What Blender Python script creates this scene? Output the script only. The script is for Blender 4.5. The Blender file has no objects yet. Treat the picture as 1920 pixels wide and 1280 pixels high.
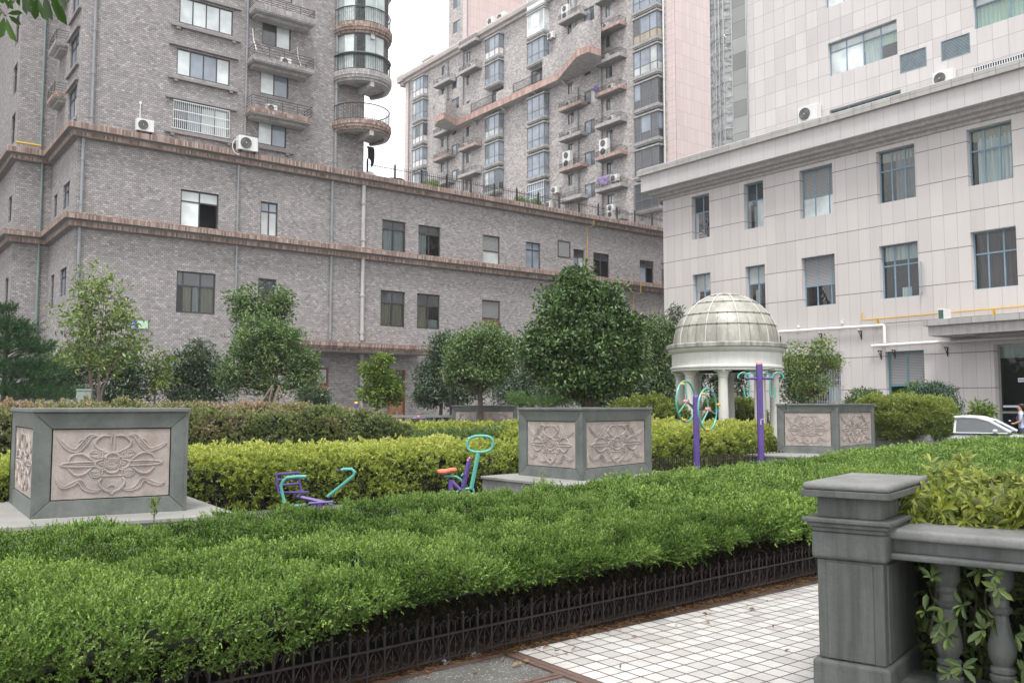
import bpy, math, random
import numpy as np
from mathutils import Vector, Matrix
R = math.radians
rnd = random.Random(7)
rng = np.random.default_rng(11)
scn = bpy.context.scene
COL = scn.collection

# ------------------------------------------------------------------ camera, sky, sun, exposure
EYE = 1.6; FPX = 1636.0; PITCH = R(4.212); YAW = R(52.33)
cd = bpy.data.cameras.new('camera'); cam = bpy.data.objects.new('camera', cd); COL.objects.link(cam)
cd.sensor_width = 36; cd.lens = FPX / 1920 * 36; cd.clip_start = .05; cd.clip_end = 2000
FH = Vector((math.cos(YAW), math.sin(YAW), 0)); RT = Vector((math.sin(YAW), -math.cos(YAW), 0))
FW = FH * math.cos(PITCH) + Vector((0, 0, math.sin(PITCH))); UP = -FH * math.sin(PITCH) + Vector((0, 0, math.cos(PITCH)))
cam.matrix_world = Matrix(((RT.x, UP.x, -FW.x, 0), (RT.y, UP.y, -FW.y, 0), (RT.z, UP.z, -FW.z, EYE), (0, 0, 0, 1)))
scn.camera = cam

SUN_EL, SUN_AZ = 66, 225
w = bpy.data.worlds.new('World'); scn.world = w; w.use_nodes = True
nt = w.node_tree; nt.nodes.clear()
wo = nt.nodes.new('ShaderNodeOutputWorld'); bg = nt.nodes.new('ShaderNodeBackground')
sky = nt.nodes.new('ShaderNodeTexSky'); sky.sky_type = 'NISHITA'; sky.sun_disc = False
sky.sun_elevation = R(SUN_EL); sky.sun_rotation = R(90 - SUN_AZ); sky.air_density = 1.0; sky.dust_density = 6.0; sky.ozone_density = 1.0
hs = nt.nodes.new('ShaderNodeHueSaturation'); hs.inputs['Saturation'].default_value = .12   # high thin cloud takes the blue out
mixc = nt.nodes.new('ShaderNodeMix'); mixc.data_type = 'RGBA'; mixc.inputs[0].default_value = .72
mixc.inputs[7].default_value = (10.6, 10.75, 11.0, 1)
nt.links.new(sky.outputs[0], hs.inputs['Color']); nt.links.new(hs.outputs[0], mixc.inputs[6])
nt.links.new(mixc.outputs[2], bg.inputs[0]); bg.inputs[1].default_value = .092
nt.links.new(bg.outputs[0], wo.inputs[0])
sl = bpy.data.lights.new('sun', 'SUN'); sun = bpy.data.objects.new('sun', sl); COL.objects.link(sun)
sl.energy = 1.5; sl.angle = R(12); sl.color = (1, .975, .95)
a, e = R(SUN_AZ), R(SUN_EL)
sun.rotation_euler = Vector((math.cos(a) * math.cos(e), math.sin(a) * math.cos(e), math.sin(e))).to_track_quat('Z', 'Y').to_euler()
vs = scn.view_settings; vs.view_transform = 'Standard'; vs.look = 'None'; vs.exposure = 1.15; vs.gamma = 1; vs.use_curve_mapping = False

# ------------------------------------------------------------------ helpers
def at(u, v, d):
    """world point seen at photo pixel (u, v), d metres ahead of the lens"""
    return Vector((0, 0, EYE)) + (FW + RT * ((u - 960) / FPX) - UP * ((v - 640) / FPX)) * d
def ground(u, d):
    p = at(u, 760, d); return Vector((p.x, p.y, 0))
def hz(v, d): return EYE + (760 - v) * d / FPX

def tag(o, label=None, cat=None, group=None, kind=None):
    if label: o['label'] = label
    if cat: o['category'] = cat
    if group: o['group'] = group
    if kind: o['kind'] = kind
    return o
def empty(name, loc=(0, 0, 0), label=None, cat=None, group=None, rz=0):
    o = bpy.data.objects.new(name, None); COL.objects.link(o); o.location = loc; o.rotation_euler = (0, 0, rz)
    o.empty_display_size = .2
    return tag(o, label, cat, group)
def copy_tree(o, parent=None):
    c = o.copy(); COL.objects.link(c); c.parent = parent
    for ch in list(o.children): copy_tree(ch, c)
    return c

class MB:
    def __init__(s): s.v = []; s.f = []; s.mi = []
    def add(s, vs_, fs, m=0):
        b = len(s.v); s.v += [tuple(p) for p in vs_]; s.f += [tuple(i + b for i in f) for f in fs]; s.mi += [m] * len(fs); return s
    def box(s, x0, x1, y0, y1, z0, z1, m=0):
        return s.add([(x0, y0, z0), (x1, y0, z0), (x1, y1, z0), (x0, y1, z0), (x0, y0, z1), (x1, y0, z1), (x1, y1, z1), (x0, y1, z1)],
                     [(0, 3, 2, 1), (4, 5, 6, 7), (0, 1, 5, 4), (1, 2, 6, 5), (2, 3, 7, 6), (3, 0, 4, 7)], m)
    def pb(s, P, u0, u1, n0, n1, z0, z1, m=0):
        A = P(u0, n0, z0); B = P(u1, n1, z1)
        return s.box(min(A[0], B[0]), max(A[0], B[0]), min(A[1], B[1]), max(A[1], B[1]), min(z0, z1), max(z0, z1), m)
    def quad(s, a, b, c, d, m=0): return s.add([a, b, c, d], [(0, 1, 2, 3)], m)
    def prism(s, poly, z0, z1, m=0):
        n = len(poly); vs_ = [(p[0], p[1], z0) for p in poly] + [(p[0], p[1], z1) for p in poly]
        return s.add(vs_, [tuple(range(n - 1, -1, -1)), tuple(range(n, 2 * n))] + [(i, (i + 1) % n, n + (i + 1) % n, n + i) for i in range(n)], m)
    def tube(s, pts, r, n=8, m=0, closed=False, cap=True, flat=1.0, axis=None):
        pts = [Vector(p) for p in pts]; k = len(pts); rs = r if isinstance(r, (list, tuple)) else [r] * k
        rings = []; prev = None
        for i, p in enumerate(pts):
            if closed: t = pts[(i + 1) % k] - pts[i - 1]
            else: t = pts[min(i + 1, k - 1)] - pts[max(i - 1, 0)]
            if t.length < 1e-9: t = Vector((0, 0, 1))
            t.normalize()
            if axis is not None:
                b = Vector(axis); a_ = t.cross(b).normalized()
            else:
                if prev is None:
                    ref = Vector((0, 0, 1)) if abs(t.z) < .9 else Vector((1, 0, 0)); a_ = t.cross(ref).normalized()
                else:
                    a_ = (prev - t * prev.dot(t)); a_ = a_.normalized() if a_.length > 1e-6 else t.orthogonal().normalized()
                b = t.cross(a_); prev = a_
            rings.append([p + a_ * math.cos(2 * math.pi * j / n) * rs[i] + b * math.sin(2 * math.pi * j / n) * rs[i] * flat for j in range(n)])
        vs_ = [q for rg in rings for q in rg]; fs = []
        for i in range(k if closed else k - 1):
            i2 = (i + 1) % k
            for j in range(n): fs.append((i * n + j, i * n + (j + 1) % n, i2 * n + (j + 1) % n, i2 * n + j))
        if cap and not closed: fs += [tuple(range(n - 1, -1, -1)), tuple((k - 1) * n + j for j in range(n))]
        return s.add(vs_, fs, m)
    def lathe(s, prof, c=(0, 0, 0), n=24, m=0, a0=0, a1=2 * math.pi, flute=None):
        full = abs(a1 - a0 - 2 * math.pi) < 1e-6; k = n if full else n + 1; vs_ = []
        for (r, z) in prof:
            for j in range(k):
                t = a0 + (a1 - a0) * j / n; rr = r * (flute(j) if flute else 1)
                vs_.append((c[0] + rr * math.cos(t), c[1] + rr * math.sin(t), c[2] + z))
        fs = []
        for i in range(len(prof) - 1):
            for j in range(n):
                j2 = (j + 1) % k; fs.append((i * k + j, i * k + j2, (i + 1) * k + j2, (i + 1) * k + j))
        if full:
            if prof[0][0] > 1e-4: fs.append(tuple(range(k - 1, -1, -1)))
            if prof[-1][0] > 1e-4: fs.append(tuple((len(prof) - 1) * k + j for j in range(k)))
        return s.add(vs_, fs, m)
    def xf(s, M):
        s.v = [tuple(M @ Vector(p)) for p in s.v]; return s
    def build(s, name, mats, parent=None, bevel=0, smooth=False, segs=2):
        me = bpy.data.meshes.new(name); me.from_pydata(s.v, [], s.f); me.update()
        mats = mats if isinstance(mats, (list, tuple)) else [mats]
        for m in mats: me.materials.append(m)
        if len(mats) > 1: me.polygons.foreach_set('material_index', s.mi)
        uv = me.uv_layers.new(name='UVMap')
        nl = len(me.loops); li = np.empty(nl, np.int32); me.loops.foreach_get('vertex_index', li)
        co = np.empty(len(me.vertices) * 3); me.vertices.foreach_get('co', co); co = co.reshape(-1, 3)
        pn = np.empty(len(me.polygons) * 3); me.polygons.foreach_get('normal', pn); pn = np.abs(pn.reshape(-1, 3))
        lt = np.empty(len(me.polygons), np.int32); me.polygons.foreach_get('loop_total', lt)
        ln = np.repeat(pn, lt, axis=0); c = co[li]
        U = np.where(ln[:, 2] > .71, c[:, 0], np.where(ln[:, 0] > ln[:, 1], c[:, 1], c[:, 0]))
        V_ = np.where(ln[:, 2] > .71, c[:, 1], c[:, 2])
        uv.data.foreach_set('uv', np.stack([U, V_], 1).ravel().astype(np.float32))
        if smooth:
            me.polygons.foreach_set('use_smooth', [True] * len(me.polygons))
            try: me.set_sharp_from_angle(angle=R(40))
            except Exception: pass
        o = bpy.data.objects.new(name, me); COL.objects.link(o)
        if parent: o.parent = parent
        if bevel:
            b = o.modifiers.new('bevel', 'BEVEL'); b.width = bevel; b.segments = segs; b.limit_method = 'ANGLE'; b.angle_limit = R(30); b.harden_normals = False
        return o

# ------------------------------------------------------------------ materials
MATS = {}
def nodes(name):
    m = bpy.data.materials.new(name); m.use_nodes = True; t = m.node_tree
    return m, t, t.nodes['Principled BSDF']
def N(t, ty, **kw):
    n = t.nodes.new(ty)
    for k, v in kw.items(): setattr(n, k, v)
    return n
def math_(t, op, a_, b_=None):
    n = N(t, 'ShaderNodeMath', operation=op)
    for i, x in enumerate((a_, b_)):
        if x is None: continue
        if isinstance(x, (int, float)): n.inputs[i].default_value = x
        else: t.links.new(x, n.inputs[i])
    return n.outputs[0]
def mixn(t, fac, a_, b_, mode='MIX'):
    n = N(t, 'ShaderNodeMix', data_type='RGBA', blend_type=mode)
    for i, x in ((0, fac), (6, a_), (7, b_)):
        if isinstance(x, (int, float)): n.inputs[i].default_value = x
        elif isinstance(x, tuple): n.inputs[i].default_value = (*x, 1) if len(x) == 3 else x
        else: t.links.new(x, n.inputs[i])
    return n.outputs[2]
def ramp(t, fac, stops, const=False):
    n = N(t, 'ShaderNodeValToRGB'); cr = n.color_ramp
    if const: cr.interpolation = 'CONSTANT'
    while len(cr.elements) < len(stops): cr.elements.new(.5)
    for el, (p, c) in zip(cr.elements, stops): el.position = p; el.color = (*c, 1)
    t.links.new(fac, n.inputs[0]); return n.outputs[0]
def noise(t, vec, scale, detail=4, rough=.55):
    n = N(t, 'ShaderNodeTexNoise'); n.inputs['Scale'].default_value = scale; n.inputs['Detail'].default_value = detail; n.inputs['Roughness'].default_value = rough
    if vec is not None: t.links.new(vec, n.inputs['Vector'])
    return n.outputs['Fac']
def bump(t, b, h, strength, dist=.01):
    n = N(t, 'ShaderNodeBump'); n.inputs['Strength'].default_value = strength; n.inputs['Distance'].default_value = dist
    t.links.new(h, n.inputs['Height']); t.links.new(n.outputs[0], b.inputs['Normal'])
def mat(name, col, rough=.6, var=.15, scale=3, bs=0, bscale=60, spec=.5, metal=0, streak=0, dirt=None, coat=0):
    if name in MATS: return MATS[name]
    m, t, b = nodes(name); tc = N(t, 'ShaderNodeTexCoord').outputs['Object']
    f = noise(t, tc, scale, 6)
    lo = tuple(c * (1 - var) for c in col); hi = tuple(min(1, c * (1 + var)) for c in col)
    c = ramp(t, f, [(.3, lo), (.7, hi)])
    if var >= .1: c = mixn(t, min(.5, var * 1.6), c, ramp(t, noise(t, tc, scale * 7, 5, .7), [(.32, (.36, .36, .36)), (.68, (.66, .66, .66))]), 'OVERLAY')
    if streak:
        mp = N(t, 'ShaderNodeMapping'); mp.inputs['Scale'].default_value = (3, 3, .25); t.links.new(tc, mp.inputs[0])
        sf = noise(t, mp.outputs[0], 2.2, 5, .7); sm = ramp(t, sf, [(.45 if streak < .7 else .42, (0, 0, 0)), (.75 if streak < .7 else .62, (1, 1, 1))])
        c = mixn(t, math_(t, 'MULTIPLY', sm, streak), c, dirt or tuple(x * .35 for x in col))
    t.links.new(c, b.inputs['Base Color'])
    b.inputs['Roughness'].default_value = rough; b.inputs['Specular IOR Level'].default_value = spec; b.inputs['Metallic'].default_value = metal
    b.inputs['Coat Weight'].default_value = coat
    if bs: bump(t, b, noise(t, tc, bscale, 5), bs, .01)
    MATS[name] = m; return m
def brick(name, w_, h_, stops, mortar, jt=.012, offset=.5, rough=.85, stain=.25, bs=.4):
    m, t, b = nodes(name); uv = N(t, 'ShaderNodeUVMap').outputs[0]
    sx = N(t, 'ShaderNodeSeparateXYZ'); t.links.new(uv, sx.inputs[0])
    row = math_(t, 'FLOOR', math_(t, 'DIVIDE', sx.outputs[1], h_))
    fr = math_(t, 'FRACT', math_(t, 'DIVIDE', sx.outputs[1], h_))
    sh = math_(t, 'MULTIPLY', math_(t, 'FRACT', math_(t, 'MULTIPLY', row, .5)), 2 * offset)
    cu = math_(t, 'ADD', math_(t, 'DIVIDE', sx.outputs[0], w_), sh)
    colm = math_(t, 'FLOOR', cu); fc = math_(t, 'FRACT', cu)
    cb = N(t, 'ShaderNodeCombineXYZ'); t.links.new(colm, cb.inputs[0]); t.links.new(row, cb.inputs[1])
    wn = N(t, 'ShaderNodeTexWhiteNoise', noise_dimensions='2D'); t.links.new(cb.outputs[0], wn.inputs['Vector'])
    big = noise(t, uv, .25, 4, .6)
    rv = math_(t, 'ADD', math_(t, 'MULTIPLY', wn.outputs['Value'], .88), math_(t, 'MULTIPLY', math_(t, 'SUBTRACT', big, .35), .2))
    c = ramp(t, rv, stops)
    # mortar mask
    mk = math_(t, 'MAXIMUM', math_(t, 'LESS_THAN', fr, jt / h_), math_(t, 'LESS_THAN', fc, jt / w_))
    c = mixn(t, mk, c, mortar)
    mp = N(t, 'ShaderNodeMapping'); mp.inputs['Scale'].default_value = (1.4, .16, 1); t.links.new(uv, mp.inputs[0])
    s2 = ramp(t, noise(t, mp.outputs[0], 1.1, 6, .7), [(.42, (0, 0, 0)), (.78, (1, 1, 1))])
    c = mixn(t, math_(t, 'MULTIPLY', s2, stain), c, mixn(t, .6, c, (.12, .11, .1)))
    fine = noise(t, uv, 30, 3)
    c = mixn(t, .18, c, ramp(t, fine, [(.3, (.35, .35, .35)), (.7, (.72, .72, .72))]), 'OVERLAY')
    t.links.new(c, b.inputs['Base Color']); b.inputs['Roughness'].default_value = rough; b.inputs['Specular IOR Level'].default_value = .3
    if bs: bump(t, b, math_(t, 'SUBTRACT', 1, mk), bs, .008)
    return m
def panel(name, du, dv, ou, ov, tu, tv, col, jc, jv=None, rough=.55, var=.06, stain=.2, mod=.0):
    """cladding slabs: thin upright joints every du, grooves every dv"""
    m, t, b = nodes(name); uv = N(t, 'ShaderNodeUVMap').outputs[0]
    sx = N(t, 'ShaderNodeSeparateXYZ'); t.links.new(uv, sx.inputs[0])
    cu = math_(t, 'DIVIDE', math_(t, 'SUBTRACT', sx.outputs[0], ou), du); cv = math_(t, 'DIVIDE', math_(t, 'SUBTRACT', sx.outputs[1], ov), dv)
    cb = N(t, 'ShaderNodeCombineXYZ'); t.links.new(math_(t, 'FLOOR', cu), cb.inputs[0]); t.links.new(math_(t, 'FLOOR', cv), cb.inputs[1])
    wn = N(t, 'ShaderNodeTexWhiteNoise', noise_dimensions='2D'); t.links.new(cb.outputs[0], wn.inputs['Vector'])
    f = math_(t, 'ADD', math_(t, 'MULTIPLY', wn.outputs['Value'], .6), math_(t, 'MULTIPLY', noise(t, uv, .5, 5), .4))
    c = ramp(t, f, [(.1, tuple(x * (1 - var) for x in col)), (.9, tuple(min(1, x * (1 + var)) for x in col))])
    mp = N(t, 'ShaderNodeMapping'); mp.inputs['Scale'].default_value = (2.5, .18, 1); t.links.new(uv, mp.inputs[0])
    s2 = ramp(t, noise(t, mp.outputs[0], 1.3, 6, .72), [(.5, (0, 0, 0)), (.85, (1, 1, 1))])
    c = mixn(t, math_(t, 'MULTIPLY', s2, stain), c, tuple(x * .45 for x in col))
    mu = math_(t, 'LESS_THAN', math_(t, 'FRACT', cu), tu / du); mv = math_(t, 'LESS_THAN', math_(t, 'FRACT', cv), tv / dv)
    c = mixn(t, mu, c, jc); c = mixn(t, mv, c, jv or jc)
    t.links.new(c, b.inputs['Base Color']); b.inputs['Roughness'].default_value = rough; b.inputs['Specular IOR Level'].default_value = .35
    bump(t, b, math_(t, 'SUBTRACT', 1, math_(t, 'MAXIMUM', mu, mv)), .35, .01)
    return m
def glass(name, col, rough=.04, spec=.9, wob=.02):
    m, t, b = nodes(name); tc = N(t, 'ShaderNodeTexCoord').outputs['Object']
    b.inputs['Roughness'].default_value = rough; b.inputs['IOR'].default_value = 1.75
    b.inputs['Specular IOR Level'].default_value = .5
    n = noise(t, tc, .8, 2); c = ramp(t, n, [(.3, tuple(x * .7 for x in col)), (.7, tuple(min(1, x * 1.25) for x in col))])
    t.links.new(c, b.inputs['Base Color']); bump(t, b, noise(t, tc, 1.7, 2), wob, .3)
    return m
def clear(name, tint=(.8, .88, .86), ior=1.6):
    """window pane one can see through, with sky reflection"""
    m, t, b = nodes(name); out = t.nodes['Material Output']; t.nodes.remove(b)
    g = N(t, 'ShaderNodeBsdfGlossy'); g.inputs['Roughness'].default_value = .03; tr = N(t, 'ShaderNodeBsdfTransparent'); tr.inputs[0].default_value = (*tint, 1)
    fr = N(t, 'ShaderNodeFresnel'); fr.inputs[0].default_value = ior; mx = N(t, 'ShaderNodeMixShader')
    tc = N(t, 'ShaderNodeTexCoord').outputs['Object']; bp = N(t, 'ShaderNodeBump'); bp.inputs['Strength'].default_value = .03; bp.inputs['Distance'].default_value = .3
    t.links.new(noise(t, tc, 1.5, 2), bp.inputs['Height']); t.links.new(bp.outputs[0], g.inputs['Normal'])
    t.links.new(fr.outputs[0], mx.inputs[0]); t.links.new(tr.outputs[0], mx.inputs[1]); t.links.new(g.outputs[0], mx.inputs[2]); t.links.new(mx.outputs[0], out.inputs[0])
    return m
def fabric(name, col, folds=28, var=.35):
    m, t, b = nodes(name); uv = N(t, 'ShaderNodeUVMap').outputs[0]
    sx = N(t, 'ShaderNodeSeparateXYZ'); t.links.new(uv, sx.inputs[0])
    wv = N(t, 'ShaderNodeCombineXYZ'); t.links.new(math_(t, 'MULTIPLY', sx.outputs[0], folds), wv.inputs[0]); t.links.new(math_(t, 'MULTIPLY', sx.outputs[1], .6), wv.inputs[1])
    f = noise(t, wv.outputs[0], .6, 2)
    t.links.new(ramp(t, f, [(.3, tuple(c * (1 - var) for c in col)), (.7, tuple(min(1, c * (1 + var)) for c in col))]), b.inputs['Base Color'])
    b.inputs['Roughness'].default_value = .9; b.inputs['Specular IOR Level'].default_value = .1; bump(t, b, f, .5, .05)
    return m
def slats(name, col, gap, pitch, rough=.5):
    m, t, b = nodes(name); uv = N(t, 'ShaderNodeUVMap').outputs[0]
    sx = N(t, 'ShaderNodeSeparateXYZ'); t.links.new(uv, sx.inputs[0])
    fr = math_(t, 'FRACT', math_(t, 'DIVIDE', sx.outputs[1], pitch))
    t.links.new(ramp(t, fr, [(0, gap), (.28, gap), (.34, tuple(c * .8 for c in col)), (1, col)]), b.inputs['Base Color'])
    b.inputs['Roughness'].default_value = rough; bump(t, b, fr, .6, .02)
    return m
def leafmat(name, cols, rough=.45, trans=.25, spec=.4, back=None):
    """cols: ramp over the per-leaf value stored on the mesh"""
    m, t, b = nodes(name); at_ = N(t, 'ShaderNodeAttribute', attribute_name='tint')
    c = ramp(t, at_.outputs['Fac'], [(i / (len(cols) - 1), cc) for i, cc in enumerate(cols)])
    if back:
        geo = N(t, 'ShaderNodeNewGeometry'); c = mixn(t, geo.outputs['Backfacing'], c, back)
    t.links.new(c, b.inputs['Base Color']); b.inputs['Roughness'].default_value = rough; b.inputs['Specular IOR Level'].default_value = spec
    tl = N(t, 'ShaderNodeBsdfTranslucent'); t.links.new(mixn(t, 1, c, (1.0, 1.15, .55), 'MULTIPLY'), tl.inputs[0])
    mx = N(t, 'ShaderNodeMixShader'); mx.inputs[0].default_value = trans; out = t.nodes['Material Output']
    t.links.new(b.outputs[0], mx.inputs[1]); t.links.new(tl.outputs[0], mx.inputs[2]); t.links.new(mx.outputs[0], out.inputs[0])
    return m

# greys of the brick: pinkish, mauve and dark tiles mixed
GB = [(0, (.20, .190, .189)), (.12, (.255, .243, .241)), (.5, (.305, .289, .286)), (.72, (.34, .322, .318)), (.80, (.38, .335, .325)), (.90, (.41, .395, .388)), (1, (.53, .505, .49))]
M_BRICK = brick('grey_brick', .195, .108, GB, (.14, .13, .126), .017, stain=.28)
M_BRICKT = brick('tower_brick', .26, .13, [(0, (.27, .25, .24)), (.3, (.36, .33, .32)), (.6, (.44, .405, .39)), (.85, (.53, .485, .47)), (1, (.64, .61, .59))], (.3, .285, .275), .014, bs=.2)
RB = [(0, (.14, .095, .08)), (.3, (.24, .165, .14)), (.6, (.31, .23, .20)), (.85, (.39, .31, .27)), (1, (.48, .42, .38))]
M_RED = brick('red_soldier_brick', .085, .30, RB, (.17, .12, .10), .010, stain=.7)
M_REDT = brick('tower_red_brick', .24, .62, [(0, (.34, .21, .18)), (.5, (.46, .29, .25)), (1, (.55, .40, .35))], (.3, .22, .2), .02, stain=.4)
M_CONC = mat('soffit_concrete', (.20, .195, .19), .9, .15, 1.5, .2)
M_CONCL = mat('pale_concrete', (.42, .415, .40), .9, .2, 2, .2, streak=.5)
M_PINK = panel('pink_tile', .55, .62, 0, 0, .02, .03, (.60, .49, .47), (.40, .32, .31))
M_PINKW = panel('pink_wall_tile', .5, 1.35, 0, .4, .018, .035, (.56, .465, .445), (.38, .31, .30), stain=.2)
M_WHITE = panel('white_cladding', .605, 1.592, .5, .78, .014, .038, (.525, .49, .475), (.29, .25, .25), (.17, .15, .15), var=.065, stain=.22)
M_WHITEU = panel('upper_cladding', .735, 1.01, .1, .25, .02, .025, (.54, .51, .50), (.31, .27, .27), var=.09, stain=.25)
M_FASC = panel('fascia_cladding', .76, 6, .2, -2, .016, .02, (.50, .475, .468), (.3, .27, .27), var=.05, stain=.35)
M_COPE = panel('coping_tile', .95, 6, .1, -2, .03, .02, (.37, .36, .34), (.2, .19, .185), var=.15, stain=.75)
M_FRAME = mat('dark_bronze_frame', (.045, .04, .042), .45, .1, 4)
M_FRAMEG = mat('grey_frame', (.13, .135, .145), .4, .1, 4)
M_FRAMEW = mat('white_frame', (.7, .73, .74), .4, .05, 4)
M_BLUE = mat('blue_grey_frame', (.17, .27, .35), .45, .1, 5)
M_PIPE = mat('grey_plastic_pipe', (.22, .23, .245), .5, .12, 2)
M_PIPEW = mat('white_plastic_pipe', (.72, .71, .69), .45, .06, 3)
M_PIPEP = mat('pale_grey_downpipe', (.42, .41, .40), .5, .12, 2, streak=.3)
M_GAS = mat('yellow_gas_pipe', (.55, .33, .04), .5, .12, 3)
M_IRON = mat('black_iron', (.02, .018, .018), .6, .2, 8)
M_RUST = mat('dark_red_iron', (.022, .014, .013), .65, .4, 12, .3)
M_ROOM = mat('room_dark', (.02, .02, .022), .9, .4, 1)
M_GL_D = glass('dark_glass', (.05, .055, .06))
M_GL_B = glass('blue_reflecting_glass', (.22, .26, .31), .03)
M_GL_L = glass('pale_curtain_glass', (.44, .47, .47), .05)
M_GL_W = glass('white_curtain_glass', (.60, .65, .65), .05)
M_CLEAR = clear('clear_pane'); M_CLEARG = clear('green_tinted_pane', (.74, .82, .80))
M_CUR_L = fabric('pale_curtain', (.50, .52, .54)); M_CUR_G = fabric('grey_curtain', (.20, .195, .22)); M_CUR_GR = fabric('mint_blind', (.46, .56, .50), 3, .08)
M_CUR_B = fabric('beige_blind', (.40, .35, .27), 2, .15); M_CUR_R = fabric('dark_purple_curtain', (.075, .055, .06))
M_LOUV = slats('grey_louvre', (.30, .30, .31), (.10, .10, .10), .075)
M_LOUVB = slats('blue_grey_louvre', (.21, .30, .34), (.05, .07, .08), .075)
M_LOUVL = slats('pale_louvre', (.33, .34, .34), (.12, .12, .12), .085)
M_AC = mat('ac_casing', (.66, .66, .64), .45, .05, 3, streak=.15); M_ACF = mat('ac_fan', (.05, .05, .055), .6, .1, 5)
M_AL = mat('aluminium', (.55, .56, .57), .35, .08, 3, metal=.6)

# ------------------------------------------------------------------ wall and window builders
def PY(c): return lambda u, n, z: (u, c - n, z)      # facade plane y = c, outside towards -y
def PX(c): return lambda u, n, z: (c - n, u, z)      # facade plane x = c, outside towards -x
def wall(mb, P, u0, u1, z0, z1, holes=(), rv=.18, m=0, mr=None):
    us = sorted({u0, u1} | {h[i] for h in holes for i in (0, 1) if u0 < h[i] < u1}); zs = sorted({z0, z1} | {h[i] for h in holes for i in (2, 3) if z0 < h[i] < z1})
    for j in range(len(zs) - 1):
        zc = (zs[j] + zs[j + 1]) / 2; run = None
        for i in range(len(us) - 1):
            uc = (us[i] + us[i + 1]) / 2
            hole = any(h[0] < uc < h[1] and h[2] < zc < h[3] for h in holes)
            if not hole and run is None: run = us[i]
            if run is not None and (hole or i == len(us) - 2):
                end = us[i] if hole else us[i + 1]
                mb.quad(P(run, 0, zs[j]), P(end, 0, zs[j]), P(end, 0, zs[j + 1]), P(run, 0, zs[j + 1]), m); run = None
    mr = m if mr is None else mr
    for a_, b_, c, d in holes:
        mb.quad(P(a_, 0, c), P(a_, -rv, c), P(a_, -rv, d), P(a_, 0, d), mr); mb.quad(P(b_, 0, c), P(b_, -rv, c), P(b_, -rv, d), P(b_, 0, d), mr)
        mb.quad(P(a_, 0, d), P(b_, 0, d), P(b_, -rv, d), P(a_, -rv, d), mr); mb.quad(P(a_, 0, c), P(b_, 0, c), P(b_, -rv, c), P(a_, -rv, c), mr)
def window(parent, P, h, rv=.18, mul=(.5,), tr=None, fw=.05, fm=None, pane=None, top=None, low=None, back=None, curt=(), pers=None, name='window', label=None):
    """h=(u0,u1,z0,z1); mul = upright bars (fractions), tr = transom (fraction of height from the bottom),
    top = material of the light above the transom, low = per-light list below, back = curtain material"""
    u0, u1, z0, z1 = h; fm = fm or M_FRAME; W, H_ = u1 - u0, z1 - z0; n1, n0 = -rv + .07, -rv + .01
    fr = MB()
    fr.pb(P, u0, u1, n0, n1, z0, z0 + fw); fr.pb(P, u0, u1, n0, n1, z1 - fw, z1)
    fr.pb(P, u0, u0 + fw, n0, n1, z0 + fw, z1 - fw); fr.pb(P, u1 - fw, u1, n0, n1, z0 + fw, z1 - fw)
    zt = z1 - fw if tr is None else z0 + H_ * tr
    cuts = [u0 + fw] + [u0 + W * f for f in mul] + [u1 - fw]
    for c in cuts[1:-1]: fr.pb(P, c - fw * .5, c + fw * .5, n0, n1 - .01, z0 + fw, z1 - fw)
    if tr is not None: fr.pb(P, u0 + fw, u1 - fw, n0, n1 - .004, zt - fw * .5, zt + fw * .5)
    fo = fr.build(name, fm, parent)
    if label: fo['label'] = label
    pane = pane or M_CLEAR
    pm = [pane]; pb_ = MB()
    def idx(m):
        if m not in pm: pm.append(m)
        return pm.index(m)
    nn = -rv + .035
    lows = low or [None] * (len(cuts) - 1)
    for i in range(len(cuts) - 1):
        mi = idx(lows[i]) if lows[i] else 0
        if lows[i] != 'open':
            pb_.quad(P(cuts[i], nn, z0 + fw), P(cuts[i + 1], nn, z0 + fw), P(cuts[i + 1], nn, zt), P(cuts[i], nn, zt), 0 if not lows[i] else mi)
    if tr is not None:
        mi = idx(top) if top else 0
        pb_.quad(P(u0 + fw, nn, zt), P(u1 - fw, nn, zt), P(u1 - fw, nn, z1 - fw), P(u0 + fw, nn, z1 - fw), mi)
    if 'open' in pm: pm = [p if p != 'open' else pane for p in pm]
    pb_.build('pane', pm, fo)
    needs = any(x is None for x in lows) or 'open' in lows or (tr is not None and top is None)
    if needs:
        rm = MB(); D = -rv - .7
        rm.quad(P(u0, D, z0), P(u1, D, z0), P(u1, D, z1), P(u0, D, z1)); rm.quad(P(u0, -rv, z0), P(u0, D, z0), P(u0, D, z1), P(u0, -rv, z1)); rm.quad(P(u1, -rv, z0), P(u1, D, z0), P(u1, D, z1), P(u1, -rv, z1))
        rm.quad(P(u0, -rv, z0), P(u1, -rv, z0), P(u1, D, z0), P(u0, D, z0)); rm.quad(P(u0, -rv, z1), P(u1, -rv, z1), P(u1, D, z1), P(u0, D, z1))
        rm.build('room_back', M_ROOM, fo)
    for (f0, f1, g0, g1, cm) in curt:
        cb_ = MB(); k = max(2, int((f1 - f0) * W / .06)); nc = -rv - .1
        pts = [(u0 + W * (f0 + (f1 - f0) * i / k), nc + .025 * math.sin(i * 1.9 + f0 * 9)) for i in range(k + 1)]
        for i in range(k):
            cb_.quad(P(pts[i][0], pts[i][1], z0 + H_ * g0), P(pts[i + 1][0], pts[i + 1][1], z0 + H_ * g0), P(pts[i + 1][0], pts[i + 1][1], z0 + H_ * g1), P(pts[i][0], pts[i][1], z0 + H_ * g1))
        cb_.build('curtain', cm, fo)
    return fo
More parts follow.
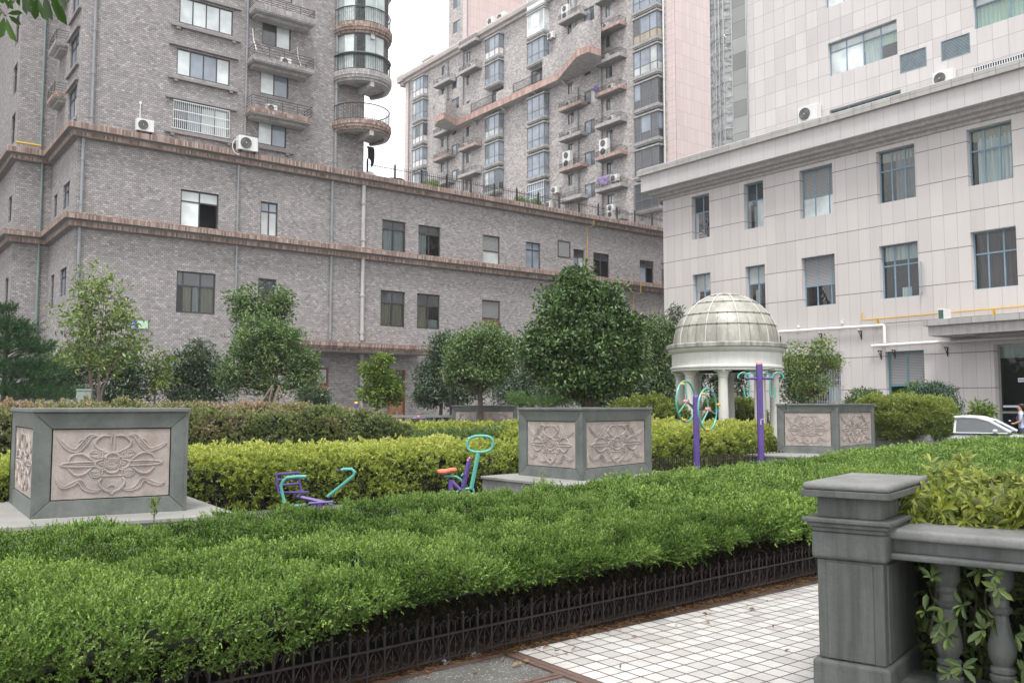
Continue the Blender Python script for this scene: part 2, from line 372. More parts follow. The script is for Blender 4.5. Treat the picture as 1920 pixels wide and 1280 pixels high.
def sweep(mb, path, prof, m=0, mats=None, flip=1):
    """run a moulding profile [(out, z)...] along a wall line; outside is to the right of the path"""
    pts = [Vector((p[0], p[1])) for p in path]; k = len(pts); offs = []
    def nrm(a_, b_): d = (b_ - a_).normalized(); return Vector((d.y, -d.x)) * flip
    for i in range(k):
        if i == 0: o = nrm(pts[0], pts[1])
        elif i == k - 1: o = nrm(pts[-2], pts[-1])
        else:
            a_, b_ = nrm(pts[i - 1], pts[i]), nrm(pts[i], pts[i + 1]); o = (a_ + b_) / (1 + a_.dot(b_))
        offs.append(o)
    n = len(prof); base = len(mb.v)
    vs_ = [(pts[i].x + offs[i].x * q[0], pts[i].y + offs[i].y * q[0], q[1]) for i in range(k) for q in prof]
    fs = []; ms = []
    for i in range(k - 1):
        for j in range(n - 1): fs.append((i * n + j, (i + 1) * n + j, (i + 1) * n + j + 1, i * n + j + 1)); ms.append(mats[j] if mats else m)
    for f, mm in zip(fs, ms): pass
    mb.add(vs_, fs, m)
    if mats: mb.mi[-len(ms):] = ms
    mb.add([vs_[j] for j in range(n)], [tuple(range(n))], m); mb.add([vs_[(k - 1) * n + j] for j in range(n)], [tuple(range(n))], m)
def railing(P, u0, u1, n0, n1, z0, z1, style='bars', pitch=.12, r=.012, ends=True, nr=3):
    """rail round three sides of a balcony"""
    mb = MB(); path = [(u0, n0), (u0, n1), (u1, n1), (u1, n0)]
    for (a_, b_) in zip(path[:-1], path[1:]):
        zl = [z1] + ([z0 + (z1 - z0) * i / nr for i in range(1, nr)] if style == 'rails' else [z0 + .06])
        for z in zl: mb.tube([P(*a_, z), P(*b_, z)], r * (1.4 if z == z1 else 1), 5)
        L = math.hypot(b_[0] - a_[0], b_[1] - a_[1]); k = max(1, int(L / (pitch if style == 'bars' else .7)))
        for i in range(k + 1):
            q = (a_[0] + (b_[0] - a_[0]) * i / k, a_[1] + (b_[1] - a_[1]) * i / k); mb.tube([P(*q, z0), P(*q, z1)], r, 4)
    return mb

# ================================================================== THE SETTING
def terrazzo(name, base, speck, dens=.62, sc=90):
    m, t, b = nodes(name); tc = N(t, 'ShaderNodeTexCoord').outputs['Object']
    c = ramp(t, noise(t, tc, 2.5, 6, .65), [(.3, tuple(x * .7 for x in base)), (.7, tuple(x * 1.35 for x in base))])
    s = ramp(t, noise(t, tc, sc, 2, .5), [(dens, (0, 0, 0)), (dens + .04, (1, 1, 1))]); c = mixn(t, s, c, speck)
    t.links.new(c, b.inputs['Base Color']); b.inputs['Roughness'].default_value = .7; bump(t, b, noise(t, tc, 40, 4), .25, .004); return m
M_GROUND = mat('garden_ground', (.13, .125, .115), .9, .3, .6, .3, 30)
M_PAVE = panel('grey_paving', .6, .6, 0, 0, .012, .012, (.115, .113, .108), (.06, .06, .057), var=.15, stain=.3, rough=.75)
M_SOIL = mat('bare_soil', (.055, .035, .024), .95, .45, 9, .6, 50)
M_SLATE = mat('slate_slab', (.135, .15, .142), .5, .2, 1.6, .12, 40, streak=.3, dirt=(.07, .07, .065))
def tiles_mat():
    m, t, b = nodes('white_paving_tile'); uv = N(t, 'ShaderNodeUVMap').outputs[0]; sx = N(t, 'ShaderNodeSeparateXYZ'); t.links.new(uv, sx.inputs[0])
    cu = math_(t, 'DIVIDE', math_(t, 'SUBTRACT', sx.outputs[0], 3.56), .127); cv = math_(t, 'DIVIDE', math_(t, 'SUBTRACT', sx.outputs[1], 4.59), .127)
    cb = N(t, 'ShaderNodeCombineXYZ'); t.links.new(math_(t, 'FLOOR', cu), cb.inputs[0]); t.links.new(math_(t, 'FLOOR', cv), cb.inputs[1])
    wn = N(t, 'ShaderNodeTexWhiteNoise', noise_dimensions='2D'); t.links.new(cb.outputs[0], wn.inputs['Vector'])
    c = ramp(t, wn.outputs['Value'], [(0, (.44, .43, .415)), (.5, (.56, .548, .53)), (1, (.64, .63, .61))])
    d = ramp(t, noise(t, uv, 3.2, 6, .7), [(.40, (0, 0, 0)), (.75, (1, 1, 1))]); c = mixn(t, math_(t, 'MULTIPLY', d, .6), c, (.33, .30, .265))
    sp = ramp(t, noise(t, uv, 160, 2), [(.30, (.72, .70, .66)), (.46, (1, 1, 1))]); c = mixn(t, 1, c, sp, 'MULTIPLY')
    wob = math_(t, 'MULTIPLY', math_(t, 'SUBTRACT', noise(t, uv, 25, 3), .5), .035)
    fu, fv = math_(t, 'FRACT', math_(t, 'ADD', cu, wob)), math_(t, 'FRACT', math_(t, 'ADD', cv, wob))
    mk = math_(t, 'MAXIMUM', math_(t, 'LESS_THAN', fu, .095), math_(t, 'LESS_THAN', fv, .085))
    c = mixn(t, mk, c, mixn(t, noise(t, uv, 6, 4), (.02, .012, .01), (.16, .11, .10))); t.links.new(c, b.inputs['Base Color'])
    b.inputs['Roughness'].default_value = .45; bump(t, b, math_(t, 'SUBTRACT', 1, mk), .5, .004); return m
M_TILE = tiles_mat()
def sheet(name, poly, z, m):
    mb = MB(); mb.add([(x, y, z) for x, y in poly], [tuple(range(len(poly)))]); return tag(mb.build(name, m), kind='structure')
sheet('ground', [(-300, -300), (700, -300), (700, 700), (-300, 700)], 0, M_GROUND)
sheet('garden_path', [(-8, 8.6), (26, 8.6), (26, 13.4), (14, 13.1), (-8, 13.1)], .004, M_PAVE)
sheet('driveway', [(27, -20), (38.6, -20), (38.6, 24), (27, 22)], .004, mat('asphalt', (.06, .06, .062), .9, .2, 3, .3, 60))
sheet('tile_pavement', [(3.56, -6), (14, -6), (14, 4.72), (3.56, 4.61)], .012, M_TILE)
sheet('granite_pavement', [(-4, -6), (3.46, -6), (3.46, 4.55), (-4, 4.42)], .006, terrazzo('dark_terrazzo', (.10, .098, .09), (.42, .42, .40)))
sheet('planting_soil', [(-6, 4.43), (3.46, 4.56), (12.5, 4.73), (30, 7), (31, 13), (19, 10.4), (9.6, 8.5), (-6, 8.3)], .016, M_SOIL)
mb = MB()
mb.box(3.465, 3.505, -6, 4.55, 0, .016); mb.box(3.512, 3.552, -6, 4.55, 0, .015)
mb.box(-4, 3.462, 4.03, 4.065, 0, .0155); mb.box(-4, 3.462, 3.985, 4.02, 0, .0145)
tag(mb.build('paving_border', mat('red_granite_strip', (.12, .075, .062), .6, .25, 20, .1)), kind='structure')
mb = MB(); mb.add([(-4, 4.43, 0), (3.46, 4.555, 0), (3.46, 4.58, 0), (-4, 4.455, 0), (-4, 4.43, .022), (3.46, 4.555, .022), (3.46, 4.58, .022), (-4, 4.455, .022)],
                  [(4, 5, 6, 7), (0, 1, 5, 4), (1, 2, 6, 5), (3, 0, 4, 7)])
tag(mb.build('paving_kerb', MATS['red_granite_strip']), kind='structure')

# ================================================================== GREY BRICK BUILDING (front left)
K = 46 / 36
def bx(x): return x * K
def bz(z): return (z - EYE) * K + EYE
YB = 46.0; B = PY(YB)
bb = empty('brick_building', (bx(19), YB, 0), 'long grey brick building with red brick string courses and round balconies at its tower corner', 'building')
def place(o, root):
    o.parent = root; o.matrix_parent_inverse = Matrix.Translation(-root.location); return o
class Par:   # parts are modelled in world coordinates under an Empty standing at the thing's base
    def __init__(s, root): s.root = root
def bpart(mb, name, m, root, **kw): return place(mb.build(name, m, None, **kw), root)
BW3 = dict(a=(10.73, 12.29, 8.86, 10.42), b=(14.1, 14.88, 8.92, 10.40), c=(20.05, 21.33, 8.91, 10.40), d=(22.04, 23.32, 8.91, 10.40), e=(25.9, 27.0, 8.9, 10.37), f=(28.73, 29.74, 8.9, 10.34), g=(30.96, 31.88, 9.75, 10.69), h=(32.12, 32.94, 8.9, 10.32), i=(33.63, 34.88, 8.9, 10.29), j=(37.37, 38.58, 8.88, 10.25), k=(39.26, 40.2, 8.88, 10.24))
BW2 = dict(a=(10.66, 12.24, 5.36, 7.06), b=(14.06, 14.87, 5.5, 7.06), c=(20.0, 21.32, 5.33, 7.03), d=(22.0, 23.31, 5.33, 7.03), e=(25.87, 27.03, 5.4, 7.01), f=(37.5, 38.73, 5.3, 6.95), g=(39.3, 40.1, 5.3, 6.95), h=(30.0, 31.0, 5.3, 6.97), i=(33.6, 34.8, 5.3, 6.95))
BWT = dict(A0=(10.5, 12.72, 19.55, 20.65), A1=(10.47, 12.70, 17.36, 18.45), A2=(10.42, 12.62, 15.15, 16.25), A3=(10.34, 12.60, 12.89, 14.01), B0=(14.05, 15.36, 19.55, 20.65), B1=(14.0, 15.32, 17.36, 18.45), B2=(13.95, 15.25, 15.15, 16.22), B3=(13.90, 15.2, 12.91, 13.96))
def sc(h): return (bx(h[0]), bx(h[1]), bz(h[2]), bz(h[3]))
BW3 = {k: sc(v) for k, v in BW3.items()}; BW2 = {k: sc(v) for k, v in BW2.items()}; BWT = {k: sc(v) for k, v in BWT.items()}
D1 = (bx(16.67), bx(17.41), .02, bz(3.3)); D2 = (bx(20.42), bx(21.38), .02, bz(3.3))
XC = bx(6.84); YC2 = 52.4; XC2 = 7.0; ZP = bz(12.3)
mb = MB()
wall(mb, B, XC, 52.5, 0, ZP - .05, list(BW3.values()) + list(BW2.values()) + [D1, D2])
wall(mb, B, XC, 24.3, ZP - .05, 34, list(BWT.values()))
SX = PX(XC)
SW = [(bx(37.2), bx(38.4), bz(9.42), bz(10.42)), (bx(39.64), bx(40.3), bz(9.42), bz(10.36)), (bx(37.2), bx(38.4), bz(5.9), bz(7.0)), (bx(39.64), bx(40.3), bz(5.6), bz(7.0)),
      (bx(36.5), bx(38.0), bz(12.75), bz(14.1)), (bx(36.5), bx(38.1), bz(14.93), bz(16.22)), (bx(36.4), bx(38.0), bz(17.15), bz(18.4)), (bx(36.4), bx(38.0), bz(19.4), bz(20.6))]
# keep the return wall between the two planes
SW = [(max(h[0], YB + .3), min(h[1], YC2 - .3), h[2], h[3]) for h in SW]
wall(mb, SX, YB, YC2, 0, 34, SW)
wall(mb, PY(YC2), XC2, XC, 0, 34, [])
SW2 = [(YC2 + .9, YC2 + 2.0, bz(9.4), bz(10.5)), (YC2 + .9, YC2 + 2.0, bz(5.9), bz(7)), (YC2 + .9, YC2 + 2.2, bz(15), bz(16.3)), (YC2 + .9, YC2 + 2.2, bz(17.2), bz(18.5)), (YC2 + .9, YC2 + 2.2, bz(12.8), bz(14.1))]
wall(mb, PX(XC2), YC2, 62, 0, 34, SW2)
wall(mb, PY(62), -14, XC2, 0, 34, [])
mb.quad((24.3, YB, 0), (24.3, 62, 0), (24.3, 62, 34), (24.3, YB, 34)); mb.quad((52.5, YB, 0), (52.5, 52, 0), (52.5, 52, ZP), (52.5, YB, ZP))
bpart(mb, 'wall', M_BRICK, bb)
mb = MB(); mb.box(24.3, 52.3, YB + .2, 51.8, ZP - .5, ZP - .12); mb.box(XC + .1, 24.2, YB + .2, 61.8, 33.6, 33.9); mb.box(-14, XC - .1, 62.2, 75, 33.5, 33.8)
bpart(mb, 'roof', M_CONCL, bb)
PATH = [(52.5, YB), (XC, YB), (XC, YC2), (XC2, YC2), (XC2, 62)]
def course(zt, name):
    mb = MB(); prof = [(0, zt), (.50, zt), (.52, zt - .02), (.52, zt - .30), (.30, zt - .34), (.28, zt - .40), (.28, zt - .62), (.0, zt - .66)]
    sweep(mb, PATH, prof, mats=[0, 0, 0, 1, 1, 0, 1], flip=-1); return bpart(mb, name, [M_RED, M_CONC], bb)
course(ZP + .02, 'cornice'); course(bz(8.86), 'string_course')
mb = MB(); sweep(mb, [(XC2, YC2), (XC2, 62)][::1], [(.0, bz(4.55)), (.5, bz(4.55)), (.5, bz(4.25)), (0, bz(4.2))], flip=-1); bpart(mb, 'string_course', M_RED, bb)
# floors: podium windows
G2 = M_CLEAR
for key, h in BW3.items():
    kw = dict(rv=.16, fw=.07, fm=M_FRAME, mul=(.5,), tr=.72, top=M_GL_D)
    if key == 'a': kw.update(top=M_GL_L, low=[M_GL_W, 'open'], tr=.70)
    if key == 'b': kw.update(low=[M_GL_L, M_GL_L], top=M_GL_B)
    if key == 'c': kw.update(curt=[(.12, 1, .05, .72, M_CUR_L)])
    if key == 'd': kw.update(curt=[(.0, .42, .05, .72, M_CUR_L)])
    if key == 'e': kw.update(mul=(), tr=.45, top=M_LOUVL, low=[M_GL_L])
    if key == 'f': kw.update(low=[M_GL_B, M_GL_B], top=M_GL_B)
    if key == 'g': kw.update(mul=(), tr=None, low=[M_LOUVL], rv=.05)
    if key == 'h': kw.update(low=[M_GL_B, M_GL_L])
    if key == 'j': kw.update(low=[M_GL_B, 'open'])
    place(window(None, B, h, **kw), bb)
for key, h in BW2.items():
    kw = dict(rv=.16, fw=.075, fm=M_FRAME, mul=(.5,), tr=.66, top=M_GL_D)
    if key == 'a': kw.update(mul=(.17, .62), curt=[(.17, .4, .05, .66, M_CUR_B), (.45, .6, .05, .66, M_CUR_L), (.64, 1, .05, .66, M_CUR_B)])
    if key == 'b': kw.update(curt=[(.1, .5, .05, .66, M_CUR_L), (.5, 1, .05, .66, M_CUR_B)])
    if key == 'c': kw.update(curt=[(0, 1, .05, .66, M_CUR_B)])
    if key == 'd': kw.update(curt=[(0, .5, .05, .66, M_CUR_B), (.5, 1, .05, .28, M_CUR_L)])
    if key == 'e': kw.update(mul=(), tr=.42, top=M_LOUV, low=[mat('brown_board', (.22, .11, .08), .7)])
    if key == 'h' or key == 'i': kw.update(low=[M_GL_D, M_GL_B])
    place(window(None, B, h, **kw), bb)
for key, h in BWT.items():
    if key[0] == 'A': kw = dict(mul=(.25, .5, .75), tr=None, fw=.055, low=[M_GL_W, M_GL_B, M_GL_B, M_GL_W] if key != 'A1' else [M_GL_W, M_GL_W, M_GL_W, M_GL_W])
    else: kw = dict(mul=(.5,), tr=None, fw=.06, low=[M_GL_W, M_GL_B])
    if key == 'B1': kw.update(low=[M_GL_D, M_GL_W])
    if key == 'A3': kw.update(low=[M_GL_D, M_GL_B, M_GL_L, M_GL_L])
    fo = place(window(None, B, h, rv=.12, **kw), bb)
    u0, u1, z0, z1 = h
    for nm, za, zb_, ext in (('window_head', z1 + .10, z1 + .24, .42), ('window_sill', z0 - .30, z0 - .16, .42)):
        if key[0] == 'B' and nm == 'window_sill' and key != 'B3': continue
        s_ = MB(); s_.pb(B, u0 - ext, u1 + ext, 0, .16, za, zb_)
        if nm == 'window_sill':
            for q in (u0 - .15, u1 - .05): s_.pb(B, q, q + .2, .0, .14, za - .12, za - .002)
        bpart(s_, nm, mat('grey_brick_trim', (.24, .225, .22), .85, .2, 6, .2), bb, bevel=.01)
mb = MB()   # white security grille
u0, u1, z0, z1 = BWT['A3']; u0 -= .02; u1 += .02; z0 -= .03; z1 += .02
for z in (z0, z0 + (z1 - z0) * .33, z0 + (z1 - z0) * .66, z1): mb.pb(B, u0, u1, .08, .12, z - .02, z + .02)
for i in range(29):
    u = u0 + (u1 - u0) * i / 28; mb.pb(B, u - .009, u + .009, .125, .145, z0, z1)
for u in (u0, u1):
    for z in (z0, z1): mb.pb(B, u - .02, u + .02, -.02, .12, z - .018, z + .018)
bpart(mb, 'window_grille', M_FRAMEW, bb)
for h in SW:
    place(window(None, SX, h, rv=.14, mul=(.5,), tr=.7, fw=.06, low=[M_GL_L if h[2] > 12 else M_GL_B, M_GL_B], top=M_GL_B), bb)
    if h[2] > ZP:
        for za, nm in ((h[2] - .22, 'window_sill'), (h[3] + .08, 'window_head')): s_ = MB(); s_.pb(SX, h[0] - .3, h[1] + .3, 0, .14, za, za + .13); bpart(s_, nm, MATS['grey_brick_trim'], bb)
for h in SW2: place(window(None, PX(XC2), h, rv=.14, mul=(.5,), tr=.7, fw=.06, low=[M_GL_B, M_GL_D], top=M_GL_D), bb)
# balconies of the tower
TRIMB = brick('balcony_brick', .12, .28, RB, (.17, .12, .10), .012, stain=.5); TRIMG = brick('balcony_grey_brick', .12, .28, GB, (.12, .11, .11), .012, stain=.4)
def balcony(P, u0, u1, n1, zb_, zt, zr, fas, style='rails', nm='balcony'):
    mb = MB(); mb.pb(P, u0, u1, 0, n1, zb_ + .06, zt, 0); mb.pb(P, u0 + .04, u1 - .04, 0, n1 - .04, zb_, zb_ + .058, 1)
    mb.pb(P, u0 + .2, u1 - .25, 0, n1 * .6, zb_ - .14, zb_ - .002, 1)
    o = bpart(mb, nm, [fas, M_CONCL], bb)
    r_ = railing(P, u0 + .05, u1 - .05, .0, n1 - .05, zt, zr, style, nr=4).build('railing', M_IRON, o); r_.matrix_parent_inverse = Matrix.Identity(4)
    return o
for (ub, ue, zb_, zt, zr, fas) in ((12.98, 15.66, 18.42, 18.72, 19.0, TRIMG), (12.93, 15.64, 16.2, 16.42, 16.83, TRIMG), (12.88, 15.61, 13.95, 14.22, 14.62, TRIMB)):
    s35 = 1 - 1 / 36 * .0
    balcony(B, bx(13.36 * ub / 12.98), bx(15.66 * 1.0286 * ue / 15.66), 1.1, (zb_ - EYE) * K * 1.0 + EYE, (zt - EYE) * K + EYE, (zr - EYE) * K * 1.0 + EYE + .1, fas)
for (zb_, fas) in ((17.5, TRIMB), (20.3, TRIMG), (23.1, TRIMG)):
    balcony(SX, 49.3, 51.35, .58, zb_, zb_ + .30, zb_ + .82, fas)
# round corner balconies
CX, CY, RR = 24.05, 46.0, 1.84
def arc(r, a0=180, a1=390, n=40): return [(CX + r * math.cos(R(a0 + (a1 - a0) * i / n)), CY + r * math.sin(R(a0 + (a1 - a0) * i / n))) for i in range(n + 1)]
ROUND_R = brick('round_red_brick', .085, .22, RB, (.17, .12, .10), .012, stain=.4, offset=0); ROUND_G = brick('round_grey_brick', .085, .22, [(q, tuple(min(1, c_ * 1.25) for c_ in k_)) for q, k_ in GB], (.13, .12, .12), .012, stain=.3, offset=0)
for k, (zb_, zt, fas, kind) in enumerate(((17.55, 18.15, ROUND_R, 'rail'), (20.45, 21.1, ROUND_G, 'glazed'), (23.3, 23.95, ROUND_R, 'glass'), (26.1, 26.8, ROUND_R, 'glass'), (29.0, 29.6, ROUND_R, 'glass'))):
    mb = MB(); prof = [(RR - .5, zb_ - .0), (RR - .14, zb_), (RR - .12, zb_ + .16), (RR - .05, zb_ + .17), (RR - .03, zb_ + .32), (RR, zb_ + .34), (RR, zt), (RR - .3, zt)]
    mb.lathe(prof, (CX, CY, 0), 60, 0, R(178), R(400))
    mb.add([(x, y, zb_ + .12) for x, y in arc(RR - .14, 178, 400)], [tuple(range(41))], 1); mb.add([(x, y, zt - .04) for x, y in arc(RR - .02, 178, 400)], [tuple(range(41))], 1)
    mb.box(CX - .25, CX, CY - RR + .16, CY, zb_ - .28, zb_ + .11, 1)
    mb.lathe([(RR - .45, zb_ + .115), (RR - .42, zb_ - .05), (RR - .16, zb_ - .02)], (CX, CY, 0), 60, 1, R(178), R(400))
    o = bpart(mb, 'round_balcony', [fas, M_CONCL], bb)
    rl = MB(); zr = zt + .95
    if kind != 'glass' or k == 2:
        rl.tube([(x, y, zr) for x, y in arc(RR - .12)], .03, 6); rl.tube([(x, y, zt + .08) for x, y in arc(RR - .12)], .018, 5)
        if kind == 'glazed': rl.tube([(x, y, zr + .05) for x, y in arc(RR - .12)], .07, 6)
        for i, (x, y) in enumerate(arc(RR - .12, 180, 390, 44)):
            rl.tube([(x, y, zt), (x, y, zr)], .011, 4)
            if i % 4 == 2:
                q = [(CX + (RR - .12) * math.cos(R(180 + 210 * (i + .4 * math.sin(s_ * 1.5)) / 44)), CY + (RR - .12) * math.sin(R(180 + 210 * (i + .4 * math.sin(s_ * 1.5)) / 44)), zt + .1 + .09 * s_) for s_ in range(9)]
                rl.tube(q, .008, 4)
        r_ = rl.build('railing', mat('grey_green_iron', (.05, .065, .06), .6) if kind != 'rail' else M_IRON, o)
    if kind != 'rail':
        g0 = zt if k > 2 else zt + .1; g1 = (20.45, 23.3, 26.1, 29.0, 31.8)[k] if k < 4 else 31; g1 = (None, 23.28, 26.08, 28.98, 31.5)[k]
        gm = MB(); pts = arc(RR - .22, 182, 388, 9)
        for i in range(9): gm.quad((*pts[i], g0), (*pts[i + 1], g0), (*pts[i + 1], g1), (*pts[i], g1), i % 3)
        g = gm.build('glazing', [glass('aqua_glass', (.36, .42, .41), .03), glass('aqua_pale_glass', (.50, .55, .54), .03), M_CLEAR], o)
        fm = MB()
        for x, y in pts: fm.tube([(x, y, g0), (x, y, g1)], .02, 4)
        for z in (g0 + .02, g1 - .02, zt + 1.0): fm.tube([(x, y, z) for x, y in arc(RR - .22, 182, 388, 30)], .025, 4)
        fm.build('glazing_bars', M_AL if k > 1 else M_FRAMEG, o)
        cm = MB()
        for (a0, a1) in ((205, 232), (262, 292)):
            q = arc(RR - .34, a0, a1, 12)
            for i in range(12): cm.quad((*q[i], zt + .1), (*q[i + 1], zt + .1), (*q[i + 1], g1 - .1), (*q[i], g1 - .1))
        cm.build('curtain', M_CUR_L, o)
    for c in o.children: c.matrix_parent_inverse = Matrix.Identity(4)
# drainpipes and brackets
for (u, z0, z1, r_, m_) in ((bx(7.28), ZP + .05, 33.9, .075, M_PIPE), (bx(7.02), bz(8.9), ZP - .66, .075, M_PIPE), (bx(7.0), 0.4, bz(8.86) - .66, .075, M_PIPE), (bx(13.3), ZP + .05, 33.9, .06, M_PIPE), (bx(13.06), bz(8.9), ZP - .66, .06, M_PIPE), (bx(13.06), .4, bz(8.86) - .66, .06, M_PIPE),
                          (bx(17.53), ZP + .05, 33.9, .085, M_PIPE), (bx(17.4), bz(8.9), ZP - .66, .075, M_PIPE), (bx(17.4), bz(4.55), bz(8.86) - .66, .075, M_PIPE), (bx(18.99), bz(8.9), ZP - .4, .12, M_PIPEP), (bx(18.99), bz(4.6), bz(8.86) - .4, .12, M_PIPEP), (bx(18.99), .2, bz(4.0), .12, M_PIPEP)):
    mb = MB(); mb.tube([B(u, .13, z0), B(u, .13, z1)], r_, 8)
    z = z0 + .4
    while z < z1 - .2: mb.tube([B(u, .13, z), B(u, .13, z + .1)], r_ * 1.35, 8); mb.pb(B, u - .03, u + .03, .0, .1, z + .02, z + .06); z += 2.2
    bpart(mb, 'drainpipe', m_, bb, smooth=True)
for (u, y, z0, z1) in ((XC - .5, YC2, .4, bz(8.86) - .6), (XC - .5, YC2, bz(8.9), ZP - .6), (XC - .62, YC2, ZP + .1, 33.9)):
    mb = MB(); mb.tube([(u, y - .12, z0), (u, y - .12, z1)], .07, 8); bpart(mb, 'drainpipe', mat('green_grey_pipe', (.16, .21, .205), .5), bb, smooth=True)
# canopy over the back doors
mb = MB(); c0, c1 = 19.7, 28.06; P_ = B; zc_ = 5.17
mb.pb(P_, c0, c1, 0, 1.90, zc_ - .26, zc_ - .03, 0); mb.pb(P_, c0 + .06, c1 - .06, 0, 1.82, zc_ - .38, zc_ - .262, 0); mb.pb(P_, c0 + .12, c1 - .12, 0, 1.74, zc_ - .5, zc_ - .382, 0); mb.pb(P_, c0 + .16, c1 - .16, 0, 1.7, zc_ - .56, zc_ - .502, 1)
bpart(mb, 'canopy', [M_RED, M_CONC], bb)
for nm, h in (('a', D1), ('b', D2)):
    WOOD = mat('brown_door', (.17, .055, .03), .5, .25, 6); WOOD2 = mat('plywood_door', (.30, .16, .08), .6, .2, 5)
    u0, u1, z0, z1 = h; mb = MB(); zt = bz(2.53)
    for a_, b_ in ((u0, u0 + .1), (u1 - .1, u1)): mb.pb(B, a_, b_, -.16, -.04, z0, z1)
    mb.pb(B, u0 + .1, u1 - .1, -.15, -.05, zt, zt + .12); mb.pb(B, u0 + .1, u1 - .1, -.15, -.05, z1 - .1, z1)
    dr = bpart(mb, 'door', WOOD, bb)
    lf = MB(); um = (u0 + u1) / 2; lf.pb(B, u0 + .11, um - .01, -.13, -.09, z0, zt - .002); lf.pb(B, um + .01, u1 - .11, -.13, -.09, z0, zt - .002)
    for q0, q1 in ((u0 + .2, um - .1), (um + .1, u1 - .2)):
        if q1 - q0 > .1: lf.pb(B, q0, q1, -.088, -.075, z0 + .2, z0 + 1.0); lf.pb(B, q0, q1, -.088, -.075, z0 + 1.15, zt - .2)
    lf.build('door_leaf', WOOD2, dr, bevel=.006)
    gl = MB(); gl.quad(B(u0 + .1, -.12, zt + .12), B(u1 - .1, -.12, zt + .12), B(u1 - .1, -.12, z1 - .1), B(u0 + .1, -.12, z1 - .1)); gl.build('fanlight', M_GL_L if nm == 'a' else M_GL_D, dr)
    hd = MB(); hd.pb(B, um + .05, um + .09, -.088, -.03, 1.0, 1.25); hd.build('handle', M_AL, dr)
# gas pipes and wall signs
for pts, r_ in (([B(bx(33.28), .55, bz(12.0)), B(bx(33.28), .55, bz(11.72)), B(bx(33.12), .08, bz(11.6)), B(bx(33.1), .08, bz(8.9))], .03), ([B(bx(37.0), .55, bz(8.9)), B(bx(37.0), .55, bz(8.2)), B(bx(36.75), .08, bz(8.1)), B(bx(36.75), .08, bz(5))], .03),
                ([(6.9, YC2 - .35, ZP + .28), (8.1, YC2 - .35, ZP + .28)], .06)):
    mb = MB(); mb.tube(pts, r_, 6); bpart(mb, 'gas_pipe', M_GAS, bb)
def wall_sign(u, z, w_, h_, col, label, marks):
    mb = MB(); mb.pb(B, u, u + w_, .03, .05, z, z + h_, 0); mb.pb(B, u + .1, u + .14, 0, .03, z + .1, z + .2, 0); mb.pb(B, u + w_ - .14, u + w_ - .1, 0, .03, z + .1, z + .2, 0)
    o = tag(mb.build('wall_sign', mat(label[:8] + '_enamel', col, .4, .03)), label, 'sign')
    k = MB()
    for a_, b_, c, d in marks: k.pb(B, u + w_ * a_, u + w_ * b_, .052, .056, z + h_ * c, z + h_ * d)
    k.build('lettering', mat('sign_white', (.75, .78, .8), .5, .02), o)
wall_sign(11.22, 5.43, .50, .42, (.03, .09, .28), 'blue enamel wall sign with white lines of writing behind the multi stemmed tree',
          [(.22, .27, .55, .82), (.33, .38, .55, .82), (.33, .50, .55, .60), (.33, .50, .77, .82), (.45, .50, .55, .82), (.6, .64, .55, .82), (.6, .78, .66, .70), (.1, .55, .30, .35), (.60, .85, .30, .35), (.1, .40, .14, .19), (.46, .88, .14, .19)])
wall_sign(11.76, 5.47, .50, .38, (.42, .62, .45), 'pale green enamel wall sign beside the blue one', [(.15, .85, .8, .84), (.15, .7, .6, .63)])

# ================================================================== PALE OFFICE BUILDING (right)
XW, XU = 40.0, 44.0; Wp = PX(XW); Up = PX(XU)
ob = empty('office_building', (XW, 26, 0), 'pale stone clad office block with blue grey window frames and a set back upper part', 'building')
def opart(mb, name, m, **kw): return place(mb.build(name, m, None, **kw), ob)
Y1 = 36.5
ROW = lambda z0, z1: [(32.88, 34.22, z0, z1), (29.1, 30.4, z0, z1), (24.86, 26.8, z0, z1), (20.52, 22.45, z0, z1), (16.18, 18.1, z0, z1), (11.8, 13.8, z0, z1)]
W3, W2 = ROW(11.46, 14.05), ROW(6.76, 9.36)
WD = (20.4, 22.3, .5, 4.2); ED = (8.0, 17.3, .05, 4.28); WG = (24.7, 27.1, 1.0, 4.2)
mb = MB(); wall(mb, Wp, -10, Y1, 0, 14.95, W3 + W2 + [WD, ED, WG], rv=.38)
mb.quad((XW, Y1, 0), (60, Y1, 0), (60, Y1, 15), (XW, Y1, 15))
opart(mb, 'wall', M_WHITE)
WU = [(23.3, 27.4, 20.3, 22.25), (23.2, 27.4, 16.6, 18.35), (14.5, 19.36, 20.25, 21.9), (23.3, 27.5, 24.35, 26.3), (14.5, 19.36, 24.3, 26.2), (23.3, 27.4, 28.4, 30.3)]
LV = [(21.76, 23.2, 19.18, 20.21), (19.55, 21.0, 19.15, 20.2), (21.76, 23.2, 23.3, 24.3)]
mb = MB(); wall(mb, Up, -10, 32.9, 14.8, 36, WU + LV, rv=.30); mb.quad((XU, 32.9, 14.8), (60, 32.9, 14.8), (60, 32.9, 36), (XU, 32.9, 36)); mb.quad((XU, -10, 36), (60, -10, 36), (60, 32.9, 36), (XU, 32.9, 36))
opart(mb, 'upper_wall', M_WHITEU)
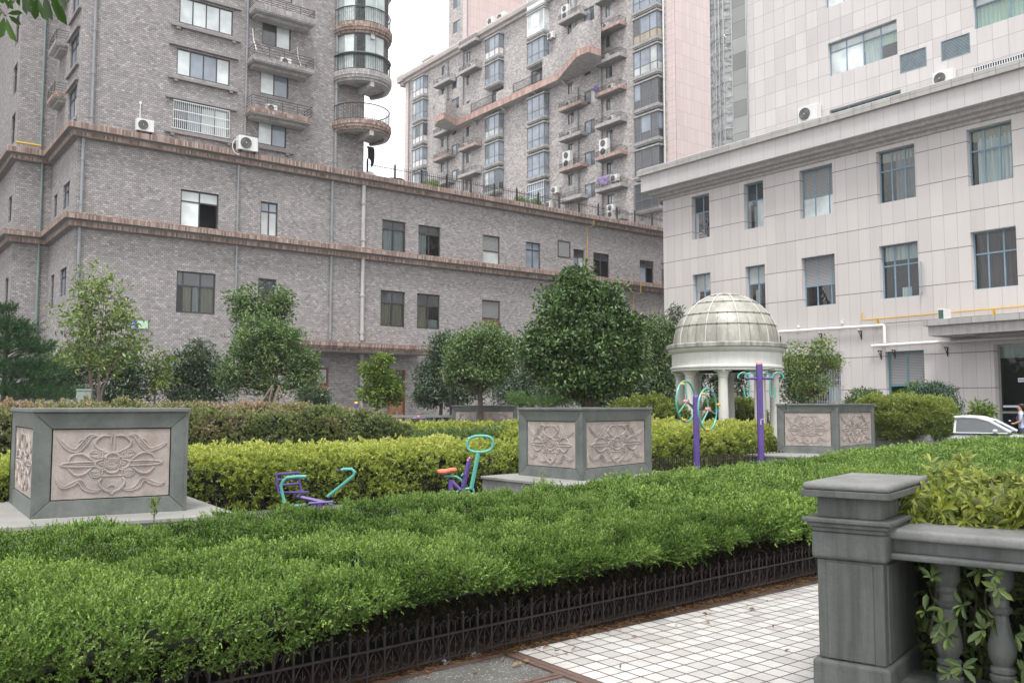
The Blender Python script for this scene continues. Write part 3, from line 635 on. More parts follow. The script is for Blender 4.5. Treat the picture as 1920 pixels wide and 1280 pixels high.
# eaves band: coping, fascia, moulding
mb = MB(); path = [(60, Y1), (XW, Y1), (XW, -10)]
prof = [(0, 14.25), (.10, 14.27), (.12, 14.40), (.34, 14.45), (.36, 14.56), (.60, 14.6), (.62, 14.80)]
sweep(mb, path, prof); opart(mb, 'cornice_moulding', mat('cornice_stone', (.40, .385, .365), .7, .12, 4, streak=.6))
mb = MB(); sweep(mb, path, [(.62, 14.80), (.95, 14.82), (.95, 15.78), (.97, 15.80)]); opart(mb, 'fascia', M_FASC)
mb = MB(); sweep(mb, path, [(.95, 15.80), (1.12, 15.82), (1.12, 16.18), (1.02, 16.24), (.55, 16.26), (.55, 15.0)]); opart(mb, 'coping', M_COPE)
mb = MB(); mb.quad((XW - .6, -10, 15.1), (XU, -10, 15.1), (XU, Y1 + .5, 15.1), (XW - .6, Y1 + .5, 15.1)); mb.quad((XU, 32.9, 15.1), (60, 32.9, 15.1), (60, Y1 + .5, 15.1), (XU, Y1 + .5, 15.1)); opart(mb, 'terrace_roof', M_CONCL)
ofr = dict(fm=M_BLUE, rv=.36, fw=.06)
for r_, row in enumerate((W3, W2)):
    for i, h in enumerate(row):
        kw = dict(ofr); kw['pane'] = M_CLEARG
        # u grows away to the left of the picture, so fractions run right to left
        if i == 0: kw.update(mul=(.5,), tr=.62, top=M_GL_D if r_ == 0 else M_GL_L, curt=[])
        if i == 1: kw.update(mul=(.5,), tr=.62, top=M_GL_D if r_ == 0 else M_GL_L, low=[M_GL_W if r_ == 0 else None, None], curt=[(.6, .72, 0, .5, M_CUR_L)])
        if i == 2: kw.update(mul=(.2, .62), tr=.42, top=M_LOUV, low=[M_GL_W, M_GL_W, M_GL_W] if r_ == 0 else [None] * 3)
        if i == 3: kw.update(mul=(.33, .68), tr=.62, curt=[(0, .62, 0, 1, M_CUR_G), (0, 1, .8, 1, M_CUR_B)] if r_ == 0 else [(0, 1, .72, 1, M_CUR_L), (.3, .55, 0, .2, M_CUR_L)])
        if i == 4: kw.update(mul=(.33, .68), tr=.62, curt=[(0, .85, 0, .85, M_CUR_L), (0, 1, .8, 1, M_CUR_B)] if r_ == 0 else [(0, .9, 0, .95, M_CUR_R)])
        if i == 5: kw.update(mul=(.33, .68), tr=.62, curt=[(0, 1, 0, 1, M_CUR_L)])
        fo = place(window(None, Wp, h, **kw), ob)
        if (r_, i) in ((1, 0), (1, 1), (1, 3)):      # casements standing open
            y = h[0] + (.06 if i == 3 else (h[1] - h[0]) * (.06)); L = .55; zz0, zz1 = h[2] + .06, h[2] + (h[3] - h[2]) * .6
            c = MB(); a_ = Vector((XW + .3, y, 0)); d = Vector((-.86, -.5 if i == 3 else .28, 0)).normalized()
            for (s0, s1, q0, q1) in ((0, .05, zz0, zz1), (L - .05, L, zz0, zz1), (0, L, zz0, zz0 + .05), (0, L, zz1 - .05, zz1)):
                p0, p1 = a_ + d * s0, a_ + d * s1; nrm = Vector((-d.y, d.x, 0)) * .02
                c.prism([(p0 + nrm)[:2], (p1 + nrm)[:2], (p1 - nrm)[:2], (p0 - nrm)[:2]], q0, q1)
            c.build('casement', M_BLUE, fo)
            g = MB(); p0, p1 = a_ + d * .05, a_ + d * (L - .05); g.quad((p0.x, p0.y, zz0), (p1.x, p1.y, zz0), (p1.x, p1.y, zz1), (p0.x, p0.y, zz1)); g.build('pane', M_CLEARG, fo)
for i, h in enumerate(WU):
    kw = dict(ofr); kw.update(rv=.28, mul=(.25, .5, .75), tr=.74, pane=M_CLEARG, top=M_GL_L, low=[None, None, M_GL_W, M_GL_W], curt=[(0, 1, .45, .74, M_CUR_GR), (.25, .5, 0, .6, M_CUR_L)])
    if i == 1: kw.update(top=M_GL_D, low=[M_GL_D] * 4, curt=[])
    if i in (2, 4): kw.update(mul=(.33, .66), curt=[(0, 1, 0, .74, M_CUR_GR)], low=[None] * 3)
    place(window(None, Up, h, **kw), ob)
for h in LV:
    mb = MB(); mb.pb(Up, h[0], h[1], -.2, -.16, h[2], h[3], 0)
    for i in range(13):
        z = h[2] + .05 + (h[3] - h[2] - .1) * i / 13; mb.add([Up(h[0] + .04, -.02, z), Up(h[1] - .04, -.02, z), Up(h[1] - .04, -.02, z + .05), Up(h[0] + .04, -.02, z + .05), Up(h[0] + .04, -.10, z + .085), Up(h[1] - .04, -.10, z + .085)], [(0, 1, 2, 3), (3, 2, 5, 4)], 1)
    for a_, b_ in ((h[0], h[0] + .05), (h[1] - .05, h[1])): mb.pb(Up, a_, b_, -.16, .01, h[2], h[3], 1)
    mb.pb(Up, h[0] + .05, h[1] - .05, -.158, .01, h[2], h[2] + .04, 1); mb.pb(Up, h[0] + .05, h[1] - .05, -.158, .01, h[3] - .04, h[3], 1)
    opart(mb, 'louvre_vent', [M_ROOM, mat('louvre_blue', (.19, .24, .265), .5)])
mb = MB()      # security grille low on the upper wall
for z in (17.97, 18.27): mb.pb(Up, 14, 19.45, .1, .14, z, z + .03)
for i in range(48): mb.pb(Up, 14 + i * .115, 14.03 + i * .115, .105, .135, 17.97, 18.28)
opart(mb, 'window_grille', M_FRAMEW)
mb = MB(); mb.pb(Up, 14, 19.4, .0, .05, 17.9, 18.35); opart(mb, 'window', M_GL_D)
# glazed corner of the block
mb = MB(); cw = panel('curtain_glass_strip', 3, 1.02, 0, .25, .001, .03, (.30, .31, .295), (.1, .1, .1), rough=.12, var=.35, stain=0)
mb.quad(Up(32.95, 0, 14.8), Up(34.1, 0, 14.8), Up(34.1, 0, 36), Up(32.95, 0, 36)); opart(mb, 'corner_glazing', cw)
mb = MB(); rg = glass('mirror_glass', (.22, .22, .22), .05, wob=.9)
mb.quad(Up(34.1, 0, 14.8), (XU - .25, 34.55, 14.8), (XU - .25, 34.55, 36), Up(34.1, 0, 36)); mb.quad((XU - .25, 34.55, 14.8), (XU + .2, 36.0, 14.8), (XU + .2, 36.0, 36), (XU - .25, 34.55, 36)); mb.quad((XU + .2, 36, 14.8), (56, 36, 14.8), (56, 36, 36), (XU + .2, 36, 36))
opart(mb, 'corner_glazing', rg)
mb = MB()
for (x, y) in ((XU - .03, 32.9), (XU - .03, 33.0), (XU - .04, 34.1), (XU - .29, 34.55), (XU - .15, 35.0), (XU, 35.4), (XU + .16, 36.0)): mb.box(x - .02, x + .03, y - .025, y + .025, 14.8, 36)
z = 16
while z < 36:
    for (a_, b_) in (((XU - .29, 34.55), (XU + .16, 36.0)), ((XU - .04, 34.1), (XU - .29, 34.55))): mb.tube([(*a_, z), (*b_, z)], .02, 4)
    z += 1.02
opart(mb, 'glazing_bars', M_AL)
# ground floor: shopfront, louvred door, canopy, pipes, grille
h = WD; fo = place(window(None, Wp, (h[0], h[1], .5, 4.2), rv=.34, mul=(.5,), tr=.56, fw=.09, fm=mat('teal_frame', (.09, .22, .24), .4), top=M_LOUV, pane=M_CLEARG), ob)
place(window(None, Wp, (h[0] + .01, h[1] - .01, .02, .498), rv=.34, mul=(.5,), fw=.08, fm=MATS['teal_frame'], low=[M_GL_D, M_GL_D], name='door_base'), ob) if False else None
place(window(None, Wp, WG, rv=.34, mul=(.33, .66), tr=.6, fm=M_BLUE, fw=.06, pane=M_CLEARG, curt=[(.1, .4, 0, .5, M_CUR_L)]), ob)
mb = MB()
for z in (1.0, 1.8, 2.6, 3.4, 4.3): mb.pb(Wp, 24.55, 27.25, .34, .37, z, z + .03)
for i in range(20): u = 24.55 + 2.7 * i / 19; mb.tube([Wp(u, .36, .95), Wp(u, .36, 4.2), Wp(u, .12, 4.42)], .012, 4)
for u in (24.55, 27.25):
    for z in (1.0, 1.8, 2.6, 3.4, 4.3): mb.pb(Wp, u - .012, u + .012, 0, .34, z, z + .025)
opart(mb, 'window_grille', mat('weathered_steel', (.30, .29, .28), .6, .2))
M_DOORGL = clear('door_pane', (.55, .6, .58), 1.5)
fo = place(window(None, Wp, ED, rv=.45, mul=(.12, .36, .6, .845), tr=.30, fw=.09, fm=mat('steel_door_frame', (.30, .31, .31), .35, .08, metal=.5), pane=M_DOORGL, curt=[(.4, 1, .86, 1, M_CUR_GR)], name='entrance_door'), ob)
st = MB(); st.pb(Wp, 8.1, 17.15, -.375, -.365, 1.53, 1.62, 0); st.pb(Wp, 16.15, 16.5, -.375, -.365, 2.62, 2.80, 0)
for a_, b_ in ((15.0, 15.9), (12.0, 13.0)): st.pb(Wp, a_, b_, -.364, -.36, 1.555, 1.59, 1)
st.pb(Wp, 16.2, 16.45, -.364, -.36, 2.69, 2.73, 2)
s_ = st.build('door_sticker', [mat('sticker_white', (.62, .64, .74), .5, .03), mat('sticker_blue', (.25, .28, .45), .5, .03), mat('sticker_red', (.5, .08, .06), .5, .03)], fo)
mb = MB()
mb.pb(Wp, 6, 19.15, 0, 2.0, 4.66, 5.10, 0); mb.pb(Wp, 6, 19.32, 0, 2.14, 5.104, 5.36, 1); mb.pb(Wp, 6, 17.4, .3, 1.4, 4.55, 4.657, 0)
opart(mb, 'canopy', [mat('canopy_stone', (.38, .345, .34), .6, .1, 3, streak=.45), M_COPE])
mb = MB(); mb.tube([Wp(28.6, .2, 5.55), Wp(22.22, .2, 5.47), Wp(22.2, .2, 5.4), Wp(22.2, .2, 4.6)], .075, 8); mb.tube([Wp(22.85, .22, 4.5), Wp(13, .22, 4.52)], .075, 8)
for y in (28.2, 25.7, 23.5): mb.pb(Wp, y - .02, y + .02, 0, .3, 5.32, 5.38); 
mb.tube([Wp(27, .03, 5.72), Wp(27, .1, 5.72), Wp(27, .1, 5.85)], .06, 6); mb.tube([Wp(24.5, .03, 5.75), Wp(24.5, .1, 5.75), Wp(24.5, .1, 5.88)], .06, 6)
opart(mb, 'drainpipe', M_PIPEW, smooth=True)
mb = MB()
for y, z in ((28.2, 5.42), (25.7, 5.4), (23.5, 5.37), (22.5, 4.35), (21.8, 4.35), (19.3, 4.35)):
    mb.pb(Wp, y - .025, y + .025, 0, .3, z - .12, z - .08); mb.tube([Wp(y, .28, z - .1), Wp(y, .03, z - .42)], .02, 4); mb.pb(Wp, y - .025, y + .025, 0, .03, z - .5, z - .12)
opart(mb, 'pipe_bracket', M_RUST)
mb = MB(); mb.tube([Wp(23.38, .08, 6.2), Wp(23.38, .14, 6.15), Wp(23.36, .14, 5.84), Wp(23.3, .14, 5.81), Wp(8, .14, 5.86)], .032, 6)
for y in (22.6, 17.2): mb.pb(Wp, y - .03, y + .03, 0, .16, 5.5, 5.8)
opart(mb, 'gas_pipe', M_GAS)

# ================================================================== BRICK APARTMENT TOWER (far)
XT = 60.0; T = PX(XT)
tw = empty('apartment_tower', (XT, 77, 0), 'tall pale grey brick apartment tower with bay windows rising behind the podium', 'building')
def tpart(mb, name, m, **kw): return place(mb.build(name, m, None, **kw), tw)
def s2(z, n): return (z - EYE) * (XT - n) / XT + EYE
def roofz(y): return 45.9
ZR = 46.6
small = []
LA = [45.25, 42.3, 39.0, 35.78, 32.5, 29.2, 25.95]
for z in LA:
    small.append((91.8, 92.6, z - 1.15, z)); small.append((86.1, 86.95, z - 1.2, z + .03)); small.append((67.1, 68.0, z - 1.25, z - .1))
for z in (42.03, 38.85, 35.65, 32.35, 29.1, 25.85): small.append((61.3, 62.2, z - 1.2, z))
small.append((61.2, 62.1, 21.6, 22.5))
SQ = [(88.57, 90.15, z - 1.4, z) for z in (42.9, 40.2, 37.0, 34.28, 31.0, 27.8)] + [(63.85, 65.45, z - 1.5, z) for z in (42.8, 37.2, 34.02, 30.87, 27.57, 24.27, 39.9)]
TD = [(79.3, 81.6, 36.75, 38.9), (71.2, 74.2, 36.75, 38.9)]
mb = MB(); wall(mb, T, 54.0, 100.9, 0, ZR - .5, small + SQ + TD, rv=.15)
mb.quad((XT, 101.7, 0), (XT + 16, 101.7, 0), (XT + 16, 101.7, ZR), (XT, 101.7, ZR))
tpart(mb, 'wall', M_BRICKT)
mb = MB(); wall(mb, T, 100.9, 101.7, 0, ZR - .3); mb.v = [(x - .03, y, z) for x, y, z in mb.v]; tpart(mb, 'corner_quoin', M_PINK); mb = MB(); wall(mb, T, 53.0, 54.0, 0, ZR + 14)
mb.quad((XT, 53, 0), (XT + 14, 53, 0), (XT + 14, 53, ZR + 14), (XT, 53, ZR + 14))
mb.v = [(x + (-.03 if x == XT else 0), y, z) for x, y, z in mb.v]
tpart(mb, 'corner_quoin', M_PINK)
mb = MB(); mb.quad((XT + .001, 52.97, 0), (XT + 14, 52.97, 0), (XT + 14, 52.97, 62), (XT + .001, 52.97, 62)); tpart(mb, 'end_wall', M_PINKW)
mb = MB(); sweep(mb, [(XT, 54.0), (XT, 101.9), (XT + 16, 101.9)], [(0, ZR - .9), (.35, ZR - .85), (.35, ZR - .55), (.7, ZR - .45), (.75, ZR - .05), (.4, ZR), (.3, ZR + .5), (.0, ZR + .5)], flip=-1); tpart(mb, 'roof_cornice', mat('roof_edge_stone', (.45, .40, .38), .7, .15, 2, streak=.4))
mb = MB(); mb.box(XT - .7, XT + .6, 101.4, 103.0, ZR - .6, ZR + .25); mb.box(XT - .4, XT + .4, 101.7, 102.6, ZR - 1.1, ZR - .602)
mb.box(XT + .4, XT + 1.2, 95.5, 97.6, ZR + .5, ZR + 1.0); mb.box(XT + .2, XT + 1.4, 95.2, 97.9, ZR + 1.0, ZR + 1.25)
tpart(mb, 'roof_cornice', MATS['roof_edge_stone'])
mb = MB(); mb.box(XT + .05, XT + 15.9, 53.1, 101.6, ZR - .6, ZR - .3); tpart(mb, 'roof', M_CONCL)
for h in small:
    lo = rnd.choice([[M_GL_L, M_GL_D], [M_GL_D, M_GL_B], [M_GL_B, M_GL_D], [M_GL_L, M_GL_B]])
    place(window(None, T, h, rv=.14, mul=(.5,), fw=.07, low=lo), tw)
for h in SQ:
    lo = rnd.choice([[M_GL_L, M_GL_D], [M_GL_D, M_GL_L], [M_GL_D, M_GL_B]])
    fo = place(window(None, T, h, rv=.14, mul=(.45,), fw=.08, fm=M_FRAMEG, low=lo), tw)
for h in TD: place(window(None, T, h, rv=.14, mul=(.25, .5, .75), tr=.75, fw=.08, top=M_GL_D, low=[M_GL_B, M_GL_D, M_GL_B, M_GL_D]), tw)
BAYZ = [45.55, 42.35, 39.1, 35.87, 32.6, 29.33, 26.05, 22.75]
def bay(y0, y1, zt, fm, panes, apron=None, grille=False):
    n = .7; zt = s2(zt, n); zb_ = zt - 2.42; Z0 = zb_ + .0
    sl_ = MB(); sl_.pb(T, y0 - .08, y1 + .08, 0, n + .08, zb_ - .28, zb_); sl_.pb(T, y0 - .02, y1 + .02, 0, n + .0, zb_ - .42, zb_ - .282); 
    o = tpart(sl_, 'bay_window', mat('bay_slab', (.33, .325, .315), .85, .2, 2, streak=.5))
    hd_ = MB(); hd_.pb(T, y0 - .1, y1 + .1, 0, n + .1, zt, zt + .16); hd_.build('bay_head', MATS['bay_slab'], o)
    f = MB(); fw = .05; zm = zb_ + .82
    W_ = y1 - y0; ms = [0, .30, .72, 1]
    for q in ms: c = y0 + .05 + (W_ - .1) * q; f.pb(T, c - fw, c + fw, n - .06, n, zb_, zt)
    for z in (zb_ + .04, zm, zt - .05): f.pb(T, y0 + .1, y1 - .1, n - .055, n - .01, z - .035, z + .035)
    for yy in (y0, y1 - .05):
        for z in (zb_ + .04, zm, zt - .05): f.pb(T, yy, yy + .05, 0, n - .061, z - .035, z + .035)
        f.pb(T, yy, yy + .05, .0, .06, zb_, zt)
    fr_ = f.build('window_frame', fm, o)
    g = MB(); pm = panes + [apron or panes[0]]
    for i in range(3):
        a_, b_ = y0 + .05 + (W_ - .1) * ms[i], y0 + .05 + (W_ - .1) * ms[i + 1]
        g.quad(T(a_, n - .03, zm), T(b_, n - .03, zm), T(b_, n - .03, zt), T(a_, n - .03, zt), i % len(panes)); g.quad(T(a_, n - .03, zb_), T(b_, n - .03, zb_), T(b_, n - .03, zm), T(a_, n - .03, zm), len(panes))
    for yy in (y0 + .02, y1 - .02):
        g.quad(T(yy, 0, zm), T(yy, n - .03, zm), T(yy, n - .03, zt), T(yy, 0, zt), 1 % len(panes)); g.quad(T(yy, 0, zb_), T(yy, n - .03, zb_), T(yy, n - .03, zm), T(yy, 0, zm), len(panes))
    g.build('pane', pm, o)
    if grille:
        k = MB()
        for i in range(26 if grille == 2 else 9): u = y0 + W_ * i / (25 if grille == 2 else 8); k.pb(T, u - .02, u + .02, n + .12, n + .15, zb_ - .1, zt)
        for i in range(4): z = zb_ + (zt - zb_) * i / 3; k.pb(T, y0, y1, n + .15, n + .18, z - .025, z + .025)
        k.build('window_grille', M_FRAMEG if grille == 2 else M_FRAMEW, o)
bl, dk, pl = M_GL_B, M_GL_D, M_GL_L
WHT = mat('white_panel', (.62, .60, .60), .5, .05, 2)
for i, z in enumerate(BAYZ):
    if i < 6: bay(95.95, 98.6, z, M_FRAMEG, [bl, dk, bl] if i == 2 else [bl, bl, pl], WHT if i in (0, 2, 3) else None)
    if i != 2 and i < 6: bay(79.3, 82.1, z - .05, M_FRAMEG, [bl, bl, dk] if i != 5 else [dk, bl, pl], WHT if i == 0 else (pl if i == 3 else None))
    if i != 2 and i < 7:
        bay(71.1, 74.07, z, M_FRAMEW if i == 0 else M_FRAMEG, [pl, M_GL_W] if i == 0 else [bl, bl, bl], M_GL_W if i == 0 else None, grille=1 if i == 6 else False)
    bay(54.55, 57.67, z - .03, M_FRAMEG, ([bl, bl, bl], [bl, pl, bl], [bl, bl, dk], [pl, bl, bl], [dk, dk, bl], [dk, bl, dk], [dk, dk, dk], [dk, dk, dk])[i],
        M_CUR_B if i == 2 else (dk if i == 5 else None), grille=2 if i == 7 else False)
bay(71.1, 74.07, 48.6, M_FRAMEW, [pl, M_GL_W], M_GL_W)
TB1 = brick('tower_balcony_red', .24, .35, [(0, (.30, .2, .17)), (.5, (.42, .28, .24)), (1, (.5, .38, .34))], (.3, .24, .22), .02, stain=.4); TB2 = mat('tower_balcony_grey', (.38, .365, .355), .85, .2, 2, streak=.4)
def tbal(y0, y1, z, fas):
    n = 1.0; z = (z - EYE) + EYE
    mb = MB(); mb.pb(T, y0, y1, 0, n, z, z + .34, 0); mb.pb(T, y0 + .1, y1 - .1, 0, n - .1, z - .08, z - .002, 1)
    o = tpart(mb, 'balcony', [fas, M_CONC])
    railing(T, y0 + .06, y1 - .06, 0, n - .06, z + .34, z + .85, 'rails', r=.016, nr=4).build('railing', M_IRON, o)
    return z + .34
BAL = {}
for k, z in enumerate((42.42, 39.15, 35.95, 32.68, 29.4)): BAL['A%d' % k] = tbal(89.35, 93.1, z, TB1 if k == 3 else TB2)
for k, z in enumerate((45.6, 42.3, 32.7, 29.35, 26.1)): BAL['B%d' % k] = tbal(83.6, 87.3, z, TB1 if k == 2 else TB2)
for k, z in enumerate((42.1, 32.55, 29.35, 26.05, 22.8)): BAL['D%d' % k] = tbal(64.95, 68.45, z, TB1 if k in (1, 3) else TB2)
for k, z in enumerate((42.2, 38.95, 35.75, 32.5, 29.3, 26.0, 22.8, 19.6)): BAL['E%d' % k] = tbal(59.25, 62.85, z, TB1 if k in (1, 3, 5) else TB2)
# long terrace with splayed ends
plan = [(XT, 90.0), (56.9, 89.4), (56.2, 87.7), (56.2, 86.1), (58.9, 87.5), (58.9, 68.4), (56.4, 62.6), (56.5, 61.0), (58.2, 61.0), (XT, 62.9)]
mb = MB(); np_ = len(plan); mb.prism(plan, 36.0, 36.72, 0); mb.mi[-(np_ + 2)] = 1; mb.mi[-(np_ + 1)] = 1
for y in (84.5, 78.6, 72.6, 68.0): mb.add([(XT, y, 35.99), (59.1, y, 35.99), (XT, y, 35.4), (XT, y + .3, 35.99), (59.1, y + .3, 35.99), (XT, y + .3, 35.4)], [(0, 1, 2), (3, 4, 5), (0, 1, 4, 3), (1, 2, 5, 4)], 1)
terr = tpart(mb, 'terrace', [M_REDT, M_CONCL])
for seg, zt in (([(XT, 90.0), (56.9, 89.4)], 39.5), ([(56.9, 89.4), (56.2, 87.7), (56.2, 86.1)], 39.0), ([(56.2, 86.1), (58.9, 87.5)], 38.4), ([(58.9, 87.5), (58.9, 84.5)], 38.1), ([(58.9, 79.3), (58.9, 76.2)], 37.8), ([(58.9, 70.9), (58.9, 68.4), (56.4, 62.6), (56.5, 61.0), (58.2, 61.0), (XT, 62.9)], 39.2)):
    mb = MB(); sweep(mb, seg, [(.0, 36.7), (.0, zt), (-.25, zt), (-.25, 36.7)]); mb.build('parapet', M_BRICKT, terr)
for y0, y1 in ((79.3, 84.5), (70.9, 76.2)):
    mb = MB()
    for z in (36.9, 37.8): mb.tube([(58.95, y0, z), (58.95, y1, z)], .03, 4)
    for i in range(36): y = y0 + (y1 - y0) * i / 35; mb.tube([(58.95, y, 36.72), (58.95, y, 37.8)], .016, 3)
    mb.build('railing', M_IRON, terr)
for (y, z0, z1) in ((100.6, 0, ZR - 1), (91.0, 14, ZR - 1), (87.5, 36.8, ZR - 1), (87.5, 14, 34.8), (66.6, 36, 46), (66.3, 14, 34.8), (62.75, 14, 45), (83.2, 14, 30), (54.3, 14, ZR)):
    mb = MB(); mb.tube([T(y, .12, z0), T(y, .12, z1)], .075, 6); tpart(mb, 'drainpipe', M_PIPE if y != 54.3 else M_PIPEW)
# stair tower on the roof
XP = 62.0; Pp = PX(XP)
PW = [(91.35, 93.0, 50.25, 51.8), (91.35, 93.0, 53.6, 55.2), (91.35, 93.0, 57, 58.6)]
mb = MB(); wall(mb, Pp, 90.7, 94.0, 46, 64, PW, rv=.12); mb.quad((XP, 94, 46), (78, 94, 46), (78, 94, 64), (XP, 94, 64)); tpart(mb, 'stair_tower_wall', M_BRICKT)
for h in PW: place(window(None, Pp, h, rv=.1, mul=(.5,), fw=.08, fm=M_FRAMEG, low=[M_GL_B, M_GL_D]), tw)
mb = MB(); wall(mb, Pp, 89.75, 90.7, 46, 64); mb.v = [(x - .02 if x == XP else x, y, z) for x, y, z in mb.v]; tpart(mb, 'corner_quoin', M_PINK)
mb = MB(); mb.quad((XP, 89.75, 46), (74, 89.75, 46), (74, 89.75, 66), (XP, 89.75, 66)); mb.quad((74, 89.75, 46), (74, 60, 46), (74, 60, 66), (74, 89.75, 66)); tpart(mb, 'stair_tower_wall', M_PINKW)
mb = MB(); mb.tube([(61.85, 89.5, 46.9), (61.85, 89.5, 64)], .08, 6); tpart(mb, 'drainpipe', M_PIPE)
mb = MB()
for y in (94.9, 96.2, 97.6):
    mb.tube([(61.2, y, 46.9), (61.2, y, 48.8)], .03, 4)
mb.tube([(61.2, 94.9, 48.8), (61.2, 97.6, 48.8)], .03, 4); mb.tube([(61.2, 94.9, 47.9), (61.2, 97.6, 47.9)], .02, 4)
mb.quad((61.2, 94.95, 47), (61.2, 97.55, 47), (61.2, 97.55, 48.75), (61.2, 94.95, 48.75)); tpart(mb, 'roof_screen', [M_CLEAR])

# ------------------------------------------------------------------ air conditioners (each bolted on or standing loose: things of their own)
def ac_build(w_, h_, d_, fans, name='air_conditioner'):
    root = bpy.data.objects.new(name, None); COL.objects.link(root)
    m = MB(); m.box(-w_ / 2, w_ / 2, -d_ / 2, d_ / 2, 0, h_); m.build('casing', M_AC, root, bevel=.02)
    for k in range(fans):
        r_ = min(w_, h_ / fans) * .40; cx = -w_ * .13 if fans == 1 else -w_ * .02; cz = h_ * (k + .5) / fans
        g = MB(); vs_ = []
        g.lathe([(r_, 0), (r_ * .97, .02), (r_ * .2, .01), (.001, .012)], (0, 0, 0), 24); g.xf(Matrix.Translation((cx, -d_ / 2 - .002, cz)) @ Matrix.Rotation(R(90), 4, 'X')); g.build('fan_grille', M_ACF, root)
        g = MB()
        for q in (.35, .55, .75, .97): g.tube([(math.cos(t_ * .3927) * r_ * q, math.sin(t_ * .3927) * r_ * q, 0) for t_ in range(16)], .006, 4, closed=True)
        g.lathe([(r_ * .16, 0), (r_ * .16, .02), (.001, .022)], (0, 0, 0), 12)
        g.xf(Matrix.Translation((cx, -d_ / 2 - .03, cz)) @ Matrix.Rotation(R(90), 4, 'X')); g.build('fan_guard', mat('ac_guard', (.35, .35, .34), .5), root)
    m = MB(); m.box(-w_ * .4, -w_ * .4 + .05, -d_ / 2, d_ / 2, -.06, -.002); m.box(w_ * .4 - .05, w_ * .4, -d_ / 2, d_ / 2, -.06, -.002); m.build('foot', M_IRON, root)
    return root
AC1 = ac_build(.85, .62, .34, 1); AC2 = ac_build(.95, 1.35, .36, 2)
used = {id(AC1): False, id(AC2): False}
def ac(proto, loc, rz, label, group, s=1):
    o = proto if not used[id(proto)] else copy_tree(proto); used[id(proto)] = True
    o.location = loc; o.rotation_euler = (0, 0, rz); o.scale = (s, s, s); return tag(o, label, 'air conditioner', group)
FY, FX = 0, -math.pi / 2          # facing -y / facing -x
TG = 'air conditioning units on the apartment tower'
ac(AC2, (XT - .65, 67.35, BAL['D3']), FX, 'white two fan outdoor unit on the left hand red balcony of the far tower', TG, 1.25)
ac(AC2, (XT - .65, 61.8, BAL['E5']), FX, 'white two fan outdoor unit on the right hand red balcony of the far tower', TG, 1.25)
ac(AC2, (XT + 1.3, 83.6, ZR + .5), FX, 'tall two fan unit on the roof edge of the far tower beside the pink wall', TG, 1.3)
ac(AC2, (XT - .6, 67.6, BAL['D0']), FX, 'white two fan outdoor unit on the topmost balcony beside the white framed bays', TG, 1.1)
ac(AC1, (XT + 1.2, 81.2, ZR + .9), FX, 'single fan unit on the tower roof right of the tall two fan unit', TG, 1.7)
ac(AC1, (XT + 1.2, 86.0, ZR + .5), FX, 'small single fan unit on the tower roof left of the tall two fan unit', TG, 1.15)
ac(AC1, (XT - .35, 69.7, 24.15), FX, 'upper of two small outdoor units bolted on the brick left of the lowest left balcony', TG, 1.15)
ac(AC1, (XT - .35, 70.7, 22.75), FX, 'lower of two small outdoor units bolted on the brick left of the lowest left balcony', TG, 1.15)
ac(AC1, (XT - .35, 70.3, 41.3), FX, 'small outdoor unit bolted beside the second bay from the top of the far tower', TG, 1.1)
ac(AC1, (XT - .6, 60.4, BAL['E6'] + .35), FX, 'small outdoor unit on the balcony hung with purple washing', TG, 1.1)
ac(AC2, (XT - .6, 61.0, 20.0), FX, 'white outdoor unit on the lowest balcony just above the roof fence', TG, .95)
for nm, y, lab in (('A0', 92.4, 'top left'), ('A2', 91.6, 'left under the terrace end'), ('B1', 85.2, 'left beside the middle bays'), ('B2', 86.5, 'red left'), ('D1', 67.3, 'red under the terrace underside'), ('D2', 67.2, 'grey just below the red one'), ('E1', 61.6, 'upper right red'), ('E3', 60.9, 'right red with purple cloth'), ('E4', 60.9, 'right grey in mid height'), ('E2', 61.7, 'right with a rolled mat')):
    ac(AC1, (XT - .5, y, BAL[nm]), FX, 'small outdoor unit behind the rails of the %s balcony' % lab, TG, .95)
ac(AC1, (bx(9.18), YB - .32, bz(12.42)), FY, 'white outdoor unit with red badge standing at the left end of the brick cornice', 'outdoor units on the brick building')
ac(AC1, (bx(13.28), YB - .55, bz(12.34)), FY, 'larger outdoor unit with curled hose on the brick cornice below the barred window', 'outdoor units on the brick building', 1.25)
ac(AC1, (bx(14.3), YB - .6, bz(14.22)), FY, 'small outdoor unit behind the rails of the lowest red balcony', 'outdoor units on the brick building', .7)
ac(AC1, (bx(14.9), YB - .6, bz(16.42)), FY, 'small outdoor unit behind the rails of the grey middle balcony', 'outdoor units on the brick building', .7)
ac(AC1, (XU - .3, 28.5, 17.92), FX, 'white outdoor unit with dark fan above the left end of the office parapet', 'outdoor units of the office building', 1.45)
ac(AC1, (XU - .3, 20.75, 17.75), FX, 'outdoor unit on the upper office wall below the blue grey louvres', 'outdoor units of the office building', 1.2)
q_ = ac(AC1, (XW - 1.3, 18.75, 5.37), math.pi, 'outdoor unit turned sideways on the entrance canopy', 'outdoor units of the office building', .8); g = MB(); g.box(.426, .432, -.13, .15, .06, .56); g.build('coil', mat('coil_green', (.05, .10, .09), .5), q_)
for o, p, c in ((0, (bx(9.18) + .25, YB - .50, bz(12.42) + .47), (.6, .05, .05)), (1, (XW + 1.0, 19.05, 16.45 + .48), (.05, .07, .3))):
    pass
mb = MB(); q = Vector(B(bx(9.05), .04, 0)); mb.tube([(q.x, q.y, bz(12.42) + .6), (q.x, q.y, bz(12.42) + 1.55)], .025, 5); mb.box(q.x - .06, q.x + .06, q.y - .02, q.y + .04, bz(12.42) + 1.5, bz(12.42) + 1.62); bpart(mb, 'pipe_cover', M_PIPEW, bb)
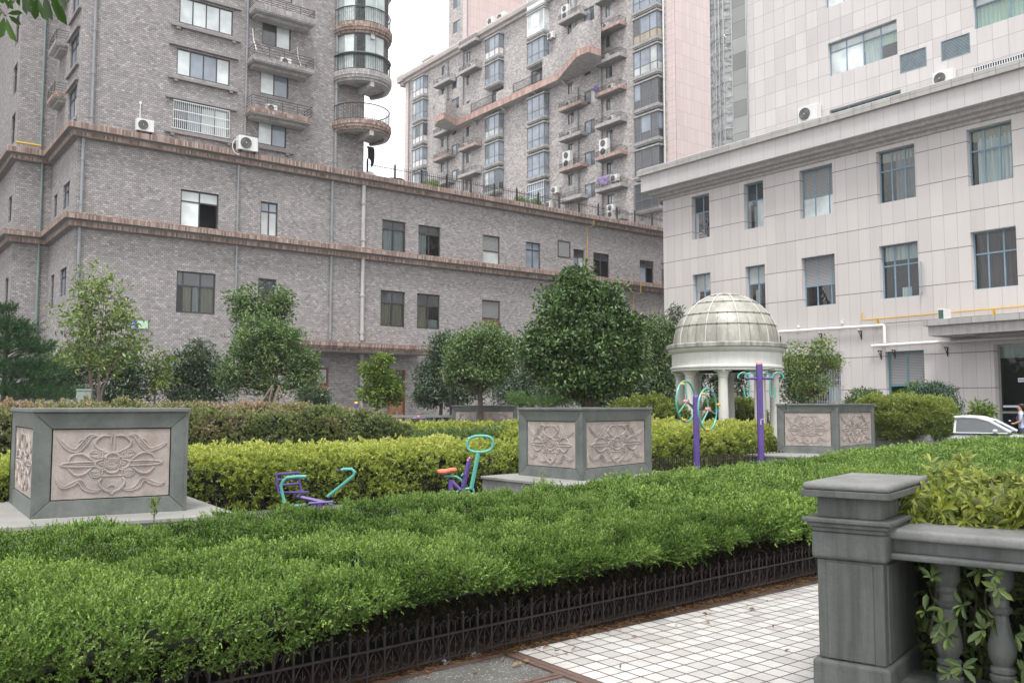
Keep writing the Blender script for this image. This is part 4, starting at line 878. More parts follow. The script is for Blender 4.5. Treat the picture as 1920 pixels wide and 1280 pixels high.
q = Vector((bx(13.28), YB - .6, bz(12.34))); mb = MB(); mb.tube([q + Vector((-.5 - .32 * math.sin(R(a_)), 0, .15 + .42 * math.cos(R(a_)))) for a_ in range(0, 200, 18)], .022, 5); bpart(mb, 'hose', M_PIPEW, bb)
for (u, z0, z1) in ((13.55, 16.9, 17.9), (15.6, 16.7, 17.6)): mb = MB(); mb.tube([B(bx(u), .06, bz(z1)), B(bx(u + .05), .07, bz((z0 + z1) / 2)), B(bx(u + .12), .3, bz(z0))], .03, 5); bpart(mb, 'pipe_cover', M_PIPEW, bb)
# purple washing and a jacket
def cloth(name, P0, ux, w_, h_, col, label, cat='washing'):
    mb = MB(); k, l_ = 12, 10; ux = Vector(ux); V_ = []
    for j in range(l_ + 1):
        for i in range(k + 1):
            f = i / k; g = j / l_; p = Vector(P0) + ux * (f * w_) + Vector((0, 0, -h_ * g * (1 - .25 * math.sin(f * 7)))) + ux.cross(Vector((0, 0, 1))) * (.05 * math.sin(f * 14 + g * 2) * (.3 + g) + (0 if g > .1 else -.08)); V_.append(p)
    mb.add(V_, [(j * (k + 1) + i, j * (k + 1) + i + 1, (j + 1) * (k + 1) + i + 1, (j + 1) * (k + 1) + i) for j in range(l_) for i in range(k)])
    o = mb.build(name, mat(name + label[:6] + '_cloth', col, .9, .4, 4), smooth=True); s_ = o.modifiers.new('thickness', 'SOLIDIFY'); s_.thickness = .02
    return tag(o, label, cat)
cloth('washing', (XT - 1.12, 62.4, BAL['E6'] + 1.05), (0, -1, 0), 1.7, .8, (.22, .17, .30), 'purple washing hung over a balcony rail near the foot of the far tower')
cloth('washing', (XT - 1.12, 62.8, BAL['E3'] + .75), (0, -1, 0), .7, .6, (.13, .10, .30), 'small violet cloth over the end of a red balcony rail')
jk = cloth('jacket', (23.9 + .55, 45.8, 17.1), (1, 0, 0), .45, 1.0, (.015, .015, .018), 'black jacket hanging under the lowest round balcony', 'jacket')

# fence and clutter on the podium roof
rf = MB(); F0, F1 = 24.9, 52.0; yf = 46.45; ZF = ZP + .02
for z in (ZF + .14, ZF + .88): rf.box(F0, F1, yf - .015, yf + .015, z - .015, z + .015)
fo = rf.build('iron_fence', M_IRON); tag(fo, 'black iron fence with spear tips along the podium roof edge', 'fence')
rf = MB(); x = F0 + .14
while x < F1:
    rf.box(x - .009, x + .009, yf - .009, yf + .009, ZF, ZF + 1.02); rf.box(x - .022, x + .022, yf - .008, yf + .008, ZF + 1.0, ZF + 1.04); x += .155
rf.build('fence_bars', M_IRON, fo)
x = 24.8
while x < F1:
    p = MB(); p.box(x - .045, x + .045, yf - .045, yf + .045, ZF - .02, ZF + 1.12); p.lathe([(.03, 0), (.06, .04), (.03, .1), (.001, .16)], (x, yf, ZF + 1.12), 8); p.build('fence_post', M_IRON, fo); x += 1.912
def bundle(c, s, col, label, cat):
    mb = MB(); k = 14; prof = [(.05 + .95 * math.sin(math.pi * i / k), -math.cos(math.pi * i / k)) for i in range(k + 1)]
    mb.lathe([(r_, z) for r_, z in prof], (0, 0, 0), 20)
    mb.v = [(c[0] + s[0] * x * (1 + .12 * math.sin(5 * y + 3 * z)), c[1] + s[1] * y, c[2] + s[2] * (z * (1 + .15 * math.sin(4 * x)))) for x, y, z in mb.v]
    o = mb.build(cat.replace(' ', '_'), mat(label[:9] + '_sack', col, .8, .3, 5, .4, 20), smooth=True); return tag(o, label, cat)
bundle((24.9, 46.6, ZF + .22), (.55, .3, .26), (.6, .58, .54), 'pale cloth bundle on the podium roof under the round balconies', 'cloth bundle')
bundle((27.0, 46.7, ZF + .26), (.62, .35, .18), (.02, .02, .025), 'black sack lying on white bags by the roof fence', 'sack')
bundle((26.9, 46.75, ZF + .05), (.75, .38, .16), (.6, .6, .58), 'white bags under the black sack by the roof fence', 'bag')

# ================================================================== FOLIAGE TOOLS
def unit(a_): return a_ / np.maximum(np.linalg.norm(a_, axis=-1, keepdims=True), 1e-9)
def rn(n, s=1.0): return rng.normal(size=(n, 3)) * s
class Lump:
    def __init__(s, f, k=10):
        s.w = unit(rn(k)) * f * rng.uniform(.6, 1.6, (k, 1)); s.p = rng.uniform(0, 6.28, k)
    def __call__(s, P): return np.sin(P @ s.w.T + s.p).sum(1) / math.sqrt(len(s.p) / 2)
def leaves(name, P, D, L, W, m, parent=None, fold=.25, tint=None, up=None, full=False):
    n = len(P); D = unit(D); ref = rn(n) * .7 + np.array([0, 0, 1.0]) if up is None else up
    S = unit(np.cross(D, ref)); Nn = np.cross(S, D); L = np.broadcast_to(np.asarray(L, float), (n,))[:, None]; W = np.broadcast_to(np.asarray(W, float), (n,))[:, None]
    mid = P + D * L * .45
    if full:
        a_, b_ = P + D * L * .38, P + D * L * .78; dz = Nn * L * .06
        V = np.stack([P, a_ + S * W * .40 + Nn * W * fold, b_ + S * W * .40 + Nn * W * fold - dz, P + D * L - dz * 2.6, b_ - S * W * .40 + Nn * W * fold - dz, a_ - S * W * .40 + Nn * W * fold], 1).reshape(-1, 3)
        b = (np.arange(n) * 6)[:, None]; F = np.concatenate([b + [0, 1, 2], b + [0, 2, 3], b + [0, 3, 4], b + [0, 4, 5]], 1).reshape(-1); nv, nf = 6, 4
    else: nv, nf = 4, 2
    if not full: V = np.stack([P, mid + S * W * .5 + Nn * W * fold, P + D * L - Nn * L * .08, mid - S * W * .5 + Nn * W * fold], 1).reshape(-1, 3)
    if not full: b = (np.arange(n) * 4)[:, None]; F = np.concatenate([b + [0, 1, 2], b + [0, 2, 3]], 1).reshape(-1)
    me = bpy.data.meshes.new(name); me.vertices.add(nv * n); me.vertices.foreach_set('co', V.astype(np.float32).ravel())
    me.loops.add(3 * nf * n); me.loops.foreach_set('vertex_index', F.astype(np.int32)); me.polygons.add(nf * n); me.polygons.foreach_set('loop_start', np.arange(0, 3 * nf * n, 3, dtype=np.int32))
    try: me.polygons.foreach_set('loop_total', np.full(nf * n, 3, np.int32))
    except Exception: pass
    t_ = rng.uniform(0, 1, n) if tint is None else np.clip(tint, 0, 1)
    at_ = me.attributes.new('tint', 'FLOAT', 'POINT'); at_.data.foreach_set('value', np.repeat(t_, nv).astype(np.float32))
    me.materials.append(m); me.update(calc_edges=True)
    o = bpy.data.objects.new(name, me); COL.objects.link(o)
    if parent: o.parent = parent
    return o
def sprigs(P, D, k, ln, spread, size, width):
    """k leaflets along each sprig axis"""
    n = len(P); D = unit(D); t_ = np.tile(np.linspace(.05, 1, k), n)[:, None]; Pr = np.repeat(P, k, 0); Dr = np.repeat(D, k, 0); lnr = np.repeat(np.broadcast_to(ln, (n,)), k)[:, None]
    side = unit(np.cross(Dr, rn(n * k))); q = Pr + Dr * lnr * t_; d = unit(Dr * (.55 + .6 * t_) + side * spread * (1.15 - t_))
    return q, d, size * rng.uniform(.7, 1.3, n * k), width * rng.uniform(.7, 1.3, n * k)
M_CORE = mat('hedge_shaded_core', (.010, .014, .006), .95, .4, 12, .6, 30)  # solid near-black body; the shade inside the foliage put into its colour
M_BARK = mat('tree_bark', (.10, .08, .062), .9, .35, 9, .7, 30); M_BARKL = mat('pale_bark', (.20, .155, .125), .85, .25, 9, .5, 30)
G_JUN = leafmat('juniper_foliage', [(.025, .045, .012), (.065, .12, .022), (.11, .19, .034), (.155, .255, .046), (.155, .24, .09), (.27, .38, .08)], .6, .2, .25)
G_YEL = leafmat('yellow_hedge_leaf', [(.08, .11, .035), (.18, .23, .05), (.30, .35, .075), (.43, .47, .11), (.54, .55, .17), (.50, .36, .18)], .45, .3, .4)
G_YEL2 = leafmat('green_hedge_leaf', [(.07, .10, .03), (.14, .185, .05), (.23, .27, .07), (.34, .37, .10)], .45, .3, .4)
G_RED = leafmat('reddish_hedge_leaf', [(.06, .09, .04), (.12, .16, .06), (.18, .225, .085), (.24, .26, .11), (.31, .25, .16), (.44, .30, .23)], .4, .25, .5)
G_DK = leafmat('dark_green_leaf', [(.03, .055, .03), (.05, .085, .042), (.08, .125, .06), (.12, .175, .09)], .35, .15, .6)
G_GLOSS = leafmat('glossy_leaf', [(.03, .06, .022), (.06, .11, .035), (.095, .16, .05), (.16, .25, .08)], .4, .2, .45)
G_MID = leafmat('mid_green_leaf', [(.055, .10, .04), (.095, .155, .055), (.14, .215, .07), (.20, .29, .10)], .4, .25, .5)
G_LIGHT = leafmat('light_green_leaf', [(.07, .11, .025), (.12, .18, .035), (.18, .25, .045), (.26, .32, .06)], .4, .35, .4)
G_OLIVE = leafmat('olive_leaf', [(.07, .11, .03), (.12, .18, .05), (.18, .25, .065), (.25, .32, .09), (.30, .35, .14)], .35, .3, .5)
G_PINE = leafmat('pine_needles', [(.025, .06, .03), (.045, .10, .045), (.075, .15, .06), (.11, .20, .08)], .55, .1, .3)
G_AZ = leafmat('azalea_leaf', [(.12, .16, .035), (.23, .28, .05), (.35, .39, .06), (.46, .47, .09)], .35, .3, .5, back=(.30, .32, .17))
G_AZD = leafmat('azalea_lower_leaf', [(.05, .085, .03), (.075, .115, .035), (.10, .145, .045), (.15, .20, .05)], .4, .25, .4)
G_TOP = leafmat('overhanging_leaf', [(.02, .045, .015), (.035, .075, .02), (.05, .11, .02), (.075, .16, .02)], .3, .35, .5)

def profile_pts(n, x0, x1, yf, yb, z0, zt, front=.5, ends=.12, ex=.38):
    """random points and outward directions on a rounded hedge body running along x"""
    s_ = rng.uniform(0, 1, n); x = x0 + (x1 - x0) * s_; xm = (x0 + x1) / 2; hh_ = (zt(xm) if callable(zt) else zt) - z0; ww_ = (yb(xm) - yf(xm)) / 2
    p_ = np.linspace(-.999, .999, 400); q_ = np.linspace(.02, .999, 200); sq_ = np.arcsin(q_ ** (1 / ex)); tt = np.unique(np.clip(np.concatenate([np.linspace(1e-3, np.pi - 1e-3, 300), np.arccos(np.sign(p_) * np.abs(p_) ** (1 / ex)), sq_, np.pi - sq_]), 1e-3, np.pi - 1e-3)); cy_, sz_ = ww_ * np.sign(np.cos(tt)) * np.abs(np.cos(tt)) ** ex, hh_ * np.sin(tt) ** ex
    wl = np.hypot(np.diff(cy_), np.diff(sz_)); tm = (tt[1:] + tt[:-1]) / 2; wl = wl * np.where((np.cos(tm) > 0) & (np.sin(tm) ** ex < .9), .25, 1) * np.where((np.cos(tm) < 0) & (np.sin(tm) ** ex < .93), front * 2, 1)
    t_ = np.interp(rng.uniform(0, 1, n), np.concatenate([[0], np.cumsum(wl)]) / wl.sum(), tt)
    capf = min(.4, 2 * ww_ * hh_ / max(.1, (2 * ww_ + hh_) * (x1 - x0))); cm_ = (rng.uniform(0, 1, n) < capf) & (ends > .01); s_ = np.where(cm_, np.where(rng.uniform(0, 1, n) < .7, .004, .996), s_); x = x0 + (x1 - x0) * s_
    c, s2_ = np.cos(t_), np.sin(t_); Yf = np.array([yf(a_) for a_ in x]); Yb = np.array([yb(a_) for a_ in x]); Zt = np.array([zt(a_) for a_ in x]) if callable(zt) else zt
    yc, hw = (Yf + Yb) / 2, (Yb - Yf) / 2
    ed = np.minimum(s_, 1 - s_) / ends; shr = np.where(ed < 1, np.sqrt(np.maximum(0, 1 - (1 - ed) ** 2.5)), 1.0)
    y = yc + hw * np.sign(c) * np.abs(c) ** ex * (.75 + .25 * shr); z = z0 + (Zt - z0) * np.abs(s2_) ** ex * (.5 + .5 * shr)
    nx = np.where(ed < 1, np.sign(s_ - .5) * (1 - ed) * 1.3, 0)
    rr_ = np.where(cm_, np.sqrt(rng.uniform(0, 1, n)), 1); y = yc + (y - yc) * rr_; z = z0 + (z - z0) * rr_; nx = np.where(cm_, np.sign(s_ - .5) * 2.5, nx)
    return np.stack([x, y, z], 1), unit(np.stack([nx, np.sign(c) * np.abs(c) ** ex * np.clip(1.3 - np.abs(s2_) ** (ex * 3), 0, 1), .25 + s2_ ** 2], 1))
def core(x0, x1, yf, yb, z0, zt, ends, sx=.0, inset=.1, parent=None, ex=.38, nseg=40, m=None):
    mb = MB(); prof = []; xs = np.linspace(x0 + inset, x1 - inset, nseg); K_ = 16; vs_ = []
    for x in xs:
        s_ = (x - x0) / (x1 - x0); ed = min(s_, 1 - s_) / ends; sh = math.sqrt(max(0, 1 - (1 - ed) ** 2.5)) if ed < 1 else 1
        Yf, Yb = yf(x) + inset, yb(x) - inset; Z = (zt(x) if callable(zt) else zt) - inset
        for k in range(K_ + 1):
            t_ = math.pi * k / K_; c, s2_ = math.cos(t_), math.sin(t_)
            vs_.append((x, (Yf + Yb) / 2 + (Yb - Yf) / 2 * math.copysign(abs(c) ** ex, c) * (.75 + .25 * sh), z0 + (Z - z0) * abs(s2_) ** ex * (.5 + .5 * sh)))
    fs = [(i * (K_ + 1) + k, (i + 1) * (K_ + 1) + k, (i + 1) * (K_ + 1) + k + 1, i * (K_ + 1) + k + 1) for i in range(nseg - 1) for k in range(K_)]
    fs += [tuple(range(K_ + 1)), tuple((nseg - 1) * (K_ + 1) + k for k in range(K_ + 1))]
    mb.add(vs_, fs); return mb.build('shade_core', m or M_CORE, parent)  # dark body that paints the shade between the leaves
def hedge(label, x0, x1, yf, yb, zt, n, m, leaf=(.05, .022), k=5, ln=.08, amp=.05, lf=3.5, z0=.02, ends=.12, front=.5, inset=.12, spread=.8, tintf=None, cat='hedge', ex=.38):
    yf_ = yf if callable(yf) else (lambda x, v=yf: v); yb_ = yb if callable(yb) else (lambda x, v=yb: v)
    root = empty('hedge', ((x0 + x1) / 2, (yf_((x0 + x1) / 2) + yb_((x0 + x1) / 2)) / 2, 0), label, cat)
    tf = 5; n = n // tf; P, D = profile_pts(n, x0, x1, yf_, yb_, z0, zt, front, ends, ex); lump = Lump(lf); l2 = Lump(lf * 3.2)
    l4 = Lump(lf * 8); d_ = lump(P) * .5 + l2(P) * .45 + l4(P) * .35; P = P + D * (d_[:, None] * amp) - D * rng.uniform(0, .08, (n, 1)) + D * (rng.uniform(0, 1, (n, 1)) > .93) * rng.uniform(0, .10, (n, 1))
    P = np.repeat(P, tf, 0) + rn(n * tf, .035); D = np.repeat(D, tf, 0); d_ = np.repeat(d_, tf); tn_ = np.repeat(rng.uniform(0, 1, n), tf); n = n * tf
    D2 = unit(D + rn(n, .55) + np.array([0, 0, .5])); P = P + D2 * .02
    q, d, L, W = sprigs(P, D2, k, ln * rng.uniform(.6, 1.4, n), spread, leaf[0], leaf[1])
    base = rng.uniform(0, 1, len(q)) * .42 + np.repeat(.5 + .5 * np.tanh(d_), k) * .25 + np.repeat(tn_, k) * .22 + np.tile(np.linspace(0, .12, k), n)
    if tintf is not None: base = tintf(q, base)  # tintf darkens leaves low down, painting in light from above
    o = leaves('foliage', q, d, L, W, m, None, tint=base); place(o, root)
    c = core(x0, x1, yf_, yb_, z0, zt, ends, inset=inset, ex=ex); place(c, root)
    return root

# ------------------------------------------------------------------ the long juniper hedge in the foreground
def jf(x): return np.interp(x, [-3, 0, 2, 4, 8, 14, 31], [4.05, 4.18, 4.33, 4.46, 4.72, 5.3, 8.2])
def jb(x): return np.interp(x, [-3, 1, 4.4, 6.4, 9.7, 18.9, 31], [7.5, 7.85, 8.25, 8.25, 8.8, 10.5, 13.0])
root = empty('hedge', (5, 6.3, 0), 'long clipped bright green juniper hedge running across the foreground behind the low iron fence', 'hedge')
def jun(n, x0, x1, k, ln, size, wd, front):
    P, D = profile_pts(n, x0, x1, jf, jb, .36, .562, front, .001, ex=.22)
    # the underside of the front curls back towards the stems
    P[:, 2] -= np.clip((2.6 - P[:, 0]) / 1.6, 0, 1) * (.562 - P[:, 2]) * .95
    low = np.clip((.50 - P[:, 2]) / .14, 0, 1); isf = (P[:, 1] < (np.array([jf(a_) for a_ in P[:, 0]]) + .8)); P[:, 1] += np.where(isf, low * .16, 0); P[:, 2] += np.where(isf & (low > 0), low * .06 * Lump(5)(P), 0)
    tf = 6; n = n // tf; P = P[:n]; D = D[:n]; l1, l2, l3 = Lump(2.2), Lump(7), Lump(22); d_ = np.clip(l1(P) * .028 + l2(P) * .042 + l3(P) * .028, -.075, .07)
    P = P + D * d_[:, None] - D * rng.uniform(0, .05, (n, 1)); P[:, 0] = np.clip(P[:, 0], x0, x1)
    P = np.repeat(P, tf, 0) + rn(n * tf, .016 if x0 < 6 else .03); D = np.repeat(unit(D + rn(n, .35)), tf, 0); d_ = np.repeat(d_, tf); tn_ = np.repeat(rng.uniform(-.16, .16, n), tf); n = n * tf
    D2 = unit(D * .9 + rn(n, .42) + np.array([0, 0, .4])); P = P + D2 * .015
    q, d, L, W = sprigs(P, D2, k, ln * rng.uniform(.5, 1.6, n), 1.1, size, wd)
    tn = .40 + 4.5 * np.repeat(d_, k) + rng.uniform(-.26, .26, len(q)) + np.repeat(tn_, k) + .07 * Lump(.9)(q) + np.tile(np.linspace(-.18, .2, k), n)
    return q, d, L, W, tn
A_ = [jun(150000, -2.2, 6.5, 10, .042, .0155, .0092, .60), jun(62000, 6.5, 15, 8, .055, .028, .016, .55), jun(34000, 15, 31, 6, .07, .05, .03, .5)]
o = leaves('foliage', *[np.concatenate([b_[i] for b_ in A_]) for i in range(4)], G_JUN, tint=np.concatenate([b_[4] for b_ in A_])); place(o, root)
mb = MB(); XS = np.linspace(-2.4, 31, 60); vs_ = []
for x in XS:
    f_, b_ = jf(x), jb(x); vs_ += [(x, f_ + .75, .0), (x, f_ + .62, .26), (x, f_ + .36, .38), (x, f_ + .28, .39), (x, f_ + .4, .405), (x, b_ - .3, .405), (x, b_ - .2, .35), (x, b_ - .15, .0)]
mb.add(vs_, [(i * 8 + k, (i + 1) * 8 + k, (i + 1) * 8 + k + 1, i * 8 + k + 1) for i in range(59) for k in range(7)]); place(mb.build('shaded_core', M_CORE), root)  # solid dark body standing in for the shade inside the hedge
mb = MB()   # bare stems and brown twigs under the skirt
for i in range(300):
    x = rnd.uniform(-2, 13); y = jf(x) + rnd.uniform(.4, .7); p = Vector((x, y, 0)); pts = [p]
    for j in range(4): p = p + Vector((rnd.uniform(-.06, .06), rnd.uniform(-.13, .04), rnd.uniform(.07, .12))); pts.append(p)
    mb.tube(pts, [.011, .009, .006, .004, .002], 4)
place(mb.build('stem', mat('juniper_stem', (.04, .028, .02), .9, .3, 9)), root)
n = 7000; x = rng.uniform(-2, 13, n); P = np.stack([x, np.array([jf(a_) for a_ in x]) + rng.uniform(.24, .5, n), rng.uniform(.26, .47, n)], 1)
q, d, L, W = sprigs(P, unit(rn(n, .7) + np.array([0, -.8, -.3])), 5, .05, .8, .022, .006)
o = leaves('dead_foliage', q, d, L, W, leafmat('brown_juniper', [(.03, .02, .012), (.05, .035, .02), (.03, .045, .018), (.07, .045, .025)], .8, .1, .1)); place(o, root)
def sprout(loc, h, n, m, label, wd=.1, leaf=.03):
    P = np.array(loc) + np.stack([rng.normal(0, wd * .3, n), rng.normal(0, wd * .3, n), rng.uniform(0, h, n)], 1); D = unit(rn(n, .45) + np.array([0, 0, 1.2]))
    r_ = empty('hedge_sprout', loc, label, 'plant'); q, d, L, W = sprigs(P, D, 6, .06, .8, leaf, leaf * .36)
    place(leaves('foliage', q, d, L, W, m), r_); s_ = MB(); s_.tube([Vector(loc) - Vector((0, 0, .1)), Vector(loc) + Vector((.01, .01, h * .9))], .004, 4); place(s_.build('stem', M_BARK), r_)
p = at(288, 975, 7.9); sprout((p.x, p.y, .58), .14, 26, G_LIGHT, 'tall weed shoot standing out of the juniper hedge in front of the left carved block', .05)
p = at(1668, 905, 10.5); sprout((p.x, p.y, .6), .12, 160, leafmat('bluish_sprout', [(.06, .13, .06), (.10, .2, .1)], .6, .2), 'bluish tuft rising from the far part of the juniper hedge', .34)
p = at(1022, 893, 12.2); sprout((p.x - .2, p.y - .2, .35), .3, 30, G_LIGHT, 'thin weed shoot in front of the middle carved block', .08)
mb = MB(); a_ = at(318, 1097, 4.86); b_ = at(380, 1112, 4.72); mb.tube([a_, (a_ + b_) / 2 + Vector((0, 0, .012)), b_], [.003, .0045, .004], 5)
tag(mb.build('dry_stick', mat('pale_stick', (.5, .42, .33), .7)), 'pale dry stick lying on top of the juniper hedge', 'stick')
for (u, v, d_, lab) in ((30, 1215, 4.12, 'brown dead spray at the lower left end of the juniper hedge'),):
    p = at(u, v, d_); P = np.array(p) + rn(70, .035); q, d, L, W = sprigs(P, unit(rn(70, .5) + np.array([.3, -.3, -.8])), 7, .06, .8, .03, .008)
    tag(leaves('dead_twig', q, d, L, W, leafmat('rust_foliage', [(.18, .08, .04), (.3, .15, .08)], .8, .1)), lab, 'dead twig')

# low iron fence with pointed ovals
def fence_panel(nb, w_=.115):
    root = bpy.data.objects.new('fence_panel', None)
    mb = MB(); L = nb * w_
    for z in (.05, .188): mb.box(0, L, -.007, .007, z - .006, z + .006)
    for i in range(nb + 1):
        x = i * w_; mb.box(x - .006, x + .006, -.006, .006, 0 if i % 2 == 0 else .03, .285); mb.lathe([(.003, 0), (.011, .01), (.012, .018), (.002, .03)], (x, 0, .283), 6)
    for i in range(nb):
        c = (i + .5) * w_; h = w_ / 2 - .006
        for sg in (-1, 1):
            mb.tube([(c + sg * .002, 0, .19), (c + sg * h * .55, 0, .155), (c + sg * h * .95, 0, .11), (c + sg * h * .9, 0, .08), (c + sg * h * .25, 0, .045), (c, 0, .038)], .0038, 4, flat=1)
            mb.tube([(c + sg * h, 0, .22), (c + sg * h * .9, 0, .262), (c + sg * h * .5, 0, .274), (c + sg * h * .18, 0, .255), (c + sg * h * .42, 0, .238)], .0036, 4)
            mb.tube([(c, 0, .10), (c + sg * .016, 0, .125), (c + sg * .015, 0, .132)], .003, 4)
        mb.tube([(c, 0, .04), (c, 0, .165)], [.0045, .003], 4); mb.tube([(c, 0, .195), (c, 0, .262)], .004, 4)
    return mb, L
pm_, PL = fence_panel(8)
PMESH = None
def low_fence(x0, y0, ang, n, label, s=1.0):
    global PMESH
    root = empty('low_fence', (x0, y0, 0), label, 'fence', 'low iron fences round the hedges')
    for i in range(n):
        if PMESH is None: o = pm_.build('fence_panel', M_RUST); PMESH = o.data
        else: o = bpy.data.objects.new('fence_panel', PMESH); COL.objects.link(o)
        o.parent = root; o.location = (math.cos(ang) * PL * s * i, math.sin(ang) * PL * s * i, .014); o.rotation_euler = (0, R((i * 37 % 5 - 2) * .12), ang); o.scale = (s,) * 3
    return root
low_fence(-1.9, 4.41 - 1.9 * .055, math.atan(.055), 16, 'dark rusty low iron fence of pointed ovals along the front of the juniper hedge')
low_fence(2.0, 13.14, .005, 7, 'dark low iron fence in front of the yellow green hedge behind the rowing machine', 1.3)
low_fence(12.7, 13.9, .03, 8, 'dark low iron fence below the yellow green hedge right of the middle carved block', 1.3)

# litter and needles on the ground in front of the fence
def lit(u, v, label, cat, s=1):
    p = at(u, v, 1); d_ = 1.6 / -(p - Vector((0, 0, EYE))).z; return at(u, v, d_)
p = lit(893, 1233, '', ''); mb = MB(); mb.lathe([(.001, .014), (.02, .015), (.04, .004), (.043, 0)], (0, 0, 0), 18); mb.xf(Matrix.Translation((p.x, p.y, .02)) @ Matrix.Rotation(R(14), 4, 'X') @ Matrix.Rotation(.4, 4, 'Z')); mb.v = [(x, y, z) for x, y, z in mb.v]
tag(mb.build('plastic_lid', mat('white_plastic', (.72, .75, .76), .4, .05), smooth=True), 'white plastic lid lying at the foot of the low iron fence', 'litter')
p = lit(835, 1249, '', ''); mb = MB()
for i in range(22): c = Vector((p.x, p.y, .03)) + Vector((rnd.uniform(-.03, .03), rnd.uniform(-.02, .02), rnd.uniform(-.008, .012))); a_ = Vector((rnd.uniform(-1, 1), rnd.uniform(-1, 1), rnd.uniform(-.5, .5))) * .016; b_ = a_.cross(Vector((.3, .2, 1))).normalized() * .012; mb.quad(c + a_, c + b_, c - a_, c - b_)
tag(mb.build('torn_paper', MATS['white_plastic']), 'scrap of torn white paper on the needles under the low iron fence', 'litter')
n = 9000; x = rng.uniform(-.5, 9, n); y = 4.47 + .04 * x + np.abs(rng.normal(0, .06, n)) * np.where(rng.uniform(0, 1, n) < .6, 1, -.45) * (1 + .8 * (Lump(2.5)(np.stack([x, x * 0, x * 0], 1)) > .2)); P = np.stack([x, y, .024 + rng.uniform(0, .012, n)], 1)
o = leaves('fallen_needles', P, np.stack([rng.normal(size=n), rng.normal(size=n), rng.normal(size=n) * .12], 1), rng.uniform(.02, .055, n), rng.uniform(.003, .007, n), leafmat('fallen_needle', [(.10, .045, .02), (.19, .10, .05), (.26, .16, .08), (.12, .08, .05)], .8, .05, .1)); tag(o, 'brown fallen needles and twigs along the fence foot', 'fallen needles', kind='stuff')
n = 46; P = np.stack([rng.uniform(.6, 9, n), rng.uniform(4.3, 4.62, n), np.full(n, .028)], 1); P[:6, 1] = rng.uniform(2.8, 4.4, 6); P[:6, 0] = rng.uniform(3.7, 8.5, 6)
o = leaves('fallen_leaves', P, np.stack([rng.normal(size=n), rng.normal(size=n), rng.normal(size=n) * .25], 1), rng.uniform(.03, .06, n), rng.uniform(.018, .03, n), leafmat('fallen_leaf', [(.24, .10, .05), (.34, .2, .1), (.2, .13, .08)], .7, .2)); tag(o, 'a few dry brown leaves scattered on the paving', 'fallen leaves', kind='stuff')

# ================================================================== HEDGES OF THE GARDEN
def lin(*p): xs, ys = zip(*p); return lambda x: float(np.interp(x, xs, ys))
Y5 = (.055, .028)
hedge('bright yellow green hedge behind the rowing machine and exercise bike', 1.2, 13.2, lin((1.2, 13.0), (6, 13.1), (13.2, 13.3)), lin((1.2, 15.2), (13.2, 15.6)), .82, 26000, G_YEL, (.052, .022), 8, .03, .07, 2.4, front=.6, spread=1.5, z0=-.05, tintf=lambda q, b: b * .75 + np.clip((q[:, 2] - .35) / .7, 0, 1) * .38 - .08)  # lower leaves painted darker than the sky-lit top
hedge('yellow green hedge between the middle carved block and the wheel exerciser poles', 13.6, 21.2, lin((13.6, 14.3), (21.2, 14.9)), lin((13.6, 19.5), (21.2, 18.6)), lin((13.6, .98), (21, 1.06)), 22000, G_YEL, (.068, .03), 7, .035, .08, 2.2, front=.5, spread=1.3, tintf=lambda q, b: b * .75 + np.clip((q[:, 2] - .4) / .7, 0, 1) * .38 - .12)  # shade of the lower front put into the leaf tint
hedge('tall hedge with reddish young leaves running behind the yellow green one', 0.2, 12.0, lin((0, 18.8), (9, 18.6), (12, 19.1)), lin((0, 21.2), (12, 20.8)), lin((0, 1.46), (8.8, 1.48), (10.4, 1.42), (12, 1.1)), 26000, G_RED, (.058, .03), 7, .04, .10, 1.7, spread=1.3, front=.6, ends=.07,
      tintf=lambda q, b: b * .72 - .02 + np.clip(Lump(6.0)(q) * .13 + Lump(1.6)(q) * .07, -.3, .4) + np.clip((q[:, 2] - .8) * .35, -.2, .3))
hedge('low yellow green hedge behind the end of the reddish hedge', 13.0, 21.0, lin((13, 22.0), (21, 23)), lin((13, 24.2), (21, 25)), .93, 6500, G_YEL, (.09, .04), 7, .07, .06, 2, spread=1.3, front=.55)
hedge('low clipped green border between the reddish and the yellow hedges', 11.2, 15.8, 18.1, 18.7, .9, 2600, G_MID, (.06, .028), 5, .08, .04, 3)
hedge('yellow green bush behind the middle carved block beside the pavilion', 19.5, 21.9, 18.6, 20.7, 1.66, 4200, G_YEL2, (.09, .04), 7, .07, .08, 2, spread=1.3, ends=.3)
hedge('yellow green bush inside the pavilion behind its columns', 24.8, 27.2, 19.6, 21.2, 1.66, 3600, G_YEL2, (.09, .04), 7, .07, .08, 2, spread=1.3, ends=.3)
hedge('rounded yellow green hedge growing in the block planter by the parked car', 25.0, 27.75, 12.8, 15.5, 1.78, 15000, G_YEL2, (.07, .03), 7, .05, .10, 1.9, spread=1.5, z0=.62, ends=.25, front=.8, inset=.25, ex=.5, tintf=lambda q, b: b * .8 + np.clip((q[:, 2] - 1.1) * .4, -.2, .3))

# block planter under the rounded hedge
M_BLOCK = brick('grey_block', .40, .19, [(0, (.18, .18, .175)), (.5, (.25, .25, .24)), (1, (.32, .315, .305))], (.08, .08, .075), .014, stain=.3)
mb = MB(); pl_ = [(25.05, 12.75), (27.6, 12.85), (27.6, 15.6), (25.05, 15.6)]
mb.prism(pl_, .0, .75); planter = tag(mb.build('block_planter', M_BLOCK), 'low grey block wall planter holding the rounded hedge by the car', 'planter')
mb = MB(); mb.prism([(25.2, 12.9), (27.4, 13.0), (27.4, 15.4), (25.2, 15.4)], .752, .79); mb.build('soil', M_SOIL, planter)

